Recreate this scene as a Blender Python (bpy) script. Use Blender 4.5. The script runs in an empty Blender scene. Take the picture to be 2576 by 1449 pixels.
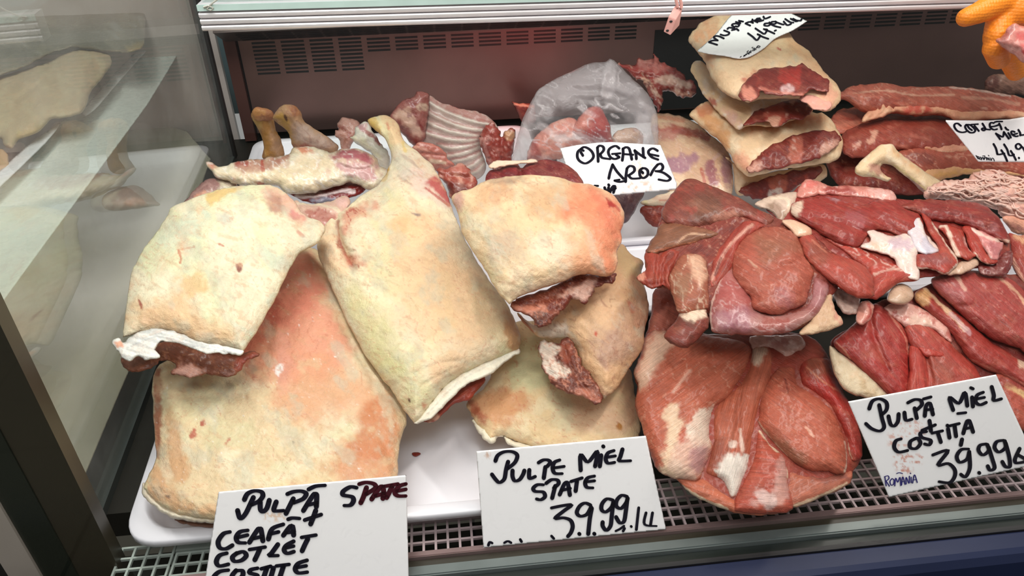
import bpy, bmesh, math, random
import numpy as np
from mathutils import Vector, Matrix

SC = bpy.context.scene
COL = SC.collection
W, HH, F = 2576, 1449, 1860.0

# ------------------------------------------------------------------ camera
CAM_Z = 0.45
_p, _y, _r = np.radians([32.85, 5.24, -1.41])
_cp, _sp, _cy, _sy = np.cos(_p), np.sin(_p), np.cos(_y), np.sin(_y)
FWD = np.array([_cp*_sy, _cp*_cy, -_sp])
_rt = np.array([_cy, -_sy, 0.0]); _up = np.cross(_rt, FWD)
RGT = _rt*np.cos(_r) + _up*np.sin(_r)
UPV = -_rt*np.sin(_r) + _up*np.cos(_r)
CAM = np.array([0.0, 0.0, CAM_Z])
cd = bpy.data.cameras.new('camera'); cam = bpy.data.objects.new('camera', cd); COL.objects.link(cam)
cd.sensor_width = 36.0; cd.lens = 36.0*F/W; cd.clip_start = 0.01
cam.matrix_world = Matrix(((RGT[0], UPV[0], -FWD[0], CAM[0]), (RGT[1], UPV[1], -FWD[1], CAM[1]),
                           (RGT[2], UPV[2], -FWD[2], CAM[2]), (0, 0, 0, 1)))
SC.camera = cam

# ------------------------------------------------------------------ world, lights, exposure
world = bpy.data.worlds.new('world'); SC.world = world; world.use_nodes = True
_bg = world.node_tree.nodes['Background']
_bg.inputs[0].default_value = (1.0, 0.99, 0.97, 1); _bg.inputs[1].default_value = 0.28

def area(name, loc, target, sx, sy, power, color):
    l = bpy.data.lights.new(name, 'AREA'); l.shape = 'RECTANGLE'; l.size = sx; l.size_y = sy
    l.energy = power; l.color = color
    o = bpy.data.objects.new(name, l); COL.objects.link(o); o.location = loc
    o.rotation_euler = (Vector(target)-Vector(loc)).to_track_quat('-Z', 'Y').to_euler()
    return o
# neutral tube over the left half of the counter, rosy meat tube over the right half
area('canopy_tube_light', (-0.22, 0.60, 0.92), (-0.12, 0.66, 0.0), 0.75, 0.06, 5.0, (1.0, 0.99, 0.95))
area('canopy_rose_tube_light', (0.62, 0.62, 0.92), (0.50, 0.72, 0.0), 0.85, 0.06, 5.7, (1.0, 0.92, 0.86))
area('aisle_ceiling_light', (0.15, -0.65, 1.9), (0.1, 0.7, 0.0), 1.2, 0.5, 18.5, (1.0, 0.985, 1.0))
_s = bpy.data.lights.new('red_meat_lamp', 'SPOT'); _s.energy = 2.2; _s.color = (1.0, 0.10, 0.10); _s.spot_size = 1.5; _s.spot_blend = 1.0; _s.shadow_soft_size = 0.0
_so = bpy.data.objects.new('red_meat_lamp', _s); COL.objects.link(_so); _so.location = (0.16, 1.0, 0.245); _so.rotation_euler = (Vector((0.10, 1.2, 0.13))-Vector((0.16, 1.0, 0.245))).to_track_quat('-Z', 'Y').to_euler()
SC.view_settings.view_transform = 'Standard'; SC.view_settings.look = 'None'
SC.view_settings.exposure = 0.0; SC.view_settings.gamma = 1.0; SC.view_settings.use_curve_mapping = False

# ------------------------------------------------------------------ photo rays to places in the shop
def rayd(px, py):
    px = np.asarray(px, float)[..., None]; py = np.asarray(py, float)[..., None]
    return FWD + RGT*(px-W/2)/F - UPV*(py-HH/2)/F
def at(px, py, z=0.0):
    d = rayd(px, py); return CAM + d*(z-CAM_Z)/d[2]
def aty(px, py, Y):
    d = rayd(px, py); return CAM + d*Y/d[1]

# ------------------------------------------------------------------ tagging
def tag(o, label=None, cat=None, group=None, kind=None):
    if label: o['label'] = label
    if cat: o['category'] = cat
    if group: o['group'] = group
    if kind: o['kind'] = kind
    return o
def empty(name, loc, label, cat, group=None):
    o = bpy.data.objects.new(name, None); COL.objects.link(o); o.location = loc; o.empty_display_size = 0.02
    return tag(o, label, cat, group)
def link(name, me, parent=None):
    o = bpy.data.objects.new(name, me); COL.objects.link(o)
    if parent is not None:
        o.parent = parent
        o.matrix_parent_inverse = Matrix.Translation(-Vector(parent.location))
    return o
def lin(c, a=None):
    c = np.asarray(c, float)/255.0
    r = np.where(c <= 0.04045, c/12.92, ((c+0.055)/1.055)**2.4)
    return r

# ------------------------------------------------------------------ materials
def newmat(name):
    m = bpy.data.materials.new(name); m.use_nodes = True
    nt = m.node_tree; return m, nt, nt.nodes['Principled BSDF']
def simple(name, col, rough=0.5, metal=0.0, noise=0.08, scale=40.0, bump=0.0, spec=0.5, coat=0.0):
    m, nt, b = newmat(name)
    c = lin(col)
    tc = nt.nodes.new('ShaderNodeTexCoord'); n = nt.nodes.new('ShaderNodeTexNoise')
    n.inputs['Scale'].default_value = scale; n.inputs['Detail'].default_value = 5
    nt.links.new(tc.outputs['Object'], n.inputs['Vector'])
    mx = nt.nodes.new('ShaderNodeMix'); mx.data_type = 'RGBA'
    mx.inputs[6].default_value = (*[max(0, v*(1-noise*2)) for v in c], 1); mx.inputs[7].default_value = (*[min(1, v*(1+noise*2)) for v in c], 1)
    nt.links.new(n.outputs['Fac'], mx.inputs[0]); nt.links.new(mx.outputs[2], b.inputs['Base Color'])
    b.inputs['Roughness'].default_value = rough; b.inputs['Metallic'].default_value = metal
    b.inputs['Specular IOR Level'].default_value = spec; b.inputs['Coat Weight'].default_value = coat
    if bump:
        bp = nt.nodes.new('ShaderNodeBump'); bp.inputs['Strength'].default_value = bump; bp.inputs['Distance'].default_value = 0.001
        nt.links.new(n.outputs['Fac'], bp.inputs['Height']); nt.links.new(bp.outputs[0], b.inputs['Normal'])
    return m

def meat_material(name, rough=0.42, coat=0.25, bump=0.35, sss=0.12, fine=0.10, fibre=0.0, mottle=0.0, mcol=(214, 150, 100), tint=None):
    """colour attribute (fat / muscle pattern) times fine grain, fibres along the Grain attribute, damp skin on top"""
    m, nt, b = newmat(name); N = nt.nodes; L = nt.links
    at_ = N.new('ShaderNodeAttribute'); at_.attribute_name = 'Col'
    tc = N.new('ShaderNodeTexCoord')
    n1 = N.new('ShaderNodeTexNoise'); n1.inputs['Scale'].default_value = 420; n1.inputs['Detail'].default_value = 6; n1.inputs['Roughness'].default_value = 0.65
    n2 = N.new('ShaderNodeTexNoise'); n2.inputs['Scale'].default_value = 95; n2.inputs['Detail'].default_value = 5; n2.inputs['Distortion'].default_value = 0.8
    for n in (n1, n2): L.new(tc.outputs['Object'], n.inputs['Vector'])
    def math_(op, a, b_=None):
        q = N.new('ShaderNodeMath'); q.operation = op
        for i, v in enumerate((a, b_)):
            if v is None: continue
            if isinstance(v, (int, float)): q.inputs[i].default_value = v
            else: L.new(v, q.inputs[i])
        return q.outputs[0]
    height = math_('ADD', n1.outputs['Fac'], n2.outputs['Fac'])
    mr = N.new('ShaderNodeMapRange'); mr.inputs[1].default_value = 0.6; mr.inputs[2].default_value = 1.4
    mr.inputs[3].default_value = 1-fine; mr.inputs[4].default_value = 1+fine
    L.new(height, mr.inputs[0]); gain = mr.outputs[0]
    if fibre:
        ga = N.new('ShaderNodeAttribute'); ga.attribute_name = 'Grain'
        nf = N.new('ShaderNodeTexNoise'); nf.inputs['Scale'].default_value = 1.0; nf.inputs['Detail'].default_value = 4; nf.inputs['Roughness'].default_value = 0.6; nf.inputs['Distortion'].default_value = 0.35
        L.new(ga.outputs['Vector'], nf.inputs['Vector'])
        mf = N.new('ShaderNodeMapRange'); mf.inputs[1].default_value = 0.3; mf.inputs[2].default_value = 0.7; mf.inputs[3].default_value = 1-fibre; mf.inputs[4].default_value = 1+fibre
        L.new(nf.outputs['Fac'], mf.inputs[0]); gain = math_('MULTIPLY', gain, mf.outputs[0])
        height = math_('ADD', height, math_('MULTIPLY', nf.outputs['Fac'], 0.9))
    base = at_.outputs['Color']
    if mottle:
        n3 = N.new('ShaderNodeTexNoise'); n3.inputs['Scale'].default_value = 46; n3.inputs['Detail'].default_value = 8; n3.inputs['Roughness'].default_value = 0.62; n3.inputs['Distortion'].default_value = 1.4
        L.new(tc.outputs['Object'], n3.inputs['Vector'])
        m3 = N.new('ShaderNodeMapRange'); m3.inputs[1].default_value = 0.50; m3.inputs[2].default_value = 0.72; m3.inputs[3].default_value = 0; m3.inputs[4].default_value = mottle
        L.new(n3.outputs['Fac'], m3.inputs[0])
        mx = N.new('ShaderNodeMix'); mx.data_type = 'RGBA'; L.new(m3.outputs[0], mx.inputs[0]); L.new(base, mx.inputs[6]); mx.inputs[7].default_value = (*lin(mcol), 1)
        n4 = N.new('ShaderNodeTexNoise'); n4.inputs['Scale'].default_value = 60; n4.inputs['Detail'].default_value = 3; n4.inputs['Distortion'].default_value = 2.0
        L.new(tc.outputs['Object'], n4.inputs['Vector'])
        cr = math_('ABSOLUTE', math_('SUBTRACT', n4.outputs['Fac'], 0.5))          # thin creases in the skin
        mc = N.new('ShaderNodeMapRange'); mc.inputs[1].default_value = 0.0; mc.inputs[2].default_value = 0.035; mc.inputs[3].default_value = -0.20; mc.inputs[4].default_value = 0.0
        L.new(cr, mc.inputs[0]); height = math_('ADD', height, mc.outputs[0])
        base = mx.outputs[2]
    ml = N.new('ShaderNodeVectorMath'); ml.operation = 'SCALE'
    L.new(base, ml.inputs[0]); L.new(gain, ml.inputs['Scale']); tv = N.new('ShaderNodeVectorMath'); tv.operation = 'MULTIPLY'; L.new(ml.outputs[0], tv.inputs[0]); tv.inputs[1].default_value = tint or (1, 1, 1); L.new(tv.outputs[0], b.inputs['Base Color'])
    rr = N.new('ShaderNodeMapRange'); rr.inputs[1].default_value = 0.35; rr.inputs[2].default_value = 0.65
    rr.inputs[3].default_value = rough-0.12; rr.inputs[4].default_value = rough+0.14
    L.new(n2.outputs['Fac'], rr.inputs[0]); L.new(rr.outputs[0], b.inputs['Roughness'])
    bp = N.new('ShaderNodeBump'); bp.inputs['Strength'].default_value = bump; bp.inputs['Distance'].default_value = 0.0016
    L.new(height, bp.inputs['Height']); L.new(bp.outputs[0], b.inputs['Normal'])
    b.inputs['Coat Weight'].default_value = coat; b.inputs['Coat Roughness'].default_value = 0.22
    b.inputs['Subsurface Weight'].default_value = sss; b.inputs['Subsurface Radius'].default_value = (1.0, 0.35, 0.2); b.inputs['Subsurface Scale'].default_value = 0.004
    b.inputs['Specular IOR Level'].default_value = 0.35
    return m
M_FAT = meat_material('lamb_fat', 0.50, 0.12, 0.50, 0.08, 0.09, 0, 0.30, (224, 172, 132))
M_MUS = meat_material('lamb_muscle', 0.42, 0.22, 0.42, 0.05, 0.14, 0.22, 0.26, (200, 136, 112), (0.94, 0.90, 0.82))
M_WET = meat_material('wet_membrane', 0.26, 0.5, 0.30, 0.08, 0.08, 0.08, 0.25, (226, 190, 176))
M_CARD = simple('white_card', (246, 243, 244), 0.35, 0, 0.01, 30)
M_INK = simple('black_marker_ink', (20, 18, 32), 0.6, 0, 0.2, 200, spec=0.08)
M_INKRED = simple('smeared_marker_ink', (62, 14, 26), 0.6, 0, 0.3, 200, spec=0.08)
M_STAIN = simple('dried_meat_stain', (214, 150, 132), 0.5, 0, 0.3, 300)
M_TRAY = simple('white_plastic', (232, 230, 236), 0.30, 0, 0.02, 20)
M_STEEL = simple('brushed_steel', (190, 178, 178), 0.38, 0.75, 0.10, 60)
M_ALU = simple('aluminium_profile', (238, 234, 236), 0.34, 0.45, 0.04, 60)
M_DARK = simple('dark_metal', (62, 50, 46), 0.42, 0.35, 0.12, 25)
M_BLACK = simple('black_gap', (9, 9, 9), 0.6, 0, 0.1)
M_RUBBER = simple('black_rubber_gasket', (24, 22, 22), 0.5, 0, 0.1)
M_OLIVE = simple('olive_reflection_panel', (50, 45, 33), 0.36, 0.0, 0.12, 12, spec=0.6)  # floor reflection in the front glass, put in as an even olive colour
M_GREEN = simple('dark_green_panel', (27, 33, 25), 0.3, 0.0, 0.15, 12, spec=0.6)
M_GREYR = simple('grey_rail', (116, 124, 122), 0.35, 0.4, 0.08, 40)
M_CREAM = simple('pale_painted_metal', (196, 184, 172), 0.35, 0.3, 0.06, 20)
M_NAVY = simple('navy_painted_metal', (20, 32, 66), 0.46, 0.1, 0.12, 20, coat=0.0)

def glass_material(name, tint=(1, 1, 1), haze=0.0, rough=0.0, strength=1.0, ior=1.5):
    m = bpy.data.materials.new(name); m.use_nodes = True; nt = m.node_tree; nt.nodes.clear(); N = nt.nodes; L = nt.links
    out = N.new('ShaderNodeOutputMaterial'); tr = N.new('ShaderNodeBsdfTransparent'); tr.inputs[0].default_value = (*tint, 1)
    gl = N.new('ShaderNodeBsdfGlossy'); gl.inputs['Roughness'].default_value = rough; gl.inputs[0].default_value = (strength, strength, strength, 1)
    fr = N.new('ShaderNodeFresnel'); ge_ = N.new('ShaderNodeNewGeometry'); io = N.new('ShaderNodeMapRange'); io.inputs[3].default_value = ior; io.inputs[4].default_value = 1/ior; L.new(ge_.outputs['Backfacing'], io.inputs[0]); L.new(io.outputs[0], fr.inputs[0])
    mx = N.new('ShaderNodeMixShader'); L.new(fr.outputs[0], mx.inputs[0]); L.new(tr.outputs[0], mx.inputs[1]); L.new(gl.outputs[0], mx.inputs[2])
    last = mx
    if haze:
        df = N.new('ShaderNodeBsdfDiffuse'); df.inputs[0].default_value = (0.8, 0.82, 0.8, 1)
        tc = N.new('ShaderNodeTexCoord'); n = N.new('ShaderNodeTexNoise'); n.inputs['Scale'].default_value = 14; n.inputs['Detail'].default_value = 6; n.inputs['Distortion'].default_value = 1.5
        L.new(tc.outputs['Object'], n.inputs['Vector'])
        mr = N.new('ShaderNodeMapRange'); mr.inputs[1].default_value = 0.3; mr.inputs[2].default_value = 0.75; mr.inputs[3].default_value = haze*0.5; mr.inputs[4].default_value = haze*1.6
        L.new(n.outputs['Fac'], mr.inputs[0])
        m2 = N.new('ShaderNodeMixShader'); L.new(mr.outputs[0], m2.inputs[0]); L.new(mx.outputs[0], m2.inputs[1]); L.new(df.outputs[0], m2.inputs[2]); last = m2
    L.new(last.outputs[0], out.inputs[0]); return m
M_GLASS = glass_material('smeared_glass', (0.95, 0.97, 0.94), 0.085, ior=1.6)
M_CLEAR = glass_material('clear_front_glass', (0.99, 0.998, 0.99), 0.0, ior=1.22)
M_SHELF = glass_material('green_shelf_glass', (0.93, 0.97, 0.955), 0.05)

# ------------------------------------------------------------------ plain solids
def boxmesh(name, boxes, mat, parent=None, bevel=0.0, rot=None):
    bm = bmesh.new()
    for (x0, x1, y0, y1, z0, z1) in boxes:
        vs = [bm.verts.new((x, y, z)) for x in (x0, x1) for y in (y0, y1) for z in (z0, z1)]
        for f in ((0, 1, 3, 2), (4, 6, 7, 5), (0, 4, 5, 1), (2, 3, 7, 6), (0, 2, 6, 4), (1, 5, 7, 3)):
            bm.faces.new([vs[i] for i in f])
    if bevel:
        bmesh.ops.bevel(bm, geom=bm.edges[:], offset=bevel, segments=2, affect='EDGES')
    bmesh.ops.recalc_face_normals(bm, faces=bm.faces)
    me = bpy.data.meshes.new(name); bm.to_mesh(me); bm.free(); me.materials.append(mat)
    return link(name, me, parent)
def extrude_x(name, prof, x0, x1, mat, parent=None, closed=True):
    """a profile in (y, z) drawn along x"""
    bm = bmesh.new()
    a = [bm.verts.new((x0, y, z)) for y, z in prof]; b = [bm.verts.new((x1, y, z)) for y, z in prof]
    n = len(prof)
    for i in range(n if closed else n-1):
        j = (i+1) % n; bm.faces.new((a[i], a[j], b[j], b[i]))
    if closed:
        bm.faces.new(a[::-1]); bm.faces.new(b)
    bmesh.ops.recalc_face_normals(bm, faces=bm.faces)
    me = bpy.data.meshes.new(name); bm.to_mesh(me); bm.free(); me.materials.append(mat)
    return link(name, me, parent)
# ------------------------------------------------------------------ soft pieces: outline + relief + fat/muscle pattern
_rng = np.random.RandomState(7)
_LAT = _rng.rand(64, 256, 256).astype(np.float32)
def vnoise(x, y, k):
    xi = np.floor(x).astype(int); yi = np.floor(y).astype(int); fx = x-xi; fy = y-yi
    fx = fx*fx*(3-2*fx); fy = fy*fy*(3-2*fy); T = _LAT[k % 64]
    a = T[yi & 255, xi & 255]; b = T[yi & 255, (xi+1) & 255]; c = T[(yi+1) & 255, xi & 255]; d = T[(yi+1) & 255, (xi+1) & 255]
    return (a*(1-fx)+b*fx)*(1-fy) + (c*(1-fx)+d*fx)*fy
def fbm(x, y, scale, seed, octv=4, ang=0.0, aniso=1.0):
    """0..1 noise; ang in degrees is the direction (image sense) along which it is stretched by aniso"""
    a = math.radians(ang); u = (x*math.cos(a)+y*math.sin(a))/(scale*aniso); v = (-x*math.sin(a)+y*math.cos(a))/scale
    s = 0; t = 0; w = 1.0
    for o in range(octv):
        s = s + w*vnoise(u*2**o+17.3*o+seed*3.7, v*2**o+9.1*o+seed*1.9, seed+o); t += w; w *= 0.55
    return s/t
def spline(pts, closed=True, sub=6, tens=0.5):
    P = np.asarray([p[:2] for p in pts], float); n = len(P); out = []
    rng = range(n) if closed else range(n-1)
    hard = [len(p) > 2 for p in pts]
    for i in rng:
        p1 = P[i]; p2 = P[(i+1) % n]
        p0 = P[i-1] if (closed or i > 0) else p1; p3 = P[(i+2) % n] if (closed or i+2 < n) else p2
        m1 = (p2-p0)*0.5 if not hard[i] else (p2-p1)*0.5
        m2 = (p3-p1)*0.5 if not hard[(i+1) % n] else (p2-p1)*0.5
        L = np.linalg.norm(p2-p1)+1e-9
        for m in (m1, m2):
            l = np.linalg.norm(m)
            if l > L: m *= L/l
        for k in range(sub):
            t = k/sub; t2 = t*t; t3 = t2*t
            out.append((2*t3-3*t2+1)*p1+(t3-2*t2+t)*m1+(-2*t3+3*t2)*p2+(t3-t2)*m2)
    if not closed: out.append(P[-1])
    return np.array(out)
def seg_dist(X, Y, poly, closed=True, want_pt=False):
    A = poly; B = np.roll(poly, -1, 0) if closed else poly[1:]
    if not closed: A = poly[:-1]
    best = np.full(X.shape, 1e18); bx = np.zeros(X.shape); by = np.zeros(X.shape)
    for (ax, ay), (cx, cy) in zip(A, B):
        dx, dy = cx-ax, cy-ay; L = dx*dx+dy*dy+1e-9
        t = np.clip(((X-ax)*dx+(Y-ay)*dy)/L, 0, 1); qx = ax+t*dx; qy = ay+t*dy
        d = (X-qx)**2+(Y-qy)**2
        if want_pt:
            m = d < best; bx[m] = qx[m]; by[m] = qy[m]
        best = np.minimum(best, d)
    return (np.sqrt(best), bx, by) if want_pt else np.sqrt(best)
def inside(X, Y, poly):
    r = np.zeros(X.shape, bool); n = len(poly); j = n-1
    for i in range(n):
        xi, yi = poly[i]; xj, yj = poly[j]
        if yi != yj:
            r ^= ((yi > Y) != (yj > Y)) & (X < (xj-xi)*(Y-yi)/(yj-yi)+xi)
        j = i
    return r
def sstep(a, b, x):
    t = np.clip((x-a)/(b-a+1e-9), 0, 1); return t*t*(3-2*t)
def dome(t):
    t = np.clip(t, 0, 1); return np.sqrt(np.maximum(0, 1-(1-t)**2))
def poisson(mask, it=260):
    k = 4; ny, nx = mask.shape; my, mx = -(-ny//k)+2, -(-nx//k)+2
    m = np.zeros((my*k, mx*k), bool); m[k:k+ny, k:k+nx] = mask
    c = m.reshape(my, k, mx, k).mean((1, 3)) > 0.5
    u = np.zeros(c.shape)
    for _ in range(it):
        u[1:-1, 1:-1] = 0.25*(u[:-2, 1:-1]+u[2:, 1:-1]+u[1:-1, :-2]+u[1:-1, 2:]+1.0)
        u *= c
    u = np.sqrt(u); u /= max(u.max(), 1e-9)
    for _ in range(2):
        u[1:-1, 1:-1] = (u[1:-1, 1:-1]*2+u[:-2, 1:-1]+u[2:, 1:-1]+u[1:-1, :-2]+u[1:-1, 2:])/6
    yy = (np.arange(ny)+k)/k-0.5+0.5/k; xx = (np.arange(nx)+k)/k-0.5+0.5/k
    y0 = np.clip(np.floor(yy).astype(int), 0, my-2); x0 = np.clip(np.floor(xx).astype(int), 0, mx-2)
    fy = (yy-y0)[:, None]; fx = (xx-x0)[None]
    return (u[y0][:, x0]*(1-fx)+u[y0][:, x0+1]*fx)*(1-fy)+(u[y0+1][:, x0]*(1-fx)+u[y0+1][:, x0+1]*fx)*fy
_seed = [11]
def plane_of(anchors):
    P = [at(*a) for a in anchors]
    if len(P) == 2:
        n = np.cross(np.array([1.0, 0, 0]), P[1]-P[0])
    else:
        n = np.cross(P[1]-P[0], P[2]-P[0])
    n /= np.linalg.norm(n)
    if n @ (CAM-P[0]) < 0: n = -n
    return P[0], n
def on_plane(px, py, pl, lift=0.0):
    P0, n = pl; d = rayd(px, py)
    t = ((P0-CAM) @ n)/(d @ n)
    return CAM + d*t[..., None] + n*lift

FAT_DETAIL = [('N', 1.1, 7), ('N', 1.6, 13, 35, 3.0), ('F', (208, 164, 126), 13, 0.60, 0.40, 25, 2.0), ('V', (206, 160, 130), 34, 0.010, 0.45, 20, 1.6), ('F', (196, 192, 170), 40, 0.58, 0.45, 60, 1.5), ('F', (176, 70, 54), 5, 0.80, 0.55)]
def piece(name, parent, outline, anchors, T, col, ops=(), R=40, Tb=None, step=3.0, mat=None, mix=0.5, rag=2.0, ragscale=14, sub=6, flat=False, seed=None, lift=0.0, pl=None):
    """a soft solid: T, Tb = swell toward the front and the back (in photo px at its distance), R = roundness of its edge"""
    if seed is None:
        _seed[0] += 3; seed = _seed[0]
    if name == 'fat_cover' and T > 50: ops = list(ops)+FAT_DETAIL
    pl = pl or plane_of(anchors)
    out = spline(outline, True, sub)
    if rag:
        nn = np.roll(out, -1, 0)-np.roll(out, 1, 0); nn = np.stack([nn[:, 1], -nn[:, 0]], 1); nn /= np.linalg.norm(nn, axis=1)[:, None]+1e-9
        k = (fbm(out[:, 0], out[:, 1], ragscale, seed, 3)-0.5)*2*rag*2
        out = out+nn*k[:, None]
    x0, y0 = out.min(0)-2*step; x1, y1 = out.max(0)+2*step
    xs = np.arange(x0, x1+step, step); ys = np.arange(y0, y1+step, step)
    X, Y = np.meshgrid(xs, ys)
    ins = inside(X, Y, out)
    d, bx, by = seg_dist(X, Y, out, True, True)
    ins &= d > 0.35*step
    cell = ins[:-1, :-1] | ins[1:, :-1] | ins[:-1, 1:] | ins[1:, 1:]
    used = np.zeros(ins.shape, bool)
    used[:-1, :-1] |= cell; used[1:, :-1] |= cell; used[:-1, 1:] |= cell; used[1:, 1:] |= cell
    rim = used & ~ins
    X = np.where(rim, bx, X); Y = np.where(rim, by, Y); D = np.where(rim, 0, d)
    E = dome(D/R)
    f = E if flat else E*(mix+(1-mix)*poisson(ins))
    Hf = T*f
    Tb = T*0.5 if Tb is None else Tb
    Hb = Tb*E
    C = np.empty(X.shape+(3,)); C[:] = lin(col)
    ga = math.radians(next((q[1] for q in ops if q[0] == 'G'), 30.0)); gu = (X*math.cos(ga)+Y*math.sin(ga))/46.0; gv = (-X*math.sin(ga)+Y*math.cos(ga))/2.6
    GR = np.stack([gu, gv, np.full(X.shape, seed*7.3)], -1)
    def nz(sc, sd, an=0, asx=1.0, o=4): return fbm(X, Y, sc, seed+sd, o, an, asx)
    edge = sstep(0, 8, D)
    for i, op in enumerate(ops):
        k = op[0]
        if k == 'L':                                   # raised lobe
            pg = spline(op[1], True, 5); m = inside(X, Y, pg); dd = seg_dist(X, Y, pg)*m
            Hf = Hf+op[2]*dome(dd/op[3])*m*edge
        elif k == 'C':                                 # crease (depth > 0) or ridge (depth < 0)
            pg = spline(op[1], False, 5); dd = seg_dist(X, Y, pg, False)+(nz(18, i+40)-0.5)*op[3]*0.8
            Hf = Hf-op[2]*np.exp(-(dd/op[3])**2)*edge
        elif k == 'N':                                 # uneven surface
            an = op[3] if len(op) > 3 else 0; asx = op[4] if len(op) > 4 else 1.0
            Hf = Hf+(nz(op[2], i+60, an, asx, 4)-0.5)*2*op[1]*edge
        elif k == 'P':                                 # patch: poly, colour, softness, alpha, ragged edge
            pg = spline(op[1], True, 5); m = inside(X, Y, pg); dd = np.where(m, 1, -1)*seg_dist(X, Y, pg)
            so = op[3]; al = op[4] if len(op) > 4 else 1.0; rg = op[5] if len(op) > 5 else so
            dd = dd+(nz(max(8, rg*1.6), i+80)-0.5)*2*rg*1.6
            a = (sstep(-so, so, dd)*al)[..., None]; C = C*(1-a)+lin(op[2])*a
        elif k == 'S':                                 # stroke: pts, colour, width, alpha
            pg = spline(op[1], False, 5); dd = seg_dist(X, Y, pg, False)+(nz(12, i+90)-0.5)*2*op[3]*0.7
            a = ((1-sstep(op[3]*0.45, op[3]*1.1, dd))*(op[4] if len(op) > 4 else 1.0))[..., None]; C = C*(1-a)+lin(op[2])*a
        elif k == 'F':                                 # scattered noise: colour, scale, threshold, alpha, angle, stretch, within-poly
            an = op[5] if len(op) > 5 else 0; asx = op[6] if len(op) > 6 else 1.0
            a = sstep(op[3], op[3]+0.16, nz(op[2], i+120, an, asx, 5))*op[4]
            if len(op) > 7 and op[7]:
                pg = spline(op[7], True, 5); m = inside(X, Y, pg); a = a*sstep(-6, 10, np.where(m, 1, -1)*seg_dist(X, Y, pg))
            C = C*(1-a[..., None])+lin(op[1])*a[..., None]
        elif k == 'V':                                 # fine veins: colour, scale, width, alpha, angle, stretch, within-poly
            an = op[5] if len(op) > 5 else 0; asx = op[6] if len(op) > 6 else 1.0
            q = np.abs(nz(op[2], i+150, an, asx, 3)-0.5)
            a = (1-sstep(0, op[3], q))*op[4]
            if len(op) > 7 and op[7]:
                pg = spline(op[7], True, 5); m = inside(X, Y, pg); a = a*sstep(-6, 10, np.where(m, 1, -1)*seg_dist(X, Y, pg))
            C = C*(1-a[..., None])+lin(op[1])*a[..., None]
        elif k == 'G':                                 # muscle grain: angle, strength, height, poly
            g = nz(5, i+170, op[1], 9.0, 3)-0.5
            w = 1.0
            if len(op) > 4 and op[4]:
                pg = spline(op[4], True, 5); m = inside(X, Y, pg); w = sstep(-4, 8, np.where(m, 1, -1)*seg_dist(X, Y, pg))
            C = np.clip(C*(1+(g*2*op[2]*w)[..., None]), 0, 1); Hf = Hf+g*2*op[3]*edge*w
    Hf = np.where(rim, 0, np.maximum(Hf, -0.8*Hb))
    # to the shop
    P = on_plane(X, Y, pl)
    cen = P[ins].mean(0); dv = CAM-cen; dist = np.linalg.norm(dv); dv /= dist; sc = dist/F
    P = P+dv*(lift*sc); Pf = P+dv*(Hf*sc)[..., None]; Pb = P-dv*(Hb*sc)[..., None]
    nf = used.sum(); nb = ins.sum()
    idx = np.full(X.shape, -1); idx[used] = np.arange(nf)
    idb = idx.copy(); idb[ins] = nf+np.arange(nb)
    V = np.concatenate([Pf[used], Pb[ins]]); Cc = np.concatenate([C[used], C[ins]])
    a, b, c, e = idx[:-1, :-1][cell], idx[:-1, 1:][cell], idx[1:, 1:][cell], idx[1:, :-1][cell]
    Q1 = np.stack([a, e, c, b], 1)
    a, b, c, e = idb[:-1, :-1][cell], idb[:-1, 1:][cell], idb[1:, 1:][cell], idb[1:, :-1][cell]
    Q2 = np.stack([a, b, c, e], 1)
    Q = np.concatenate([Q1, Q2])
    o = rawmesh(name, V, Q, mat or M_FAT, parent, Cc)
    gr = o.data.attributes.new('Grain', 'FLOAT_VECTOR', 'POINT'); gr.data.foreach_set('vector', np.concatenate([GR[used], GR[ins]]).astype(np.float32).ravel())
    return o
def rawmesh(name, V, Q, mat, parent=None, C=None, smooth=True):
    me = bpy.data.meshes.new(name); n = len(V); k = Q.shape[1]
    me.vertices.add(n); me.vertices.foreach_set('co', np.ascontiguousarray(V, np.float32).ravel())
    me.loops.add(Q.size); me.loops.foreach_set('vertex_index', np.ascontiguousarray(Q, np.int32).ravel())
    me.polygons.add(len(Q)); me.polygons.foreach_set('loop_start', np.arange(0, Q.size, k, dtype=np.int32))
    me.polygons.foreach_set('use_smooth', np.full(len(Q), smooth))
    me.update(calc_edges=True); me.validate()
    if C is not None:
        ca = me.color_attributes.new('Col', 'FLOAT_COLOR', 'POINT')
        cc = np.ones((n, 4), np.float32); cc[:, :3] = C[:, :3]
        if C.shape[1] > 3: cc[:, 3] = C[:, 3]
        ca.data.foreach_set('color', cc.ravel())
    me.materials.append(mat)
    return link(name, me, parent)

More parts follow.
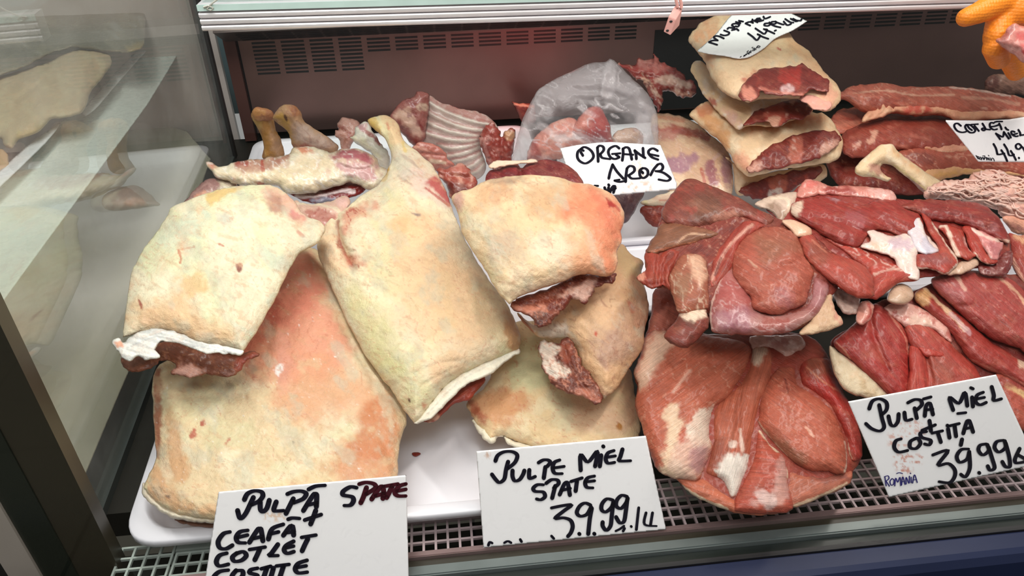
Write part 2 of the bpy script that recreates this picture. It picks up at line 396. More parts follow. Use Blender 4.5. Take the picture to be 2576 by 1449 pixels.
def base_at(anchors):
    return tuple(float(v) for v in at(*anchors[0]))
def strokes(name, parent, lines, pl, lift, mat, width):
    """marker lines on a card: each line is (points, width factor)"""
    V = []; Fs = []
    for ln in lines:
        pts, wf = (ln if isinstance(ln, tuple) and isinstance(ln[1], (int, float)) and isinstance(ln[0], list) else (ln, 1.0))
        c = spline(pts, False, 5) if len(pts) > 1 else np.array([pts[0][:2], (pts[0][0]+1, pts[0][1]+1)], float)
        t = np.gradient(c, axis=0); t /= np.linalg.norm(t, axis=1)[:, None]+1e-9
        n = np.stack([-t[:, 1], t[:, 0]], 1); w = width*wf*0.5
        # broad-nib feel: down strokes heavier than cross strokes
        ww = w*(0.72+0.42*np.abs(t[:, 1]))[:, None]
        Lp = c+n*ww; Rp = c-n*ww; b = len(V)
        for l, r in zip(Lp, Rp): V += [l, r]
        for i in range(len(c)-1): Fs.append([b+2*i, b+2*i+1, b+2*i+3, b+2*i+2])
        for e in (0, -1):                                  # round ends
            r_ = float(ww[e, 0]); b = len(V)
            ring = [c[e]+r_*np.array([math.cos(a), math.sin(a)]) for a in np.linspace(0, 2*math.pi, 10, endpoint=False)]
            V += ring; V.append(c[e]); 
            for i in range(0, 10, 2): Fs.append([b+10, b+i, b+i+1, b+(i+2) % 10])
    V = np.array(V); P = on_plane(V[:, 0], V[:, 1], pl, lift)
    return rawmesh(name, P, np.array(Fs), mat, parent, None, False)
# ================================================================== the setting: the chilled counter
def prism_px(name, poly, z, depth, mat, parent=None, pl=None):
    """a flat board whose outline lies on height z (or plane), given real thickness downward"""
    P = np.array([at(x, y, z) for x, y in poly]) if pl is None else on_plane(np.array([p[0] for p in poly], float), np.array([p[1] for p in poly], float), pl)
    bm = bmesh.new(); n = len(poly)
    a = [bm.verts.new(p) for p in P]; b = [bm.verts.new(p-np.array([0, 0, depth])) for p in P]
    bm.faces.new(a); bm.faces.new(b[::-1])
    for i in range(n):
        j = (i+1) % n; bm.faces.new((a[i], b[i], b[j], a[j]))
    bmesh.ops.recalc_face_normals(bm, faces=bm.faces)
    me = bpy.data.meshes.new(name); bm.to_mesh(me); bm.free(); me.materials.append(mat)
    return link(name, me, parent)

deck = boxmesh('floor', [(-0.95, 1.25, 0.42, 1.22, -0.03, -0.004)], simple('dark_deck_metal', (40, 38, 33), 0.45, 0.4, 0.1, 30))
tag(deck, kind='structure')
well = boxmesh('trim_1', [(-0.30, 1.25, 0.25, 0.42, -0.075, -0.055)], simple('dark_drain_well', (20, 24, 20), 0.4, 0.1, 0.2, 30)); tag(well, kind='structure')

pb_x = at(588, 400, 0.0)[0]-0.012
# back panel with its air slots
WY = 1.20
wall = bpy.data.objects.new('wall_back', bpy.data.meshes.new('wall_back'))
bpy.data.objects.remove(wall)
M_WALL = simple('stained_grey_metal', (128, 98, 92), 0.30, 0.75, 0.14, 9, bump=0.05)
xs_seam = float(aty(606, 140, WY)[0])
wall = boxmesh('wall_back', [(xs_seam, 1.6, WY, WY+0.01, 0.012, 0.30)], M_WALL); tag(wall, kind='structure')
wl = boxmesh('wall_left', [(float(pb_x)+0.016, xs_seam-0.004, WY-0.002, WY+0.008, 0.0, 0.30)], simple('brown_metal', (92, 58, 52), 0.4, 0.4, 0.12, 14)); tag(wl, kind='structure')
wn = boxmesh('wall_end', [(-1.4, float(pb_x), 1.22, 1.23, -0.02, 0.23)], simple('pale_end_panel', (196, 186, 180), 0.4, 0, 0.04, 10)); tag(wn, kind='structure')
sh = boxmesh('trim_2', [(float(pb_x)+0.012, 1.6, WY+0.012, WY+0.02, -0.02, 0.30)], M_BLACK); tag(sh, kind='structure')
up_ = boxmesh('wall_upper', [(-1.3, 2.0, WY+0.14, WY+0.16, 0.0, 0.95)], simple('grey_blue_tile', (108, 132, 138), 0.4, 0, 0.05, 10)); tag(up_, kind='structure')
slots = []
g0 = float(aty(632, 104, WY)[0]); pitch = float(aty(1205, 100, WY)[0]-aty(632, 104, WY)[0])/8.0+0.0
zt = float(aty(690, 104, WY)[2]); dz = 0.0059
for g in range(0, 34):
    x = g0+g*pitch
    if g in range(14, 18): continue
    for k in range(9 if g < 4 else 4):
        z = zt-k*dz-(0.0 if g < 4 else 0.002); sk = 0.0
        slots.append((x+sk, x+pitch*0.80+sk, WY-0.0006, WY+0.004, z-0.0029, z))
sl = boxmesh('vent_slots', slots, M_BLACK, wall)
_ho0 = aty(1648, 76, WY); _ho1 = aty(1650, 292, WY)
boxmesh('dark_opening', [(float(_ho0[0]), float(aty(1985, 100, WY)[0]), WY-0.001, WY+0.004, 0.014, float(_ho0[2]))], M_BLACK, wall)
# sloping air grille along the top of the back panel
gx0 = float(aty(556, 90, WY-0.02)[0]); za = zt+0.004
def on_grille(t): return WY-0.004-0.055*t, za+0.026*t
(gy0, gz0), (gy1, gz1) = on_grille(0), on_grille(1)
grille = extrude_x('wall_grille', [(gy0, gz0), (gy1, gz1), (gy1+0.01, gz1+0.012), (WY, gz1+0.012), (WY, gz0)], gx0, 1.6, simple('grey_grille_metal', (78, 68, 64), 0.42, 0.4, 0.12, 20))
tag(grille, kind='structure')
bm = bmesh.new()
for g in range(0, 36):
    xa = gx0+0.028+g*pitch*0.955; xb = xa+pitch*0.88
    for k in range(4):
        t0 = 0.10+k*0.21; t1 = t0+0.09; ya, z_a = on_grille(t0); yb, z_b = on_grille(t1)
        bm.faces.new([bm.verts.new(v) for v in ((xa, ya-0.0008, z_a-0.0012), (xb, ya-0.0008, z_a-0.0012), (xb, yb-0.0008, z_b-0.0012), (xa, yb-0.0008, z_b-0.0012))])
me = bpy.data.meshes.new('grille_slots'); bm.to_mesh(me); bm.free(); me.materials.append(M_BLACK); link('grille_slots', me, grille)

# glass service shelf with its ribbed aluminium front edge
RY = 0.80
ra = aty(513, 78, RY); rb = aty(2446, 21, RY); rs = (rb[2]-ra[2])/(rb[0]-ra[0]); xr = 1.15
def rail_z(x): return ra[2]+(x-ra[0])*rs
rail = empty('shelf_rail', (float(ra[0]), RY, float(ra[2])), 'ribbed pale aluminium rail along the front edge of the glass shelf', 'rail')
hgt = 0.0262
prof = [(0.0, 0.0), (-0.002, 0.0008)]
for k in range(3):
    z = 0.001+k*0.0062
    prof += [(-0.004, z), (-0.0052, z+0.0015), (-0.0052, z+0.0036), (-0.004, z+0.0048), (0.0005, z+0.0052), (0.0005, z+0.0060)]
prof += [(-0.004, 0.0200), (-0.0045, 0.0258), (0.004, hgt), (0.02, hgt), (0.02, 0.0)]
bm = bmesh.new(); A = [bm.verts.new((ra[0], RY+y, ra[2]+z)) for y, z in prof]; B = [bm.verts.new((xr, RY+y, rail_z(xr)+z)) for y, z in prof]
for i in range(len(prof)):
    j = (i+1) % len(prof); bm.faces.new((A[i], A[j], B[j], B[i]))
bm.faces.new(A[::-1]); bm.faces.new(B); bmesh.ops.recalc_face_normals(bm, faces=bm.faces)
me = bpy.data.meshes.new('ribbed_profile'); bm.to_mesh(me); bm.free(); me.materials.append(M_ALU); link('ribbed_profile', me, rail)
def rail_box(name, y0, y1, z0, z1, mat, parent, xa=None):
    xa = float(ra[0]) if xa is None else xa
    bm = bmesh.new(); vs = [bm.verts.new((x, y, rail_z(x)+z)) for x in (xa, xr) for y in (y0, y1) for z in (z0, z1)]
    for f in ((0, 1, 3, 2), (4, 6, 7, 5), (0, 4, 5, 1), (2, 3, 7, 6), (0, 2, 6, 4), (1, 5, 7, 3)): bm.faces.new([vs[i] for i in f])
    bmesh.ops.recalc_face_normals(bm, faces=bm.faces)
    me = bpy.data.meshes.new(name); bm.to_mesh(me); bm.free(); me.materials.append(mat); return link(name, me, parent)
rail_box('mint_top_strip', RY-0.0052, RY-0.0042, 0.0202, 0.0262, simple('mint_plastic', (200, 226, 220), 0.3), rail)
shelf = rail_box('glass_shelf', RY+0.004, 1.185, hgt+0.0005, hgt+0.0065, M_SHELF, None, float(ra[0])+0.004)
tag(shelf, 'greenish glass service shelf resting behind the ribbed aluminium rail', 'glass shelf')

# glass partition on the left
pa = at(258, 1285, 0.0); pb = at(588, 400, 0.0); du = (pb-pa)/np.linalg.norm(pb-pa); pa = pa-du*0.012; nrm = np.array([du[1], -du[0], 0])
PH = 0.50
def part_box(name, s0, s1, t0, t1, z0, z1, mat, parent):
    bm = bmesh.new(); vs = [bm.verts.new(pa+du*s+nrm*t+np.array([0, 0, z])) for s in (s0, s1) for t in (t0, t1) for z in (z0, z1)]
    for f in ((0, 1, 3, 2), (4, 6, 7, 5), (0, 4, 5, 1), (2, 3, 7, 6), (0, 2, 6, 4), (1, 5, 7, 3)): bm.faces.new([vs[i] for i in f])
    bmesh.ops.recalc_face_normals(bm, faces=bm.faces)
    me = bpy.data.meshes.new(name); bm.to_mesh(me); bm.free(); me.materials.append(mat); return link(name, me, parent)
plen = float(np.linalg.norm(pb-pa))
part = empty('glass_partition', tuple(pa), 'smeared upright glass partition on the left, between lamb and the pale meat', 'glass partition')
part_box('glass_pane', 0.0, plen, -0.006, 0.0, 0.0, PH, M_GLASS, part)
part_box('black_edge', plen, plen+0.014, -0.009, 0.004, 0.0, PH, M_RUBBER, part)
part_box('bottom_channel', 0.0, plen, -0.009, 0.002, -0.004, 0.004, simple('dark_channel', (70, 76, 74), 0.4, 0.3), part)

# front frame: sill at the bottom, stile at the left
def Yat(py, z=0.0): return float(at(2576, py, z)[1])
y0 = 0.3535
xl, xrr = -0.262, 1.1
M_LIP = simple('rosy_steel_lip', (140, 116, 114), 0.36, 0.35, 0.08, 50)
lip = boxmesh('trim_3', [(xl, xrr, Yat(1245.5), y0, -0.012, 0.0)], M_LIP, bevel=0.0006); tag(lip, kind='structure')
s1 = boxmesh('trim_4', [(xl, xrr, Yat(1263.5), Yat(1246), -0.02, -0.004)], M_OLIVE); tag(s1, kind='structure')
s2 = boxmesh('trim_5', [(xl, xrr, Yat(1289), Yat(1264), -0.02, -0.001)], M_GREYR, bevel=0.001); tag(s2, kind='structure')
s3 = boxmesh('trim_6', [(xl, xrr, Yat(1315), Yat(1289.5), -0.03, -0.006)], M_GREEN); tag(s3, kind='structure')
s4 = boxmesh('trim_7', [(-0.8, xrr, Yat(1327), Yat(1316), -0.03, -0.002)], M_RUBBER); tag(s4, kind='structure')
fp = extrude_x('wall_front', [(Yat(1328), -0.004), (Yat(1366), -0.004), (Yat(1378), -0.006), (Yat(1388), -0.012), (Yat(1389), -0.09), (Yat(1389), -0.95), (Yat(1328), -0.95)], -0.8, xrr, M_NAVY); tag(fp, kind='structure')
# shop floor in front of the counter
def tile_material():
    m, nt, b = newmat('dark_floor_tile'); br = nt.nodes.new('ShaderNodeTexBrick'); tc = nt.nodes.new('ShaderNodeTexCoord')
    br.offset = 0.0; br.inputs['Scale'].default_value = 2.2; br.inputs['Brick Width'].default_value = 1.0; br.inputs['Row Height'].default_value = 1.0; br.inputs['Mortar Size'].default_value = 0.012
    br.inputs['Color1'].default_value = (*lin((112, 108, 92)), 1); br.inputs['Color2'].default_value = (*lin((104, 100, 86)), 1); br.inputs['Mortar'].default_value = (*lin((52, 48, 40)), 1)
    nt.links.new(tc.outputs['Object'], br.inputs['Vector']); nt.links.new(br.outputs['Color'], b.inputs['Base Color']); b.inputs['Roughness'].default_value = 0.3
    return m
sf = boxmesh('floor_2', [(-2.5, 3.0, -3.2, 1.5, -0.97, -0.95)], tile_material()); tag(sf, kind='structure')
q = at(305, 1378, 0.0); sy = float(q[1]); sx = float(q[0])
def stile(n, xa, xb, dy, mat):
    o = boxmesh(n, [(xa, xb, sy-dy-0.012, sy-dy, -0.12, 0.55)], mat); tag(o, kind='structure'); return o
stile('trim_8', sx-0.029, sx, 0.0, M_OLIVE)
stile('trim_9', sx-0.052, sx-0.0292, 0.001, M_GREEN)
stile('trim_10', sx-0.073, sx-0.0522, 0.003, M_CREAM)
stile('trim_11', sx-0.079, sx-0.0732, 0.002, M_RUBBER)
stile('trim_12', sx-0.5, sx-0.0792, 0.004, M_NAVY)
fg = boxmesh('window_1', [(sx-0.05, 1.1, Yat(1320)-0.004, Yat(1320), 0.0, 0.55)], M_CLEAR); tag(fg, kind='structure')

# drain grate between tray and lip
def grate(name, x0, y1, nx, ny, px_, py_, bar, z, label, mat):
    """nx by ny holes, its far left corner at (x0, y1)"""
    bx = []
    for i in range(nx+1): bx.append((x0+i*px_-bar/2, x0+i*px_+bar/2, y1-ny*py_, y1, z-0.0022, z))
    for j in range(ny+1):
        y = y1-j*py_; bx.append((x0-bar/2, x0+nx*px_+bar/2, y-bar/2, y+bar/2, z-0.0023, z-0.0001))
    o = boxmesh(name, bx, mat); tag(o, label, 'grate'); return o
M_GRATE = simple('worn_grate_steel', (196, 176, 178), 0.4, 0.3, 0.10, 80)
M_GRATE2 = simple('pale_grate_steel', (186, 196, 188), 0.4, 0.3, 0.10, 80)
g_px = float(at(1130, 1338, -0.004)[0]-at(1100, 1341, -0.004)[0]); g_py = float(at(1100, 1310, -0.004)[1]-at(1093, 1336, -0.004)[1])
_gx = float(at(1036, 1300, -0.004)[0])
grate('drain_grate', _gx-4*g_px, 0.3545+5*g_py, 122, 5, g_px, g_py, g_px*0.20, -0.004, 'long perforated steel air grate along the front, under the price cards', M_GRATE)
_c0 = at(309, 1379, -0.005); _c1 = at(443, 1366, -0.005); e_px = float(_c1[0]-_c0[0])/4; e_py = float(at(360, 1374, -0.005)[1]-at(352, 1401, -0.005)[1])
ge = grate('drain_grate', float(_c0[0]), float(_c0[1]), 4, 5, e_px, e_py, e_px*0.17, -0.005, 'short end piece of perforated grate in the front left corner', M_GRATE2)
_x2 = float(_c1[0])+e_px*0.30; _y2 = float(_c0[1])-e_py*0.95
gm = grate('drain_grate', _x2, _y2, int((_gx-4*g_px-_x2)/e_px)-0, 4, e_px, e_py, e_px*0.17, -0.0055, 'perforated grate panel behind the lowest left price card', M_GRATE2)
boxmesh('flat_border', [(float(_c1[0])+e_px*0.12, _gx-4.2*g_px, _y2+e_py*0.22, float(_c0[1])+0.001, -0.0075, -0.0055)], M_GRATE2, gm)

# white trays
def tray(name, corners, zf, zr, rimw, mat, label, cat='tray', group=None, inset=0.022, rad=0.03):
    """corners: floor-plan rectangle (x, y) counter-clockwise from front-left"""
    Pc = np.array(corners, float); cen = Pc.mean(0)
    def ring(off, r, z):
        out = []
        n = len(Pc)
        for i in range(n):
            p = Pc[i]; a = Pc[i-1]-p; b = Pc[(i+1) % n]-p; a /= np.linalg.norm(a); b /= np.linalg.norm(b)
            p = p+(a+b)*off; 
            s = p+a*r; e = p+b*r
            for t in np.linspace(0, 1, 9):
                out.append((*( (1-t)**2*s+2*t*(1-t)*p+t*t*e), z))
        return np.array(out)
    rings = [ring(0.0, rad, zr-0.006), ring(0.0, rad, zr-0.001), ring(0.001, rad, zr), ring(rimw, rad, zr), ring(rimw+0.003, rad, zr-0.003),
             ring(inset-0.004, rad*0.9, zf+0.004), ring(inset, rad*0.85, zf+0.001), ring(inset+0.006, rad*0.8, zf),
             ]
    bot = [ring(inset+0.004, rad*0.85, zf-0.0025), ring(inset-0.006, rad*0.9, zf+0.001), ring(rimw, rad, zr-0.0055)]
    bm = bmesh.new(); R_ = [[bm.verts.new(p) for p in r] for r in rings]; B_ = [[bm.verts.new(p) for p in r] for r in bot]; n = len(R_[0])
    for a, b in zip(R_[:-1], R_[1:]):
        for i in range(n): bm.faces.new((a[i], a[(i+1) % n], b[(i+1) % n], b[i]))
    bm.faces.new(R_[-1])
    for a, b in zip(B_[:-1], B_[1:]):
        for i in range(n): bm.faces.new((b[i], b[(i+1) % n], a[(i+1) % n], a[i]))
    bm.faces.new(B_[0][::-1])
    for i in range(n): bm.faces.new((B_[-1][i], R_[0][i], R_[0][(i+1) % n], B_[-1][(i+1) % n]))
    bmesh.ops.recalc_face_normals(bm, faces=bm.faces)
    for f in bm.faces: f.smooth = len(f.verts) == 4
    me = bpy.data.meshes.new(name); bm.to_mesh(me); bm.free(); me.materials.append(mat); o = link(name, me); tag(o, label, cat, group); return o
def xy(px, py, z): 
    q = at(px, py, z); return (float(q[0]), float(q[1]))
_fl = xy(300, 1372, 0.020); _bl = xy(640, 352, 0.020)
tray('meat_tray', [_fl, (0.136, _fl[1]+0.0), (0.136, _bl[1]), _bl], -0.001, 0.020, 0.010, M_TRAY, 'large white plastic tray under the skin-on lamb joints at the left')
# ================================================================== lamb joints, front left
def joint(name, anchors, label, cat, group='skin-on lamb joints in the left tray'):
    return empty(name, base_at(anchors), label, cat, group)

# A: the joint lying uppermost at the left
aA = [(450, 930, 0.100), (650, 470, 0.150)]
A = joint('lamb_joint', aA, 'cream skin-on lamb joint lying uppermost at the left, white fat edge facing front', 'lamb joint')
piece('fat_cover', A, [(330, 690), (352, 640), (376, 605), (420, 545), (432, 520), (470, 505), (545, 478), (620, 466), (690, 468), (735, 500), (766, 540), (808, 560), (817, 582), (798, 612), (756, 635), (735, 665), (700, 735), (660, 810), (612, 884, 1), (560, 872), (500, 862), (455, 842), (400, 830), (345, 838), (308, 850, 1), (315, 790)],
      aA, 62, (230, 217, 186), [
        ('N', 5, 60), ('N', 1.6, 22), ('C', [(560, 690), (640, 720), (720, 735)], 3, 5), ('C', [(735, 500), (770, 545), (826, 575)], -4, 14),
        ('C', [(700, 500), (730, 540), (755, 560)], 10, 16),
        ('F', (242, 232, 200), 60, 0.5, 0.7), ('F', (222, 222, 180), 90, 0.52, 0.8, 60, 2.0), ('F', (205, 210, 190), 50, 0.58, 0.6, 50, 2),
        ('P', [(520, 490), (590, 468), (610, 478), (560, 500), (530, 520)], (226, 186, 112), 6, 0.8), ('P', [(680, 470), (740, 500), (770, 560), (720, 540), (660, 500)], (222, 168, 148), 12, 0.8),
        ('P', [(672, 495), (705, 492), (712, 525), (690, 540), (672, 520)], (176, 130, 112), 8, 0.8), ('P', [(725, 530), (765, 545), (760, 558), (735, 552)], (196, 110, 108), 6, 0.7),
        ('P', [(320, 790), (420, 740), (520, 790), (600, 860), (480, 850), (360, 825)], (232, 186, 138), 22, 0.75), ('P', [(455, 700), (500, 690), (520, 725), (470, 740)], (226, 180, 122), 12, 0.7),
        ('P', [(540, 540), (580, 545), (575, 570), (545, 560)], (196, 196, 184), 10, 0.6), ('P', [(400, 600), (440, 560), (470, 580), (430, 640)], (206, 212, 190), 20, 0.5),
        ('S', [(452, 630), (458, 650), (456, 662)], (190, 96, 66), 3.5, 0.8), ('S', [(460, 628), (490, 622)], (196, 110, 74), 2.5, 0.8), ('P', [(592, 664), (606, 662), (608, 676), (598, 684)], (128, 40, 30), 2, 0.9, 2),
        ('P', [(352, 752), (358, 756), (364, 772), (358, 776)], (158, 56, 44), 2, 0.85, 2), ('S', [(550, 615), (562, 620)], (190, 92, 66), 3, 0.7), ('S', [(745, 585), (760, 595)], (188, 96, 80), 5, 0.6),
        ('F', (236, 196, 160), 34, 0.62, 0.5), ('V', (206, 150, 120), 60, 0.012, 0.35)], R=85, Tb=30, rag=1.6, mix=0.4)
piece('fat_rim', A, [(282, 860), (300, 852), (310, 862), (345, 838), (400, 826), (455, 838), (500, 858), (560, 868), (614, 882), (604, 894), (560, 890), (500, 884), (452, 864), (410, 860), (392, 880), (400, 898), (372, 906), (350, 898), (325, 908), (300, 890)],
      [(450, 930, 0.108), (650, 470, 0.158)], 12, (240, 238, 230), [('C', [(330, 868), (400, 842), (480, 862), (560, 880)], 4, 3), ('C', [(350, 880), (400, 852), (470, 872), (580, 889)], 3.5, 3), ('N', 3, 10), ('F', (196, 196, 192), 9, 0.48, 0.75, 15, 6), ('C', [(340, 888), (400, 858), (470, 880), (570, 890)], 3, 2), ('S', [(320, 875), (400, 847), (480, 868), (590, 888)], (176, 176, 178), 1.6, 0.6), ('P', [(286, 862), (304, 858), (310, 872), (296, 872)], (228, 150, 110), 3, 0.8)], R=11, Tb=6, rag=2.5)  # grey streaks: striations of the fat plus crease shading painted in
piece('cut_side', A, [(305, 905), (330, 890), (380, 880), (400, 862), (450, 858), (520, 876), (606, 888), (636, 880), (652, 892), (622, 908), (600, 940), (560, 950), (520, 945), (478, 950), (432, 940), (440, 915), (400, 905), (395, 918), (340, 936), (318, 928)],
      [(450, 930, 0.094), (650, 470, 0.144)], 16, (112, 60, 42), [('N', 6, 22), ('C', [(400, 905), (450, 912), (500, 920)], 6, 8), ('F', (136, 80, 56), 20, 0.5, 0.7), ('V', (172, 120, 90), 26, 0.03, 0.6), ('P', [(310, 905), (360, 895), (360, 925), (325, 930)], (146, 92, 72), 8, 0.8),
        ('P', [(440, 930), (480, 918), (510, 940), (470, 952)], (196, 150, 140), 6, 0.8, 8), ('P', [(590, 905), (650, 885), (640, 900), (600, 935)], (160, 70, 58), 8, 0.6, 8)], R=22, Tb=20, mat=M_MUS, rag=3)

# B: large slab in the tray below it
aB = [(640, 1330, 0.034), (760, 650, 0.078)]
B = joint('lamb_joint', aB, 'broad flat skin-on lamb slab at the front left corner of the white tray', 'lamb joint')
piece('fat_cover', B, [(392, 930), (480, 880), (600, 800), (700, 690), (750, 625), (800, 630), (850, 690), (890, 790), (940, 880), (975, 940), (1005, 1000), (1022, 1060), (1005, 1120), (1000, 1200), (990, 1300), (760, 1305), (640, 1305), (560, 1310), (480, 1300), (420, 1280), (372, 1240), (362, 1225), (392, 1150), (385, 1050)],
      aB, 60, (226, 202, 162), [
        ('N', 7, 90), ('N', 2, 24), ('C', [(700, 830), (690, 900), (680, 960)], -7, 14), ('C', [(850, 800), (900, 900), (960, 1000)], 5, 12), ('C', [(930, 960), (950, 1080), (990, 1180)], 4, 10),
        ('F', (234, 222, 190), 70, 0.5, 0.7), ('F', (216, 206, 162), 100, 0.5, 0.6),
        ('P', [(620, 800), (720, 660), (790, 650), (840, 790), (880, 870), (840, 930), (740, 960), (660, 960), (600, 900)], (224, 150, 122), 30, 0.9, 24), ('P', [(680, 720), (740, 650), (800, 680), (800, 760), (740, 820), (660, 800)], (216, 130, 108), 24, 0.8, 20),
        ('P', [(600, 860), (690, 740), (700, 820), (650, 880), (640, 950)], (178, 70, 58), 16, 0.6, 14), ('P', [(700, 850), (720, 840), (730, 960), (700, 1000)], (222, 158, 136), 12, 0.7),
        ('P', [(700, 1000), (800, 900), (930, 960), (960, 1060), (860, 1030), (780, 1060)], (222, 158, 120), 30, 0.75, 24),
        ('P', [(920, 1020), (965, 1000), (1000, 1060), (990, 1140), (900, 1150), (850, 1120), (890, 1080)], (200, 122, 78), 18, 0.85, 18), ('P', [(860, 1120), (960, 1110), (990, 1180), (930, 1230), (820, 1190)], (208, 134, 92), 22, 0.75, 18),
        ('P', [(390, 930), (408, 930), (412, 1060), (402, 1150), (392, 1140), (388, 1050)], (166, 92, 62), 6, 0.9, 5), ('P', [(425, 1030), (440, 1025), (470, 1120), (480, 1190), (450, 1210), (420, 1180), (430, 1100)], (204, 150, 104), 10, 0.75, 8),
        ('P', [(385, 1170), (420, 1190), (480, 1260), (570, 1270), (540, 1290), (420, 1270), (375, 1230)], (216, 162, 116), 12, 0.75, 10), ('P', [(408, 1150), (425, 1150), (440, 1190), (430, 1210), (415, 1190)], (234, 210, 176), 5, 0.8, 4),
        ('P', [(440, 1000), (520, 960), (600, 980), (560, 1040), (450, 1060)], (228, 216, 170), 24, 0.6), ('P', [(940, 960), (975, 1000), (985, 1080), (970, 1070)], (214, 200, 170), 8, 0.6),
        ('P', [(484, 1088), (497, 1080), (500, 1096), (488, 1102)], (176, 64, 52), 3, 0.8, 5), ('P', [(508, 1060), (520, 1056), (520, 1068), (510, 1070)], (176, 60, 48), 3, 0.8, 4), ('P', [(570, 1110), (580, 1098), (584, 1104), (574, 1116)], (180, 70, 56), 2, 0.7, 4),
        ('P', [(422, 1240), (434, 1242), (432, 1250), (424, 1248)], (60, 30, 22), 2, 0.9, 2), ('P', [(734, 1106), (739, 1108), (737, 1114)], (30, 24, 22), 1.5, 0.9, 1),
        ('P', [(692, 924), (710, 920), (712, 935), (698, 945)], (244, 240, 236), 3, 0.95, 5), ('V', (196, 120, 90), 60, 0.010, 0.5), ('F', (218, 190, 150), 40, 0.6, 0.5), ('F', (250, 246, 238), 9, 0.74, 0.8)], R=80, Tb=12, rag=2)
piece('fat_fold', B, [(362, 1215), (400, 1258), (470, 1282), (540, 1290), (600, 1290), (600, 1312), (520, 1316), (490, 1312), (430, 1300), (385, 1275), (360, 1245)],
      [(640, 1330, 0.032), (760, 650, 0.076)], 22, (226, 214, 192), [('N', 6, 16), ('C', [(380, 1250), (430, 1285), (540, 1302)], 7, 4), ('C', [(370, 1238), (430, 1272), (540, 1292)], 5, 3), ('F', (206, 188, 164), 18, 0.55, 0.7)], R=16, Tb=10, rag=3)
piece('cut_side', B, [(430, 1305), (500, 1312), (600, 1308), (700, 1308), (700, 1326), (540, 1328), (470, 1320)], [(640, 1330, 0.020), (760, 650, 0.072)], 14, (122, 78, 58), [('N', 5, 14)], R=12, Tb=4, mat=M_MUS)
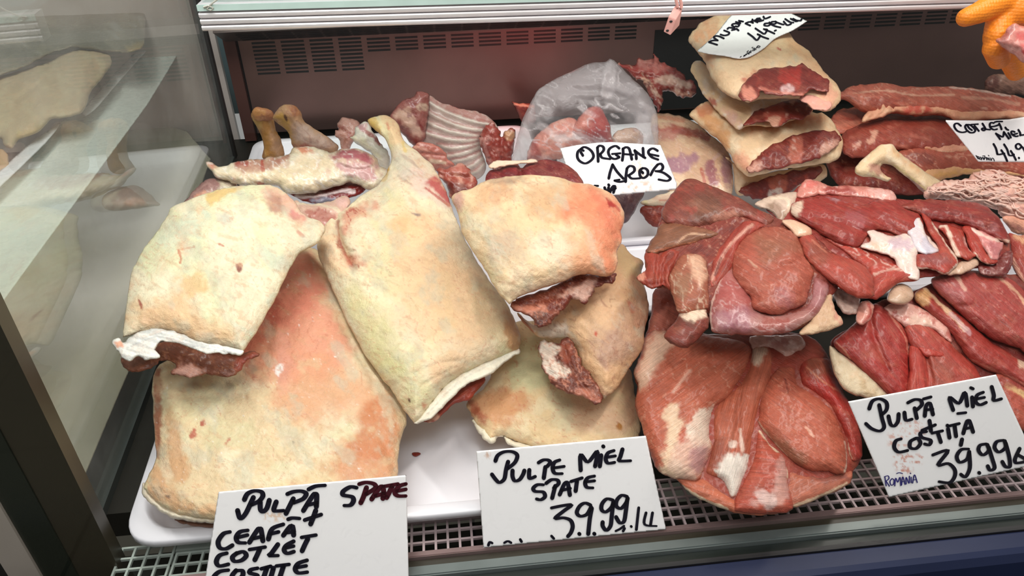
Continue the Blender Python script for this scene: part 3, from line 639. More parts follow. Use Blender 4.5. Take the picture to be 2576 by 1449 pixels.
# C: leg with the yellow shank, middle of the left tray
aC = [(1060, 1040, 0.058), (965, 310, 0.150)]
Cc_ = joint('leg_of_lamb', aC, 'skin-on lamb leg with yellowish shank pointing to the back, centre of the left tray', 'lamb leg')
piece('fat_cover', Cc_, [(925, 305), (942, 294), (976, 291), (1002, 314), (1016, 354), (1050, 382), (1090, 421), (1124, 484), (1140, 529), (1157, 574), (1191, 642), (1231, 704), (1271, 755), (1293, 801), (1310, 846), (1305, 880, 1), (1237, 908), (1146, 953), (1090, 1010), (1058, 1055), (1041, 1064, 1), (1022, 1038), (988, 987), (920, 897), (886, 835), (852, 761), (821, 693), (801, 642), (798, 608), (812, 574), (838, 540), (864, 528), (897, 500), (948, 467), (976, 427), (985, 393), (971, 354), (942, 325)],
      aC, 92, (228, 212, 180), [
        ('N', 6, 70), ('N', 1.6, 20), ('C', [(850, 550), (853, 590), (866, 630), (890, 672)], 26, 10), ('L', [(852, 540), (885, 520), (920, 530), (930, 580), (905, 630), (880, 630), (858, 590)], 12, 30),
        ('C', [(812, 600), (835, 650), (880, 690), (930, 690)], -7, 14), ('C', [(870, 650), (920, 660), (980, 690)], 5, 7), ('C', [(890, 690), (940, 700), (1000, 720)], 4, 6),
        ('C', [(950, 310), (968, 380), (975, 420)], -8, 9), ('C', [(1010, 600), (1030, 700), (1020, 780)], 2, 20), ('C', [(1000, 500), (1040, 510), (1080, 560)], 2.5, 8), ('C', [(1040, 930), (1100, 905), (1150, 900)], 3, 6), ('C', [(1060, 960), (1130, 920)], 2, 5),
        ('F', (240, 226, 186), 60, 0.5, 0.7), ('F', (216, 204, 152), 90, 0.5, 0.6, 60, 1.6),
        ('P', [(1010, 560), (1100, 560), (1180, 680), (1240, 800), (1220, 860), (1120, 850), (1060, 780), (1020, 700)], (234, 190, 146), 40, 0.75, 30), ('P', [(1000, 640), (1060, 640), (1100, 760), (1080, 830), (1010, 800)], (236, 198, 158), 40, 0.6, 30),
        ('P', [(980, 565), (1020, 555), (1030, 590), (1010, 622), (985, 610)], (226, 180, 132), 10, 0.7), ('P', [(1180, 690), (1230, 740), (1270, 830), (1240, 850), (1190, 780)], (190, 166, 130), 18, 0.7, 16), ('P', [(1270, 770), (1300, 820), (1306, 870), (1280, 880), (1262, 830)], (186, 126, 76), 10, 0.75, 10),
        ('P', [(1000, 370), (1070, 400), (1110, 470), (1060, 480), (1000, 450), (980, 420)], (214, 196, 172), 22, 0.8, 14), ('P', [(1010, 440), (1090, 450), (1130, 510), (1060, 500)], (222, 190, 180), 18, 0.6), ('F', (160, 130, 118), 16, 0.6, 0.6, 40, 4, [(990, 360), (1060, 385), (1130, 490), (1060, 490), (1000, 450)]),
        ('P', [(1072, 462), (1098, 452), (1130, 488), (1138, 520), (1110, 505), (1082, 482)], (178, 44, 52), 9, 0.85, 10), ('S', [(1070, 480), (1100, 500), (1130, 520)], (170, 40, 42), 4, 0.7),
        ('S', [(930, 306), (950, 340), (966, 380), (972, 420), (965, 450)], (206, 158, 54), 9, 0.9), ('P', [(925, 300), (945, 296), (960, 330), (945, 330)], (224, 190, 110), 6, 0.8), ('S', [(975, 312), (978, 328)], (176, 36, 30), 4, 0.85), ('P', [(960, 292), (1000, 310), (1015, 350), (990, 370), (975, 330)], (232, 194, 150), 8, 0.7), ('S', [(1012, 360), (1020, 385)], (214, 180, 90), 5, 0.6),
        ('P', [(858, 560), (870, 532), (920, 520), (950, 522), (940, 540), (905, 560), (885, 585), (868, 585)], (206, 130, 108), 12, 0.75, 16), ('V', (168, 40, 30), 22, 0.05, 0.85, 20, 1.6, [(860, 560), (880, 525), (950, 515), (945, 545), (900, 560), (870, 590)]),
        ('S', [(852, 560), (856, 600), (872, 640), (890, 668)], (150, 50, 36), 7, 0.8), ('P', [(868, 640), (905, 640), (925, 670), (895, 680), (875, 670)], (200, 110, 84), 12, 0.6, 12), ('V', (160, 36, 26), 18, 0.05, 0.8, 30, 1.5, [(836, 570), (860, 590), (880, 640), (920, 650), (910, 680), (870, 670), (845, 620)]),
        ('P', [(800, 600), (840, 560), (850, 620), (880, 690), (850, 690), (812, 650)], (234, 188, 146), 14, 0.5), ('P', [(820, 690), (860, 700), (900, 830), (880, 830), (845, 750)], (232, 226, 196), 14, 0.6), ('P', [(880, 760), (960, 780), (1000, 900), (960, 930), (910, 870)], (214, 204, 140), 34, 0.6),
        ('P', [(960, 900), (1060, 880), (1060, 980), (1020, 1010)], (208, 200, 146), 34, 0.6), ('P', [(1080, 900), (1160, 870), (1200, 900), (1140, 930), (1090, 960)], (228, 184, 140), 20, 0.6), ('V', (186, 90, 62), 26, 0.02, 0.6, 40, 2, [(1080, 880), (1130, 880), (1130, 920), (1080, 920)]),
        ('P', [(1026, 994), (1034, 996), (1030, 1006)], (70, 26, 20), 2, 0.9, 1.5), ('P', [(1060, 1005), (1074, 1010), (1066, 1022)], (196, 110, 80), 4, 0.7, 3), ('V', (196, 120, 96), 50, 0.010, 0.4), ('P', [(1034, 542), (1056, 545), (1050, 550)], (96, 80, 96), 3, 0.8, 2), ('F', (190, 110, 86), 12, 0.76, 0.6)], R=110, Tb=30, rag=1.6)
piece('fat_rim', Cc_, [(1304, 876), (1308, 888), (1282, 902), (1240, 938), (1190, 960), (1160, 978), (1120, 1020), (1080, 1056), (1064, 1062), (1042, 1064), (1058, 1046), (1090, 1002), (1146, 946), (1237, 901)],
      [(1060, 1040, 0.060), (965, 310, 0.152)], 13, (236, 228, 208), [('N', 4, 10), ('C', [(1080, 1045), (1150, 968), (1280, 895)], 4, 3), ('C', [(1070, 1050), (1140, 980), (1240, 924)], 3, 2.5), ('F', (216, 206, 186), 12, 0.55, 0.6, -35, 4)], R=11, Tb=5, rag=2)
piece('cut_side', Cc_, [(1215, 940), (1222, 956), (1180, 1006), (1140, 1018), (1102, 1056), (1080, 1062), (1066, 1056), (1110, 1020), (1160, 975)],
      [(1060, 1040, 0.050), (965, 310, 0.142)], 16, (146, 56, 40), [('N', 5, 14), ('G', -35, 0.35, 1.5), ('P', [(1078, 1048), (1100, 1040), (1102, 1056), (1080, 1062)], (214, 170, 148), 4, 0.8, 5)], R=16, Tb=8, mat=M_MUS)

# F: lowest slab, E: middle shoulder, D: reddish shoulder on top
aF = [(1400, 1110, 0.022), (1400, 850, 0.046)]
Fj = joint('lamb_joint', aF, 'lowest skin-on lamb slab in the pile right of the shank leg, touching the tray', 'lamb joint')
piece('fat_cover', Fj, [(1174, 1010), (1222, 972), (1250, 900), (1280, 820), (1360, 810), (1460, 850), (1560, 880), (1583, 924), (1594, 972), (1607, 1026), (1610, 1080), (1605, 1110), (1590, 1140), (1400, 1150), (1325, 1118), (1300, 1112), (1271, 1096), (1250, 1100), (1236, 1110), (1217, 1091), (1190, 1053)],
      aF, 50, (230, 200, 154), [('N', 6, 60), ('N', 2, 20), ('C', [(1200, 1020), (1260, 1000), (1300, 960)], 5, 12), ('F', (236, 216, 176), 50, 0.5, 0.7), ('P', [(1280, 900), (1330, 850), (1400, 880), (1400, 960), (1330, 980), (1290, 960)], (206, 204, 160), 22, 0.8, 16), ('P', [(1180, 1012), (1260, 975), (1330, 1000), (1300, 1060), (1230, 1060), (1210, 1050)], (206, 142, 96), 16, 0.8, 14), ('P', [(1175, 1010), (1200, 1015), (1230, 1060), (1215, 1070)], (166, 74, 48), 8, 0.8, 8),
        ('P', [(1420, 960), (1520, 1000), (1600, 1040), (1605, 1090), (1500, 1080), (1430, 1060)], (230, 186, 152), 26, 0.7), ('P', [(1380, 980), (1440, 1000), (1430, 1080), (1390, 1060)], (216, 206, 168), 16, 0.7), ('P', [(1546, 1070), (1556, 1062), (1562, 1070), (1558, 1080)], (180, 116, 36), 2.5, 0.9, 3), ('V', (196, 110, 80), 40, 0.012, 0.5), ('P', [(1550, 900), (1590, 930), (1606, 1040), (1580, 1060)], (206, 150, 116), 16, 0.6)], R=70, Tb=20, rag=2.5)
piece('fat_fold', Fj, [(1190, 1056), (1214, 1070), (1226, 1062), (1244, 1080), (1290, 1108), (1340, 1116), (1420, 1120), (1330, 1136), (1290, 1126), (1262, 1098), (1238, 1114), (1218, 1106), (1196, 1072)], [(1400, 1110, 0.022), (1400, 850, 0.046)], 16, (234, 224, 200), [('N', 5, 12)], R=14, Tb=8, rag=3)
aE = [(1480, 1000, 0.066), (1500, 640, 0.112)]
Ej = joint('lamb_shoulder', aE, 'tan skin-on lamb shoulder under the reddish one, ragged dark cut end facing the front', 'lamb shoulder')
piece('fat_cover', Ej, [(1300, 784), (1346, 818), (1400, 790), (1450, 700), (1510, 640), (1556, 612), (1588, 638), (1618, 660), (1613, 687), (1629, 746), (1632, 789), (1621, 838), (1615, 881), (1588, 919), (1551, 978), (1521, 1006, 1), (1500, 978), (1486, 951), (1465, 919), (1454, 881), (1424, 854), (1389, 852), (1352, 846), (1320, 815)],
      aE, 72, (214, 168, 126), [('N', 6, 60), ('N', 1.8, 18), ('F', (226, 186, 146), 50, 0.48, 0.7), ('F', (186, 136, 110), 40, 0.55, 0.6, 55, 2), ('P', [(1550, 620), (1600, 650), (1600, 700), (1560, 690)], (196, 166, 120), 14, 0.8), ('P', [(1490, 800), (1570, 830), (1590, 880), (1540, 920), (1500, 880)], (160, 122, 108), 24, 0.7, 18), ('P', [(1420, 830), (1500, 760), (1560, 760), (1540, 820), (1460, 850)], (232, 190, 148), 24, 0.7, 16), ('P', [(1590, 700), (1625, 740), (1620, 840), (1590, 800)], (196, 134, 106), 14, 0.7), ('P', [(1305, 786), (1350, 818), (1420, 812), (1424, 848), (1360, 846)], (226, 206, 186), 8, 0.9, 8), ('S', [(1308, 800), (1340, 836)], (160, 60, 44), 6, 0.8), ('V', (150, 90, 70), 40, 0.014, 0.5, 55, 2), ('P', [(1494, 836), (1504, 832), (1502, 850)], (190, 70, 50), 2, 0.8, 3), ('P', [(1578, 760), (1594, 770), (1588, 790)], (186, 90, 66), 4, 0.7, 4)], R=90, Tb=26, rag=1.5)
piece('cut_side', Ej, [(1357, 859), (1405, 862), (1422, 850), (1448, 870), (1465, 918), (1492, 950), (1516, 1000), (1502, 1018), (1465, 999), (1411, 983), (1378, 951), (1366, 919)], [(1480, 1000, 0.070), (1500, 640, 0.116)], 12, (110, 50, 36),
      [('N', 9, 16), ('C', [(1420, 870), (1440, 930), (1490, 1000)], 9, 6), ('C', [(1400, 890), (1420, 960)], 8, 5), ('P', [(1357, 858), (1400, 866), (1412, 884), (1398, 900), (1430, 930), (1424, 948), (1380, 942), (1366, 915)], (232, 218, 208), 5, 0.95, 7), ('V', (206, 140, 120), 20, 0.05, 0.7), ('P', [(1440, 985), (1480, 980), (1508, 1006), (1490, 1012), (1455, 1000)], (206, 130, 110), 6, 0.7, 8), ('P', [(1405, 865), (1430, 860), (1440, 900), (1420, 920)], (150, 70, 52), 6, 0.7)], R=16, Tb=16, mat=M_MUS, rag=4, ragscale=9)
aD = [(1350, 770, 0.128), (1360, 450, 0.172)]
Dj = joint('lamb_shoulder', aD, 'rounded skin-on lamb shoulder flushed red at its right side, on top of the tan one', 'lamb shoulder')
piece('fat_cover', Dj, [(1136, 500), (1150, 484), (1185, 474), (1206, 461), (1228, 452), (1282, 443), (1346, 440), (1400, 445), (1443, 458), (1497, 467), (1540, 490), (1567, 525), (1571, 558), (1562, 585), (1564, 606), (1551, 633), (1553, 660), (1537, 692), (1497, 692), (1459, 690), (1400, 714), (1335, 735), (1298, 752), (1282, 766, 1), (1249, 730), (1212, 665), (1179, 617), (1163, 585), (1152, 542)],
      aD, 78, (230, 200, 158), [('N', 5, 50), ('N', 1.6, 18), ('C', [(1540, 590), (1555, 600)], 5, 8), ('C', [(1525, 630), (1550, 650)], 5, 8), ('F', (234, 212, 176), 50, 0.48, 0.8), ('F', (196, 160, 130), 36, 0.55, 0.7, 30, 1.6), ('F', (214, 200, 158), 70, 0.55, 0.6),
        ('P', [(1240, 450), (1310, 445), (1290, 475), (1250, 480)], (120, 86, 84), 14, 0.6, 14), ('P', [(1330, 470), (1450, 460), (1460, 520), (1400, 550), (1330, 540)], (206, 160, 118), 18, 0.7, 14), ('P', [(1210, 480), (1260, 470), (1300, 490), (1240, 520), (1195, 540)], (214, 158, 116), 14, 0.6, 14),
        ('P', [(1230, 590), (1290, 580), (1310, 640), (1250, 660)], (176, 156, 140), 26, 0.6, 18), ('P', [(1440, 480), (1530, 490), (1566, 540), (1556, 640), (1540, 690), (1450, 688), (1470, 600), (1420, 540)], (222, 130, 94), 28, 0.9, 22), ('P', [(1490, 480), (1545, 500), (1566, 560), (1550, 600), (1510, 560)], (216, 112, 88), 22, 0.55, 16), ('P', [(1400, 600), (1470, 590), (1500, 640), (1480, 688), (1410, 700)], (230, 168, 126), 18, 0.7, 14), ('P', [(1518, 498), (1534, 506), (1545, 522), (1530, 520)], (160, 26, 26), 4, 0.9, 5), ('S', [(1545, 518), (1556, 530)], (170, 40, 34), 4, 0.7),
        ('P', [(1340, 600), (1410, 580), (1440, 620), (1400, 660), (1340, 640)], (240, 218, 190), 20, 0.7), ('P', [(1136, 495), (1160, 486), (1175, 510), (1150, 540)], (190, 140, 130), 8, 0.8, 8), ('P', [(1300, 730), (1400, 690), (1450, 680), (1440, 696), (1340, 735)], (234, 200, 168), 8, 0.6), ('V', (176, 116, 90), 40, 0.012, 0.45, 20, 1.5)], R=100, Tb=30, rag=1.5)
piece('cut_side', Dj, [(1284, 764), (1303, 752), (1389, 722), (1459, 690), (1502, 692), (1548, 688), (1545, 708), (1498, 724), (1492, 735), (1470, 764), (1443, 752), (1411, 784), (1384, 811), (1352, 824), (1335, 797), (1298, 783)], [(1350, 770, 0.120), (1360, 450, 0.164)], 16, (112, 44, 32),
      [('N', 9, 16), ('C', [(1330, 770), (1390, 745), (1460, 705)], 8, 8), ('P', [(1288, 766), (1320, 768), (1370, 770), (1378, 790), (1350, 800), (1310, 782)], (214, 140, 118), 6, 0.85, 8), ('P', [(1400, 750), (1470, 704), (1500, 700), (1492, 732), (1468, 760), (1440, 745)], (218, 176, 164), 6, 0.85, 8), ('P', [(1340, 790), (1375, 785), (1370, 812), (1350, 815)], (60, 20, 16), 5, 0.8), ('P', [(1320, 745), (1400, 722), (1390, 750), (1340, 765)], (136, 64, 44), 6, 0.8), ('V', (196, 130, 110), 18, 0.04, 0.6)], R=18, Tb=18, mat=M_MUS, rag=4, ragscale=9)
piece('muscle_end', Dj, [(1222, 447), (1232, 430), (1256, 424), (1270, 410), (1300, 411), (1312, 424), (1330, 409), (1378, 401), (1422, 412), (1454, 438), (1466, 468), (1400, 470), (1300, 465), (1226, 465)], [(1350, 770, 0.118), (1360, 450, 0.166)], 28, (112, 32, 36), [('C', [(1308, 408), (1310, 430), (1312, 450)], 20, 7), ('C', [(1255, 430), (1275, 440)], 6, 6), ('N', 3, 14), ('F', (136, 48, 50), 14, 0.5, 0.7), ('V', (190, 130, 126), 20, 0.012, 0.4)], R=26, Tb=12, mat=M_MUS, rag=1)
piece('fat_strip', Dj, [(1228, 415), (1250, 404), (1296, 404), (1350, 400), (1352, 408), (1300, 414), (1262, 420), (1240, 426)], [(1350, 770, 0.122), (1360, 450, 0.170)], 8, (232, 200, 176), [('N', 3, 10)], R=8, Tb=4)

# pieces standing at the back of the left tray
aG = [(740, 480, 0.098), (740, 375, 0.125)]
G = joint('lamb_joint', aG, 'wet pale lamb piece with a purple muscle, lying across the tray behind the cream joint', 'lamb joint')
piece('fat_cover', G, [(517, 408), (534, 410), (550, 418), (566, 416), (589, 408), (619, 404), (659, 397), (684, 394), (723, 391), (738, 372), (790, 371), (828, 384), (847, 377), (882, 372), (919, 380), (942, 394), (955, 415), (976, 432), (968, 462), (944, 478), (919, 474), (882, 460), (847, 468), (783, 486), (723, 486), (696, 467), (634, 468), (599, 466), (569, 452), (547, 448), (534, 431)],
      aG, 44, (226, 206, 172), [('N', 6, 24), ('N', 2.5, 10), ('L', [(830, 384), (880, 370), (930, 386), (945, 410), (900, 425), (850, 410)], 10, 20), ('F', (240, 228, 200), 24, 0.5, 0.8, 10, 2), ('F', (214, 170, 150), 26, 0.58, 0.6), ('P', [(838, 390), (880, 372), (925, 385), (944, 405), (930, 412), (860, 402), (830, 400)], (166, 80, 92), 7, 0.95, 7), ('P', [(840, 410), (900, 404), (945, 420), (940, 450), (900, 450), (850, 430)], (196, 140, 146), 10, 0.8, 10), ('P', [(590, 408), (680, 398), (710, 410), (690, 425), (630, 430), (595, 418)], (176, 118, 100), 8, 0.8, 9), ('P', [(590, 408), (620, 402), (630, 412), (605, 420)], (158, 60, 50), 4, 0.8, 5), ('S', [(660, 400), (664, 430)], (170, 64, 50), 5, 0.8), ('P', [(690, 395), (730, 392), (720, 402), (700, 406)], (158, 70, 60), 5, 0.7, 6), ('P', [(752, 372), (785, 374), (790, 386), (760, 384)], (214, 120, 84), 5, 0.8, 6), ('P', [(517, 408), (540, 412), (535, 424)], (186, 90, 70), 5, 0.8), ('P', [(640, 440), (700, 430), (780, 450), (720, 470), (650, 460)], (236, 216, 176), 16, 0.7), ('P', [(640, 458), (664, 460), (660, 466)], (170, 50, 44), 3, 0.7, 4), ('V', (250, 244, 236), 20, 0.03, 0.6, 20, 2)], R=34, Tb=22, mat=M_WET, rag=2.5)
piece('cut_side', G, [(723, 483), (783, 480), (840, 462), (887, 456), (905, 452), (922, 462), (920, 478), (895, 492), (847, 505), (790, 512), (750, 500)], [(740, 480, 0.092), (740, 375, 0.120)], 12, (132, 28, 26), [('N', 4, 12), ('C', [(750, 492), (800, 492), (870, 478), (905, 470)], -7, 5), ('S', [(748, 494), (800, 494), (860, 480), (890, 482)], (226, 206, 204), 6, 0.95), ('P', [(780, 502), (840, 496), (850, 506), (800, 514)], (140, 142, 158), 5, 0.9), ('P', [(895, 455), (915, 455), (914, 462)], (226, 190, 160), 4, 0.8), ('S', [(905, 462), (908, 478)], (120, 20, 20), 5, 0.9)], R=12, Tb=10, mat=M_WET, rag=2)
aI = [(530, 500, 0.090), (530, 450, 0.105)]
I = joint('lamb_trimming', aI, 'small mottled brown trimming behind the cream joint, next to the glass partition', 'lamb trimming')
piece('muscle', I, [(462, 512), (475, 495), (497, 468), (529, 450), (569, 451), (596, 466), (590, 500), (520, 510)], aI, 24, (150, 110, 104), [('N', 3, 14), ('F', (206, 192, 180), 16, 0.48, 0.9, 20, 2), ('P', [(550, 455), (580, 460), (590, 480), (560, 480)], (214, 206, 176), 8, 0.8), ('P', [(490, 492), (520, 480), (535, 492), (500, 505)], (222, 160, 132), 5, 0.9)], R=22, Tb=16, mat=M_WET)
aI2 = [(800, 570, 0.110), (800, 510, 0.118)]
I2 = joint('lamb_trimming', aI2, 'knobbly neck trimming wedged between the cream joint and the shank leg', 'lamb trimming')
piece('muscle', I2, [(735, 512), (760, 508), (800, 514), (845, 500), (868, 492), (880, 510), (868, 540), (850, 560), (840, 590), (800, 580), (770, 560)], aI2, 20, (204, 166, 146), [('N', 6, 16), ('C', [(760, 522), (800, 518), (845, 530)], -6, 6), ('P', [(772, 530), (790, 524), (826, 530), (840, 545), (826, 566), (800, 566), (778, 548)], (172, 110, 96), 5, 0.95, 8), ('F', (140, 52, 44), 10, 0.6, 0.9, 0, 1, [(772, 528), (836, 530), (828, 566), (778, 552)]), ('S', [(748, 512), (800, 514), (850, 530), (858, 560)], (222, 206, 176), 5, 0.8), ('P', [(845, 500), (870, 495), (872, 520), (850, 520)], (214, 170, 160), 6, 0.8)], R=18, Tb=18, mat=M_WET, rag=3)
aH = [(700, 395, 0.075), (680, 275, 0.135)]
H1 = joint('lamb_shank', aH, 'left one of two brownish lamb shanks standing at the back left corner', 'lamb shank', 'lamb shanks at the back left corner')
piece('shank', H1, [(634, 282), (648, 271), (678, 276), (690, 292), (693, 324), (708, 354), (712, 400), (663, 400), (663, 369), (658, 344), (643, 314), (634, 297)], aH, 24, (178, 126, 64), [('N', 3, 18), ('P', [(636, 280), (675, 276), (685, 292), (645, 296)], (160, 104, 74), 6, 0.8), ('P', [(640, 310), (662, 350), (664, 400), (654, 360)], (140, 84, 74), 6, 0.7), ('P', [(680, 310), (700, 350), (706, 396), (690, 390), (682, 345)], (190, 152, 126), 8, 0.7), ('F', (206, 166, 90), 20, 0.55, 0.7, 80, 2)], R=26, Tb=22, rag=1.2)
piece('bone_end', H1, [(632, 284), (645, 270), (672, 272), (688, 284), (688, 300), (660, 304), (640, 302)], [(700, 395, 0.079), (680, 275, 0.139)], 14, (166, 108, 72), [('N', 2, 10), ('F', (196, 140, 80), 14, 0.5, 0.7)], R=14, Tb=10)
aH2 = [(760, 385, 0.085), (720, 270, 0.145)]
H2 = joint('lamb_shank', aH2, 'right one of two brownish lamb shanks, thick foot end up, at the back left corner', 'lamb shank', 'lamb shanks at the back left corner')
piece('shank', H2, [(686, 296), (698, 277), (718, 263), (745, 268), (758, 284), (763, 302), (783, 319), (815, 339), (850, 366), (840, 392), (758, 390), (735, 368), (728, 339), (718, 324), (696, 309)], aH2, 30, (190, 146, 108), [('N', 3, 18), ('C', [(705, 310), (720, 330), (730, 360)], 8, 6), ('C', [(728, 300), (742, 320)], 4, 5), ('P', [(690, 296), (715, 290), (730, 320), (732, 360), (716, 324)], (196, 150, 66), 6, 0.85, 5), ('P', [(718, 263), (748, 270), (758, 290), (735, 290)], (172, 100, 60), 6, 0.75), ('P', [(745, 310), (800, 335), (845, 365), (790, 375), (745, 350)], (190, 164, 152), 10, 0.8), ('S', [(717, 292), (722, 302)], (70, 30, 20), 4, 0.9), ('P', [(738, 362), (770, 364), (800, 372), (760, 376)], (150, 66, 60), 5, 0.8), ('V', (140, 90, 80), 26, 0.02, 0.5, 40, 2)], R=30, Tb=24, rag=1.5)
aK = [(870, 400, 0.085), (870, 300, 0.125)]
K = joint('lamb_bone', aK, 'knobbly cut backbone end standing behind the purple muscle', 'lamb bone', 'bones and ribs at the back of the left tray')
piece('vertebra', K, [(850, 306), (862, 294), (880, 298), (902, 309), (904, 330), (880, 370), (862, 385), (852, 350), (842, 340), (842, 328), (852, 324)], aK, 20, (190, 140, 126), [('N', 7, 14), ('F', (150, 60, 50), 12, 0.56, 0.9), ('F', (226, 190, 176), 12, 0.6, 0.8), ('S', [(858, 340), (870, 345), (866, 360)], (150, 90, 70), 4, 0.7)], R=16, Tb=16, mat=M_WET, rag=3)
aK2 = [(920, 410, 0.092), (900, 315, 0.132)]
K2 = joint('lamb_rib_piece', aK2, 'white fatty rib piece with red bone ends, left of the yellow shank', 'lamb rib piece', 'bones and ribs at the back of the left tray')
piece('fat', K2, [(878, 346), (890, 338), (897, 318), (922, 308), (938, 330), (957, 359), (980, 394), (978, 430), (960, 440), (932, 385), (905, 366)], aK2, 20, (226, 220, 204), [('N', 4, 14), ('F', (206, 206, 200), 16, 0.55, 0.8), ('S', [(905, 318), (920, 330), (940, 345), (955, 362)], (150, 50, 48), 7, 0.8), ('P', [(900, 318), (920, 310), (924, 322), (910, 330)], (196, 150, 150), 5, 0.8), ('P', [(880, 345), (900, 345), (930, 365), (960, 400), (930, 380)], (236, 228, 190), 6, 0.7)], R=18, Tb=14, mat=M_WET, rag=2.5)
# rack of ribs
aJ = [(1200, 430, 0.080), (1160, 245, 0.165)]
J = joint('lamb_rib_rack', aJ, 'opened lamb rib rack showing its white glossy inside, against the back panel', 'lamb rib rack', 'bones and ribs at the back of the left tray')
_ribs = [[(1074, 256), (1130, 285), (1185, 305), (1240, 316)], [(1074, 282), (1125, 308), (1175, 324), (1225, 331)], [(1070, 306), (1120, 328), (1165, 338), (1212, 343)], [(1068, 332), (1110, 348), (1160, 354), (1210, 352)], [(1100, 368), (1140, 373), (1180, 368), (1210, 360)], [(1122, 394), (1150, 390), (1185, 380), (1212, 368)], [(1135, 408), (1165, 402), (1190, 394), (1216, 380)], [(1160, 430), (1190, 416), (1208, 402), (1220, 392)], [(1180, 440), (1204, 428), (1218, 412)]]
_ro = []
for _q in _ribs: _ro += [('C', _q, -5.5, 6), ('S', [(x, y-7) for x, y in _q], (176, 124, 118), 4.5, 0.75), ('S', _q, (216, 206, 192), 5, 0.85)]
piece('ribs', J, [(1074, 240), (1107, 256), (1153, 271), (1192, 279), (1221, 289), (1246, 309), (1250, 326), (1215, 345), (1210, 370), (1219, 400), (1224, 425), (1200, 450), (1160, 430), (1118, 396), (1105, 374), (1062, 355), (1066, 324), (1072, 284)], aJ, 20, (206, 184, 174), _ro + [('P', [(1074, 240), (1107, 256), (1153, 271), (1221, 289), (1246, 312), (1180, 298), (1110, 270)], (160, 88, 76), 6, 0.7, 7), ('P', [(1074, 262), (1130, 290), (1130, 320), (1072, 310)], (176, 150, 138), 14, 0.5), ('N', 2, 16)], R=40, Tb=12, mat=M_WET, rag=1.5)
piece('shoulder_blade_meat', J, [(978, 300), (999, 264), (1022, 249), (1042, 242), (1050, 230), (1066, 230), (1080, 238), (1080, 262), (1078, 290), (1072, 330), (1064, 360), (1045, 368), (1014, 342), (992, 312)], [(1200, 430, 0.082), (1160, 245, 0.168)], 26, (150, 84, 76), [('N', 5, 20), ('P', [(995, 290), (1020, 270), (1040, 290), (1060, 330), (1056, 350), (1030, 330)], (206, 170, 150), 8, 0.9, 9), ('P', [(1045, 264), (1074, 264), (1074, 276), (1050, 278)], (206, 176, 152), 4, 0.9), ('P', [(1020, 252), (1048, 250), (1044, 272), (1026, 262)], (120, 24, 28), 5, 0.85, 6), ('S', [(1040, 280), (1055, 310), (1066, 330)], (126, 30, 28), 5, 0.8), ('P', [(1014, 330), (1050, 355), (1048, 366), (1020, 348)], (130, 40, 36), 5, 0.8), ('F', (110, 40, 38), 16, 0.6, 0.7)], R=26, Tb=14, mat=M_WET, rag=2)
piece('backbone', J, [(1236, 311), (1254, 322), (1262, 345), (1272, 326), (1294, 328), (1296, 350), (1288, 400), (1276, 425), (1240, 424), (1219, 394), (1206, 357), (1204, 340), (1219, 320)], [(1200, 430, 0.086), (1160, 245, 0.172)], 24, (150, 62, 52), [('N', 8, 16), ('C', [(1262, 340), (1262, 380), (1268, 420)], 8, 6), ('F', (214, 160, 150), 10, 0.58, 0.85), ('P', [(1268, 328), (1294, 330), (1292, 350), (1276, 350)], (206, 160, 120), 5, 0.8, 5), ('S', [(1216, 350), (1228, 390), (1244, 418)], (196, 120, 110), 5, 0.6), ('F', (100, 24, 22), 14, 0.62, 0.8)], R=18, Tb=14, mat=M_WET, rag=3.5, ragscale=8)
piece('flank_strip', J, [(1037, 374), (1057, 357), (1080, 360), (1107, 370), (1122, 386), (1126, 402), (1142, 418), (1093, 428), (1068, 402)], [(1200, 430, 0.086), (1160, 245, 0.172)], 14, (186, 112, 98), [('N', 4, 12), ('C', [(1060, 385), (1100, 390), (1122, 392)], 5, 4), ('F', (216, 160, 140), 12, 0.55, 0.8, 20, 3), ('S', [(1085, 405), (1120, 410)], (222, 196, 170), 5, 0.8)], R=14, Tb=8, mat=M_WET, rag=2)
aL = [(1150, 490, 0.098), (1150, 410, 0.122)]
Lj = joint('lamb_trimming', aL, 'lumpy red trimming between the shank leg and the rounded shoulder', 'lamb trimming')
piece('muscle', Lj, [(1095, 426), (1134, 420), (1158, 412), (1182, 423), (1186, 438), (1202, 450), (1196, 480), (1180, 500), (1134, 500), (1120, 462), (1107, 444)], aL, 26, (150, 66, 52), [('N', 9, 18), ('C', [(1110, 440), (1150, 445), (1190, 450)], 10, 7), ('F', (206, 150, 130), 14, 0.52, 0.85), ('P', [(1125, 455), (1170, 460), (1180, 490), (1135, 490)], (96, 26, 20), 8, 0.8, 10), ('P', [(1130, 424), (1160, 415), (1180, 430), (1150, 440)], (176, 100, 86), 6, 0.8)], R=20, Tb=16, mat=M_WET, rag=3)
aZ = [(1320, 305, 0.030), (1320, 258, 0.060)]
Zj = joint('lamb_trimming', aZ, 'small dark red trimming half hidden behind the left side of the plastic bag', 'lamb trimming')
piece('muscle', Zj, [(1287, 255), (1310, 260), (1345, 264), (1345, 310), (1315, 310), (1300, 280)], aZ, 12, (110, 36, 30), [('N', 4, 12), ('S', [(1295, 262), (1340, 268)], (206, 150, 126), 5, 0.8)], R=12, Tb=8, mat=M_MUS)
# ================================================================== right side: trays, bag of organs, saddles, chops
_a = xy(1500, 612, 0.030); _b = xy(2130, 585, 0.030)
tray('meat_tray', [(_a[0]-0.02, _a[1]), (_b[0], _a[1]), (_b[0]+0.02, 1.10), (_a[0]-0.0, 1.10)], 0.012, 0.030, 0.008, M_TRAY, 'white plastic tray under the bag of organs and the stacked saddles')
tray('meat_tray', [(0.152, 0.60), (0.86, 0.60), (0.86, 0.735), (0.152, 0.735)], 0.002, 0.022, 0.008, M_TRAY, 'white plastic tray beneath the boneless red legs at the right, mostly hidden')

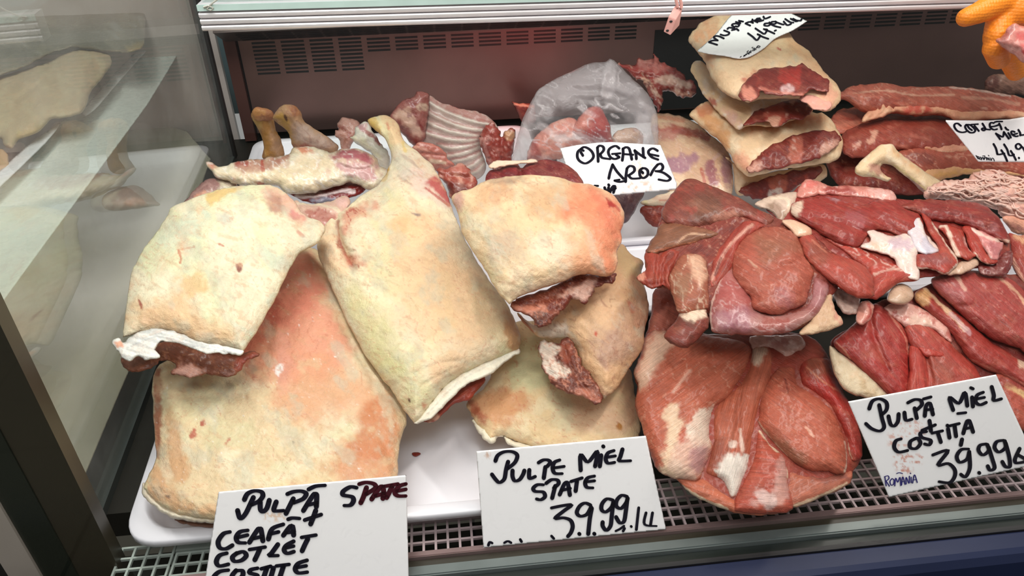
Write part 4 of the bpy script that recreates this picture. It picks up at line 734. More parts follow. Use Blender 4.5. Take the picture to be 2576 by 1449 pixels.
def meat(name, anchors, label, cat, group=None): return empty(name, base_at(anchors), label, cat, group)
RED = (158, 62, 52)
GS = 'rolled saddle pieces in the tall stack'
# flank beside the bag
aQ = [(1740, 475, 0.066), (1740, 300, 0.108)]
Q = meat('lamb_flank', aQ, 'pale lamb flank with purple stripes, right of the card reading ORGANE', 'lamb flank')
piece('membrane', Q, [(1640, 292), (1688, 288), (1748, 308), (1792, 345), (1826, 373), (1840, 400), (1842, 487), (1792, 490), (1734, 480), (1680, 480), (1650, 400)], aQ, 40, (218, 178, 146), [('N', 4, 30), ('S', [(1650, 320), (1700, 326), (1780, 345)], (164, 62, 48), 12, 0.85), ('S', [(1660, 296), (1720, 304)], (206, 140, 110), 6, 0.8), ('P', [(1655, 325), (1720, 330), (1700, 350), (1660, 356)], (180, 110, 104), 8, 0.7), ('P', [(1680, 400), (1720, 392), (1760, 395), (1740, 420), (1700, 440)], (166, 120, 140), 10, 0.85, 10), ('P', [(1772, 412), (1794, 402), (1806, 470), (1786, 476)], (156, 96, 106), 6, 0.9, 6), ('P', [(1814, 400), (1836, 396), (1840, 480), (1822, 480)], (158, 110, 120), 6, 0.85, 6), ('S', [(1764, 425), (1774, 470)], (176, 60, 54), 5, 0.7), ('F', (236, 206, 170), 30, 0.55, 0.7, 15, 2), ('S', [(1795, 400), (1822, 375)], (226, 190, 176), 5, 0.8), ('V', (236, 210, 196), 30, 0.014, 0.5)], R=40, Tb=20, mat=M_WET)
# stack of saddles
def saddle(anchors, label, body, cut, T, bodyops, cutops, extra=None, Tb=20, col=(228, 194, 154)):
    e = meat('lamb_saddle', anchors, label, 'lamb saddle', GS)
    piece('fat_cover', e, body, anchors, T, col, bodyops, R=50, Tb=Tb, rag=2)
    piece('cut_face', e, cut, anchors, 8, (118, 42, 36), [('N', 4, 14)]+cutops, R=10, Tb=T*0.8, mat=M_MUS, rag=3, ragscale=9, lift=T*1.02+2)
    return e
aP4 = [(1960, 495, 0.048), (1960, 420, 0.080)]
saddle(aP4, 'bottom saddle of the tall stack, flat and curling at its right end', [(1826, 395), (1842, 415), (1850, 484), (1870, 492), (1905, 478), (1960, 470), (2012, 468), (2074, 452), (2080, 425), (2066, 412), (1990, 424), (1900, 436)], [(1858, 480), (1897, 458), (1959, 440), (2030, 424), (2062, 420), (2062, 440), (2012, 466), (1951, 500), (1905, 500), (1880, 492)], 26,
       [('N', 3, 20), ('F', (238, 212, 180), 30, 0.5, 0.7)], [('P', [(1935, 448), (1980, 442), (1975, 478), (1945, 490)], (176, 92, 74), 5, 0.9, 7), ('P', [(1935, 482), (1965, 474), (1966, 496), (1940, 498)], (206, 196, 190), 4, 0.9, 4), ('F', (168, 70, 56), 16, 0.6, 0.7)], Tb=16)
aP3 = [(1950, 430, 0.092), (1950, 290, 0.132)]
saddle(aP3, 'third saddle down the tall stack, broad oval cut with a bone in the middle', [(1734, 291), (1750, 269), (1779, 255), (1830, 262), (1900, 275), (2000, 285), (2077, 287), (2109, 330), (2121, 359), (2117, 388), (2095, 407), (2023, 418), (1951, 430), (1885, 443), (1858, 425), (1836, 390), (1808, 354), (1765, 319)], [(1880, 420), (1905, 396), (1930, 373), (1987, 346), (2041, 332), (2095, 331), (2109, 340), (2111, 358), (2095, 377), (2050, 400), (1980, 418), (1920, 428), (1888, 436)], 46,
       [('N', 3, 24), ('F', (238, 216, 180), 30, 0.5, 0.7), ('P', [(1760, 280), (1800, 290), (1840, 350), (1830, 370), (1780, 325)], (212, 152, 98), 8, 0.9, 8), ('P', [(1750, 272), (1790, 262), (1800, 280), (1765, 296)], (196, 120, 84), 6, 0.8), ('P', [(1890, 300), (2000, 288), (2070, 290), (2040, 312), (1960, 322), (1880, 330)], (208, 128, 84), 10, 0.8, 10), ('P', [(1842, 390), (1870, 385), (1890, 420), (1865, 425)], (216, 140, 112), 8, 0.7)],
       [('P', [(1990, 350), (2012, 344), (2022, 380), (2010, 410), (1988, 412), (1985, 380)], (180, 100, 84), 5, 0.9, 7), ('F', (226, 186, 176), 12, 0.6, 0.7, 60, 2, [(1985, 345), (2016, 342), (2026, 380), (2010, 412), (1984, 414)]), ('P', [(2060, 370), (2104, 352), (2100, 378), (2070, 392)], (206, 160, 146), 5, 0.85, 6), ('P', [(1884, 420), (1910, 405), (1920, 425), (1890, 436)], (212, 160, 146), 5, 0.85), ('V', (160, 84, 72), 26, 0.016, 0.6)])
aP2 = [(1900, 322, 0.136), (1850, 180, 0.166)]
saddle(aP2, 'second saddle down the tall stack, ragged whitish fat hanging at its left', [(1739, 180), (1745, 160), (1761, 152), (1790, 175), (1830, 220), (1900, 240), (2016, 244), (2044, 275), (2037, 287), (2000, 300), (1950, 318), (1880, 316), (1856, 325), (1822, 296), (1793, 264), (1772, 240), (1752, 205)], [(1868, 316), (1900, 282), (1950, 262), (2010, 250), (2040, 272), (2034, 288), (2016, 300), (1970, 306), (1962, 316), (1940, 318), (1932, 308), (1890, 312)], 34,
       [('N', 4, 16), ('F', (236, 220, 206), 20, 0.48, 0.8), ('P', [(1745, 165), (1775, 170), (1800, 220), (1780, 230)], (186, 160, 140), 10, 0.7, 10), ('P', [(1785, 248), (1800, 252), (1806, 270), (1792, 264)], (176, 70, 60), 5, 0.8, 6), ('P', [(1820, 270), (1860, 290), (1850, 320), (1825, 295)], (226, 170, 160), 8, 0.6)],
       [('P', [(1930, 262), (1970, 255), (1975, 300), (1945, 318), (1930, 300)], (172, 80, 68), 5, 0.9, 7), ('F', (214, 170, 156), 12, 0.6, 0.7), ('P', [(1934, 296), (1962, 292), (1958, 316), (1938, 318)], (206, 160, 140), 4, 0.8)])
aP1 = [(1930, 258, 0.165), (1930, 80, 0.208)]
P1 = saddle(aP1, 'topmost saddle of the tall stack, rolled, under the card reading MUSCHI', [(1733, 104), (1739, 83), (1765, 57), (1808, 38), (1880, 26), (1950, 40), (1980, 75), (1994, 97), (2041, 136), (2066, 172), (2098, 204), (2116, 237), (2106, 266), (2080, 281), (2044, 274), (2016, 250), (1960, 248), (1910, 252), (1887, 257), (1858, 252), (1818, 230), (1786, 190), (1775, 161), (1754, 133)], [(1868, 222), (1884, 198), (1905, 180), (1951, 170), (2000, 166), (2016, 162), (2041, 178), (2080, 204), (2078, 228), (2040, 226), (2018, 240), (1973, 240), (1930, 236), (1914, 226), (1905, 250), (1880, 254), (1862, 244)], 60,
       [('N', 4, 40), ('F', (236, 206, 168), 40, 0.5, 0.7), ('P', [(1740, 85), (1790, 50), (1800, 100), (1790, 160), (1760, 130)], (206, 142, 104), 16, 0.8, 14), ('P', [(1800, 160), (1900, 160), (1880, 190), (1830, 210)], (228, 198, 160), 16, 0.7), ('P', [(1980, 90), (2040, 140), (2080, 190), (2040, 170), (1990, 130)], (222, 168, 124), 14, 0.7), ('P', [(1870, 200), (1905, 178), (1900, 200), (1880, 220)], (186, 70, 60), 6, 0.7, 9), ('S', [(1955, 122), (1962, 126)], (190, 60, 60), 2.5, 0.8), ('P', [(2060, 200), (2100, 230), (2090, 270), (2050, 262), (2060, 240)], (222, 150, 128), 10, 0.7)],
       [('P', [(1965, 180), (1990, 168), (2012, 164), (2016, 200), (2000, 225), (1975, 220)], (160, 50, 44), 5, 0.9, 8), ('P', [(1966, 216), (1990, 212), (1998, 226), (1982, 238), (1968, 234)], (206, 176, 180), 4, 0.95, 3), ('P', [(1870, 215), (1900, 226), (1905, 250), (1880, 252)], (214, 140, 124), 5, 0.9, 6), ('F', (150, 60, 50), 16, 0.6, 0.6), ('P', [(2018, 200), (2078, 206), (2076, 228), (2040, 222)], (112, 36, 32), 6, 0.8), ('S', [(1915, 222), (1960, 232), (2020, 236), (2070, 228)], (200, 120, 106), 5, 0.7)])
piece('rolled_flap', P1, [(2012, 246), (2040, 238), (2074, 246), (2092, 262), (2080, 278), (2050, 274), (2030, 262)], aP1, 8, (222, 160, 144), [('N', 3, 12), ('C', [(2030, 258), (2060, 264), (2085, 262)], 4, 4)], R=10, Tb=8, lift=34)
# neck at the back
aO = [(1690, 262, 0.125), (1660, 150, 0.160)]
O = meat('lamb_neck', aO, 'ragged red and white neck piece at the back, between the bag and the stack', 'lamb neck')
piece('muscle', O, [(1556, 163), (1595, 163), (1603, 149), (1638, 146), (1643, 132), (1659, 152), (1699, 172), (1728, 198), (1745, 210), (1750, 233), (1734, 245), (1705, 242), (1682, 230), (1670, 236), (1667, 265), (1653, 284), (1641, 250), (1618, 210), (1595, 192)], aO, 30, (142, 48, 42), [('N', 9, 16), ('C', [(1620, 190), (1660, 200), (1700, 215)], 9, 6), ('F', (216, 176, 156), 14, 0.6, 0.8, 60, 2), ('P', [(1595, 198), (1640, 200), (1638, 212), (1606, 210)], (216, 170, 146), 4, 0.9, 6), ('P', [(1650, 192), (1690, 188), (1730, 205), (1740, 214), (1720, 225), (1690, 215), (1660, 212)], (216, 176, 160), 5, 0.9, 9), ('P', [(1680, 226), (1720, 232), (1746, 232), (1732, 244), (1704, 240)], (222, 170, 150), 5, 0.85, 6), ('P', [(1610, 152), (1650, 150), (1680, 172), (1640, 180), (1610, 172)], (166, 96, 88), 8, 0.8, 9), ('F', (96, 22, 20), 12, 0.6, 0.8)], R=22, Tb=20, mat=M_WET, rag=4, ragscale=9)
# bag of organs
aN = [(1470, 490, 0.060), (1530, 150, 0.205)]
bag_m = bpy.data.materials.new('thin_clear_plastic'); bag_m.use_nodes = True
_nt = bag_m.node_tree; _b = _nt.nodes['Principled BSDF']; _b.inputs['Roughness'].default_value = 0.22; _b.inputs['Base Color'].default_value = (0.70, 0.65, 0.66, 1)
_tr = _nt.nodes.new('ShaderNodeBsdfTransparent'); _mx = _nt.nodes.new('ShaderNodeMixShader'); _at = _nt.nodes.new('ShaderNodeAttribute'); _at.attribute_name = 'Col'
_tc = _nt.nodes.new('ShaderNodeTexCoord'); _no = _nt.nodes.new('ShaderNodeTexNoise'); _no.inputs['Scale'].default_value = 34; _no.inputs['Detail'].default_value = 4; _no.inputs['Distortion'].default_value = 2.2
_nt.links.new(_tc.outputs['Object'], _no.inputs['Vector'])
_bp = _nt.nodes.new('ShaderNodeBump'); _bp.inputs['Strength'].default_value = 0.5; _bp.inputs['Distance'].default_value = 0.004; _nt.links.new(_no.outputs['Fac'], _bp.inputs['Height']); _nt.links.new(_bp.outputs[0], _b.inputs['Normal'])
_nt.links.new(_at.outputs['Color'], _mx.inputs[0]); _nt.links.new(_tr.outputs[0], _mx.inputs[1]); _nt.links.new(_b.outputs[0], _mx.inputs[2]); _nt.links.new(_mx.outputs[0], _nt.nodes['Material Output'].inputs[0])
def G(v): return (v, v, v)
piece('plastic_bag', None, [(1287, 410), (1299, 360), (1316, 298), (1349, 232), (1374, 211), (1432, 182), (1486, 159), (1524, 155), (1533, 147, 1), (1545, 152, 1), (1560, 166), (1593, 199), (1631, 236), (1649, 273), (1656, 315), (1656, 362), (1640, 450), (1600, 480), (1500, 480), (1400, 440), (1310, 428)], aN, 74, G(146.5), [
    ('N', 5, 30, 40, 2.5), ('C', [(1533, 150), (1520, 200), (1512, 240)], -7, 9), ('C', [(1350, 235), (1440, 230), (1520, 235), (1600, 260)], 6, 10), ('C', [(1360, 225), (1450, 205), (1530, 200)], 4, 8), ('C', [(1345, 260), (1310, 340), (1295, 400)], -5, 12), ('C', [(1450, 250), (1540, 262), (1620, 290)], 5, 9), ('C', [(1620, 270), (1630, 330), (1610, 400)], -5, 9),
    ('P', [(1340, 380), (1345, 320), (1400, 285), (1470, 255), (1540, 275), (1590, 300), (1600, 350), (1590, 430), (1350, 430)], G(80.5), 18, 0.95, 12), ('P', [(1287, 412), (1316, 298), (1349, 232), (1362, 236), (1340, 300), (1330, 400)], G(176.5), 10, 0.8, 8), ('P', [(1512, 240), (1524, 155), (1546, 153), (1542, 242)], G(196.5), 4, 0.9, 3), ('P', [(1349, 232), (1486, 160), (1500, 235), (1360, 250)], G(168.5), 12, 0.7, 10), ('P', [(1600, 290), (1650, 280), (1655, 360), (1615, 360)], G(178.5), 8, 0.8, 8), ('F', G(190.5), 22, 0.6, 0.6, 30, 3), ('V', G(225), 40, 0.02, 0.7, 25, 2)], R=60, Tb=16, mat=bag_m, rag=1)
bag = bpy.data.objects['plastic_bag']; tag(bag, 'crumpled clear plastic bag holding pink organs, behind the card reading ORGANE', 'plastic bag')
def organ(name, label, outline, anchors, T, col, ops, lift=0, mat=None, R=30, Tb=10):
    o = piece(name, None, outline, anchors, T, col, ops, R=R, Tb=Tb, mat=mat or M_WET, lift=lift); tag(o, label, 'organ', 'organs in the plastic bag'); return o
organ('lamb_lung', 'spongy pink organ at the lower left inside the plastic bag', [(1328, 402), (1333, 369), (1350, 340), (1366, 326), (1399, 304), (1444, 300), (1470, 330), (1490, 362), (1440, 372), (1420, 395), (1380, 405)], aN, 26, (216, 140, 122), [('N', 5, 14), ('F', (230, 170, 150), 14, 0.5, 0.8), ('P', [(1328, 402), (1335, 370), (1350, 352), (1360, 390)], (170, 60, 50), 7, 0.85), ('P', [(1385, 345), (1460, 338), (1460, 352), (1400, 360)], (228, 206, 200), 6, 0.8, 8)], lift=6)
organ('lamb_heart', 'glossy dark red organ standing up in the middle of the plastic bag', [(1436, 331), (1461, 290), (1486, 269), (1504, 268), (1517, 280), (1531, 306), (1542, 356), (1536, 362), (1486, 362), (1450, 340)], aN, 30, (178, 62, 54), [('N', 3, 20), ('P', [(1440, 330), (1465, 288), (1490, 270), (1484, 310), (1460, 340)], (218, 134, 116), 9, 0.9, 9), ('P', [(1490, 330), (1536, 330), (1540, 360), (1492, 362)], (138, 26, 32), 8, 0.8, 9)], lift=20)
organ('lamb_offal', 'pale brownish organ at the lower right inside the plastic bag', [(1538, 345), (1560, 326), (1600, 322), (1620, 345), (1606, 372), (1550, 372)], aN, 16, (196, 164, 142), [('N', 3, 14), ('F', (156, 110, 90), 16, 0.55, 0.7)], lift=8)
organ('lamb_liver', 'dark purple organ below the card reading ORGANE, beside the reddish shoulder', [(1480, 470), (1540, 468), (1600, 470), (1618, 486), (1606, 515), (1588, 545), (1565, 566), (1520, 560), (1490, 520)], [(1550, 560, 0.045), (1550, 470, 0.080)], 26, (96, 68, 74), [('N', 2, 20), ('P', [(1575, 490), (1590, 486), (1588, 510), (1578, 512)], (90, 40, 44), 4, 0.8), ('F', (116, 86, 92), 20, 0.55, 0.6)])
aB2 = [(1660, 518, 0.060), (1660, 488, 0.072)]
o = meat('lamb_rib_tip', aB2, 'white pointed rib tip lying left of the dark boneless leg', 'rib tip')
piece('bone', o, [(1612, 510), (1630, 500), (1665, 488), (1702, 482), (1706, 505), (1680, 520), (1650, 524), (1624, 518)], aB2, 14, (232, 216, 190), [('P', [(1640, 496), (1690, 488), (1690, 506), (1650, 506)], (220, 176, 150), 5, 0.6), ('S', [(1660, 504), (1684, 503)], (206, 120, 96), 2.5, 0.7), ('P', [(1612, 510), (1626, 504), (1630, 514)], (226, 220, 170), 4, 0.8)], R=14, Tb=8)
aB3 = [(1650, 566, 0.042), (1650, 525, 0.058)]
o = meat('lamb_trimming', aB3, 'small dark red trimming in the organ tray beneath the white rib tip', 'lamb trimming')
piece('muscle', o, [(1611, 530), (1624, 518), (1660, 516), (1690, 524), (1690, 560), (1660, 572), (1640, 568), (1622, 548)], aB3, 16, (132, 48, 36), [('N', 4, 14), ('F', (190, 110, 96), 14, 0.62, 0.8)], R=18, Tb=8, mat=M_MUS)
# chops and loins at the back right
def slab(name, label, cat, outline, anchors, T, col, ops, R=30, Tb=16, mat=None, rag=2.5, group=None, part='muscle', lift=0):
    e = meat(name, anchors, label, cat, group); piece(part, e, outline, anchors, T, col, ops, R=R, Tb=Tb, mat=mat or M_MUS, rag=rag, lift=lift); return e
GL = 'boneless loins in the back right pile'
aR4 = [(2180, 475, 0.054), (2180, 400, 0.074)]
slab('lamb_loin', 'dark red loin at the bottom of the back right pile, below the bare bone', 'lamb loin', [(2080, 412), (2105, 384), (2150, 372), (2200, 384), (2260, 420), (2340, 450), (2420, 450), (2420, 490), (2300, 490), (2200, 490), (2112, 468)], aR4, 26, (120, 42, 36), [('N', 5, 18), ('F', (170, 90, 76), 16, 0.58, 0.7, 10, 3), ('P', [(2110, 430), (2170, 425), (2190, 460), (2130, 464)], (150, 60, 50), 8, 0.8), ('F', (216, 166, 146), 10, 0.68, 0.8)], group=GL)
aR3 = [(2420, 445, 0.072), (2420, 385, 0.092)]
e = slab('lamb_loin', 'loin with a long pale fat edge, third from the top in the back right pile', 'lamb loin', [(2250, 392), (2290, 372), (2314, 366), (2400, 366), (2460, 366), (2576, 388), (2640, 400), (2640, 460), (2549, 445), (2467, 440), (2385, 445), (2350, 456), (2320, 445), (2285, 415)], aR3, 24, (168, 84, 68), [('N', 4, 20), ('P', [(2280, 392), (2330, 386), (2360, 405), (2320, 412)], (126, 62, 54), 6, 0.7), ('V', (216, 160, 140), 26, 0.03, 0.7, 15, 2)], group=GL)
piece('fat_edge', e, [(2310, 418), (2360, 412), (2420, 414), (2500, 424), (2640, 446), (2640, 458), (2549, 440), (2467, 436), (2400, 444), (2352, 458), (2335, 448)], aR3, 14, (224, 170, 122), [('N', 3, 16), ('P', [(2350, 440), (2400, 430), (2440, 430), (2380, 446)], (220, 168, 90), 6, 0.6)], R=14, Tb=8, lift=10)
aR2 = [(2290, 392, 0.092), (2290, 320, 0.112)]
e = slab('lamb_loin', 'loin with a yellowish fat underside, left of the card reading COTLET', 'lamb loin', [(2116, 340), (2150, 318), (2211, 302), (2249, 302), (2330, 298), (2400, 300), (2460, 320), (2500, 360), (2440, 384), (2385, 392), (2338, 390), (2291, 382), (2240, 380), (2178, 398), (2131, 393), (2116, 370)], aR2, 30, (150, 66, 54), [('N', 4, 20), ('P', [(2190, 338), (2206, 332), (2200, 360), (2186, 362)], (222, 170, 150), 3, 0.8, 6), ('P', [(2150, 360), (2166, 358), (2160, 372), (2148, 372)], (226, 180, 166), 3, 0.8, 6), ('F', (190, 110, 96), 14, 0.62, 0.7, 10, 3)], group=GL)
piece('fat_edge', e, [(2224, 346), (2240, 322), (2256, 320), (2260, 336), (2320, 340), (2400, 348), (2470, 352), (2500, 366), (2430, 382), (2385, 388), (2340, 382), (2300, 368), (2250, 350), (2232, 356)], aR2, 16, (216, 150, 122), [('N', 4, 14), ('F', (226, 176, 146), 16, 0.5, 0.8, 15, 3), ('S', [(2246, 352), (2290, 362), (2340, 382)], (206, 146, 70), 6, 0.8), ('S', [(2330, 345), (2400, 360), (2440, 366)], (180, 90, 80), 4, 0.7)], R=14, Tb=8, lift=12)
aR1b = [(2240, 336, 0.106), (2240, 290, 0.116)]
slab('lamb_loin', 'thin pinkish strip pressed between the two upper loins at the back right', 'lamb loin', [(2084, 318), (2100, 284), (2150, 270), (2240, 276), (2330, 284), (2420, 298), (2400, 324), (2244, 326), (2157, 334), (2104, 338)], aR1b, 15, (198, 104, 84), [('N', 4, 16), ('P', [(2250, 300), (2330, 300), (2390, 314), (2300, 316)], (136, 50, 42), 6, 0.8), ('P', [(2094, 305), (2150, 298), (2130, 312), (2100, 318)], (156, 50, 42), 6, 0.7), ('F', (226, 150, 128), 20, 0.55, 0.6, 5, 4)], R=16, Tb=10, group=GL)
aR1 = [(2380, 298, 0.122), (2380, 218, 0.148)]
e = slab('lamb_loin', 'longest loin on top of the back right pile, above the card reading COTLET', 'lamb loin', [(2106, 240), (2141, 215), (2174, 212), (2221, 209), (2291, 218), (2385, 217), (2455, 224), (2526, 235), (2600, 256), (2640, 275), (2640, 305), (2549, 300), (2408, 304), (2371, 292), (2291, 292), (2249, 286), (2221, 290), (2170, 280), (2135, 256)], aR1, 34, (172, 90, 74), [('N', 4, 24), ('F', (196, 116, 98), 18, 0.55, 0.7, 8, 3), ('F', (222, 176, 160), 12, 0.68, 0.7, 8, 3), ('V', (214, 160, 140), 24, 0.02, 0.5, 10, 2), ('S', [(2390, 220), (2455, 226), (2540, 242)], (226, 206, 200), 3, 0.7), ('C', [(2160, 225), (2260, 238), (2380, 240), (2500, 256)], 4, 6), ('S', [(2150, 235), (2230, 228), (2300, 240), (2400, 238)], (216, 170, 150), 3, 0.7), ('F', (136, 56, 46), 16, 0.58, 0.7, 8, 4), ('S', [(2420, 245), (2500, 250), (2560, 262)], (214, 160, 140), 5, 0.6), ('P', [(2115, 235), (2170, 240), (2190, 270), (2150, 262)], (170, 96, 80), 8, 0.7)], R=34, Tb=16, group=GL)
piece('fat_edge', e, [(2206, 250), (2230, 246), (2250, 258), (2291, 256), (2350, 258), (2408, 266), (2502, 268), (2600, 280), (2640, 290), (2640, 304), (2549, 298), (2408, 302), (2371, 288), (2291, 288), (2249, 284), (2222, 294), (2170, 308), (2172, 298), (2186, 280), (2204, 274)], aR1, 20, (220, 158, 126), [('N', 4, 18), ('C', [(2215, 255), (2215, 275), (2190, 298)], 7, 4), ('C', [(2232, 252), (2230, 275), (2205, 296)], 6, 4), ('C', [(2246, 258), (2250, 275)], 6, 4), ('P', [(2290, 262), (2330, 262), (2344, 276), (2320, 288), (2280, 286)], (186, 48, 42), 7, 0.8, 9), ('F', (230, 186, 150), 20, 0.55, 0.7), ('P', [(2400, 275), (2500, 275), (2560, 292), (2420, 296)], (206, 140, 108), 12, 0.6)], R=18, Tb=8, lift=14, rag=2)
aRb = [(2540, 232, 0.115), (2540, 190, 0.135)]
slab('lamb_trimming', 'dim fatty trimming under the orange glove at the far right', 'lamb trimming', [(2478, 228), (2480, 200), (2500, 186), (2540, 190), (2600, 180), (2640, 190), (2640, 250), (2560, 240), (2510, 236)], aRb, 24, (146, 106, 94), [('N', 6, 18), ('P', [(2478, 205), (2510, 190), (2510, 225), (2484, 228)], (90, 36, 32), 6, 0.8), ('F', (190, 150, 140), 16, 0.55, 0.7)])
# bare bone
aS = [(2260, 475, 0.088), (2225, 370, 0.122)]
e = slab('lamb_shank_bone', 'bare cream leg bone with a hooked joint, lying across the red loins', 'bone', [(2150, 424), (2160, 410), (2197, 377), (2218, 364), (2244, 362), (2258, 379), (2291, 405), (2333, 436), (2372, 462), (2350, 490), (2326, 486), (2298, 461), (2268, 436), (2242, 416), (2221, 412), (2216, 428), (2230, 443), (2242, 450), (2230, 456), (2197, 447), (2167, 443), (2153, 437)], aS, 24, (228, 200, 160), [('N', 3, 16), ('C', [(2200, 420), (2222, 412), (2245, 420)], 6, 6), ('F', (236, 216, 186), 20, 0.5, 0.7), ('P', [(2280, 440), (2310, 460), (2345, 488), (2322, 484), (2296, 462)], (142, 96, 96), 4, 0.9, 3), ('P', [(2245, 380), (2270, 395), (2310, 430), (2280, 415)], (224, 168, 118), 8, 0.7), ('S', [(2250, 415), (2290, 445), (2330, 478)], (210, 190, 130), 3, 0.7), ('P', [(2186, 415), (2216, 418), (2226, 440), (2200, 436)], (176, 116, 104), 5, 0.8, 6), ('S', [(2150, 425), (2170, 440), (2200, 447)], (216, 176, 120), 5, 0.5)], R=22, Tb=16, mat=M_FAT, rag=1.2, part='bone')
# lacy fat
aT = [(2460, 545, 0.086), (2460, 440, 0.118)]
T_ = meat('lacy_caul_fat', aT, 'heap of lacy pink fat netting at the right, beside the bare bone', 'caul fat')
lace = [(2322, 495), (2330, 478), (2345, 466), (2371, 455), (2400, 450), (2432, 450), (2450, 436), (2467, 429), (2514, 428), (2549, 441), (2580, 450), (2640, 455), (2640, 600), (2580, 580), (2547, 558), (2521, 545), (2505, 528), (2458, 513), (2411, 505), (2360, 500)]
piece('fat_body', T_, lace, aT, 44, (222, 168, 152), [('N', 10, 30, 15, 1.5), ('N', 5, 10, 15, 2), ('F', (232, 190, 174), 14, 0.5, 0.8, 20, 2), ('F', (186, 120, 116), 11, 0.62, 0.8, 20, 2), ('V', (238, 206, 192), 20, 0.05, 0.8, 15, 2.5)], R=36, Tb=16, rag=4, ragscale=8)
_r = random.Random(5); _pl = plane_of(aT); _sp = spline(lace, True, 6); _V = []; _F = []; _n0 = _pl[1]
_k = 0
while _k < 120:
    x = _r.uniform(2325, 2576); y = _r.uniform(432, 575)
    a = _r.uniform(-0.5, 0.9); pts = []
    L_ = _r.uniform(25, 70); cv = _r.uniform(-1.6, 1.6)
    for t in np.linspace(-0.5, 0.5, 9):
        pts.append((x+L_*t*math.cos(a+cv*t), y+L_*t*math.sin(a+cv*t)*0.7))
    P = np.array(pts)
    if not inside(P[:, 0], P[:, 1], _sp).all(): continue
    dd = seg_dist(P[:, 0], P[:, 1], _sp)
    w = on_plane(P[:, 0], P[:, 1], _pl); dv = CAM-w.mean(0); ds = np.linalg.norm(dv); dv /= ds
    hgt_ = 44*dome(dd/36)*0.86+4+6*np.sin(np.linspace(0, math.pi, 9))
    w = w+dv*(hgt_*ds/F)[:, None]; r0 = _r.uniform(0.0007, 0.0014)
    tg = np.gradient(w, axis=0); tg /= np.linalg.norm(tg, axis=1)[:, None]; u = np.cross(tg, dv); u /= np.linalg.norm(u, axis=1)[:, None]; v = np.cross(tg, u)
    b = len(_V)
    for i in range(9):
        for j in range(6):
            an = j*math.pi/3; _V.append(w[i]+(u[i]*math.cos(an)+v[i]*math.sin(an))*r0*(0.5+0.5*math.sin(math.pi*(i+0.8)/9.6)))
    for i in range(8):
        for j in range(6): _F.append((b+i*6+j, b+i*6+(j+1) % 6, b+(i+1)*6+(j+1) % 6, b+(i+1)*6+j))
    _k += 1
st = rawmesh('fat_strands', np.array(_V), np.array(_F), M_FAT, T_, np.tile(lin((234, 192, 178)), (len(_V), 1))); st['kind'] = 'stuff'
aT2 = [(2560, 580, 0.080), (2560, 545, 0.092)]
slab('lamb_trimming', 'pale fatty scrap sticking out under the lacy fat at the right edge', 'lamb trimming', [(2520, 545), (2550, 545), (2600, 555), (2640, 560), (2640, 600), (2580, 594), (2545, 580)], aT2, 12, (222, 160, 140), [('N', 4, 14), ('P', [(2528, 562), (2560, 566), (2580, 580), (2550, 580)], (140, 84, 84), 5, 0.8)], R=14, Tb=8)

# boneless legs, front right
aU = [(1880, 850, 0.112), (1800, 460, 0.158)]
U = meat('boneless_leg', aU, 'brownish boneless lamb leg lying uppermost, right of the skin-on shoulders', 'boneless leg', 'boneless red lamb legs')
def lobe(e, name, outline, an, T, col, ops, lift, R=26, Tb=14, mat=None, rag=2, mix=0.5): return piece(name, e, outline, an, T, col, ops, R=R, Tb=Tb, mat=mat or M_MUS, rag=rag, lift=lift, mix=mix)
lobe(U, 'body', [(1711, 463), (1736, 451), (1785, 466), (1845, 493), (1898, 523), (1944, 543), (2037, 586), (2077, 619), (2120, 660), (2110, 720), (2060, 784), (2037, 812), (1994, 832), (1938, 842), (1845, 839), (1795, 830), (1775, 780), (1720, 790), (1693, 735), (1645, 720), (1625, 680), (1625, 630), (1650, 589), (1662, 552), (1680, 509)], aU, 30, (128, 52, 42), [('N', 5, 30), ('G', -40, 0.2, 1.2), ('V', (196, 140, 120), 24, 0.02, 0.6), ('F', (104, 38, 34), 26, 0.55, 0.7)], 0, R=50, Tb=34)
lobe(U, 'muscle', [(1711, 463), (1736, 450), (1785, 465), (1845, 492), (1898, 522), (1942, 548), (1926, 570), (1880, 552), (1855, 548), (1815, 560), (1779, 570), (1740, 576), (1700, 568), (1672, 558), (1664, 540), (1679, 505)], aU, 38, (126, 60, 50), [('N', 3, 30), ('N', 1.5, 9), ('G', 35, 0.22, 1.6), ('P', [(1735, 500), (1800, 490), (1815, 540), (1770, 560), (1735, 530)], (106, 66, 50), 20, 0.8, 12), ('P', [(1800, 540), (1860, 530), (1855, 552), (1800, 560)], (196, 136, 120), 6, 0.7, 9), ('F', (156, 62, 52), 24, 0.55, 0.6)], 16, R=40)
lobe(U, 'muscle', [(1650, 590), (1668, 564), (1712, 562), (1792, 577), (1806, 590), (1770, 604), (1740, 616), (1700, 622), (1660, 636), (1628, 634)], aU, 22, (124, 78, 56), [('N', 3, 24), ('G', -20, 0.2, 1.5), ('S', [(1704, 612), (1730, 590), (1770, 590)], (206, 166, 140), 2.5, 0.8), ('S', [(1640, 632), (1700, 620), (1760, 606)], (190, 110, 80), 3, 0.7)], 22, R=20)
lobe(U, 'muscle', [(1606, 706), (1606, 690), (1624, 678), (1622, 640), (1640, 630), (1680, 624), (1736, 620), (1716, 652), (1700, 690), (1690, 726), (1668, 718), (1640, 726), (1622, 716)], aU, 22, (150, 58, 44), [('N', 6, 18), ('C', [(1660, 632), (1655, 670), (1650, 716)], 12, 6), ('C', [(1690, 640), (1670, 670), (1668, 712)], 12, 6), ('C', [(1720, 628), (1700, 660), (1686, 700)], 9, 5), ('G', 70, 0.25, 1.5), ('P', [(1604, 690), (1622, 684), (1622, 700), (1608, 708)], (214, 150, 130), 4, 0.8)], 14, R=20, rag=3)
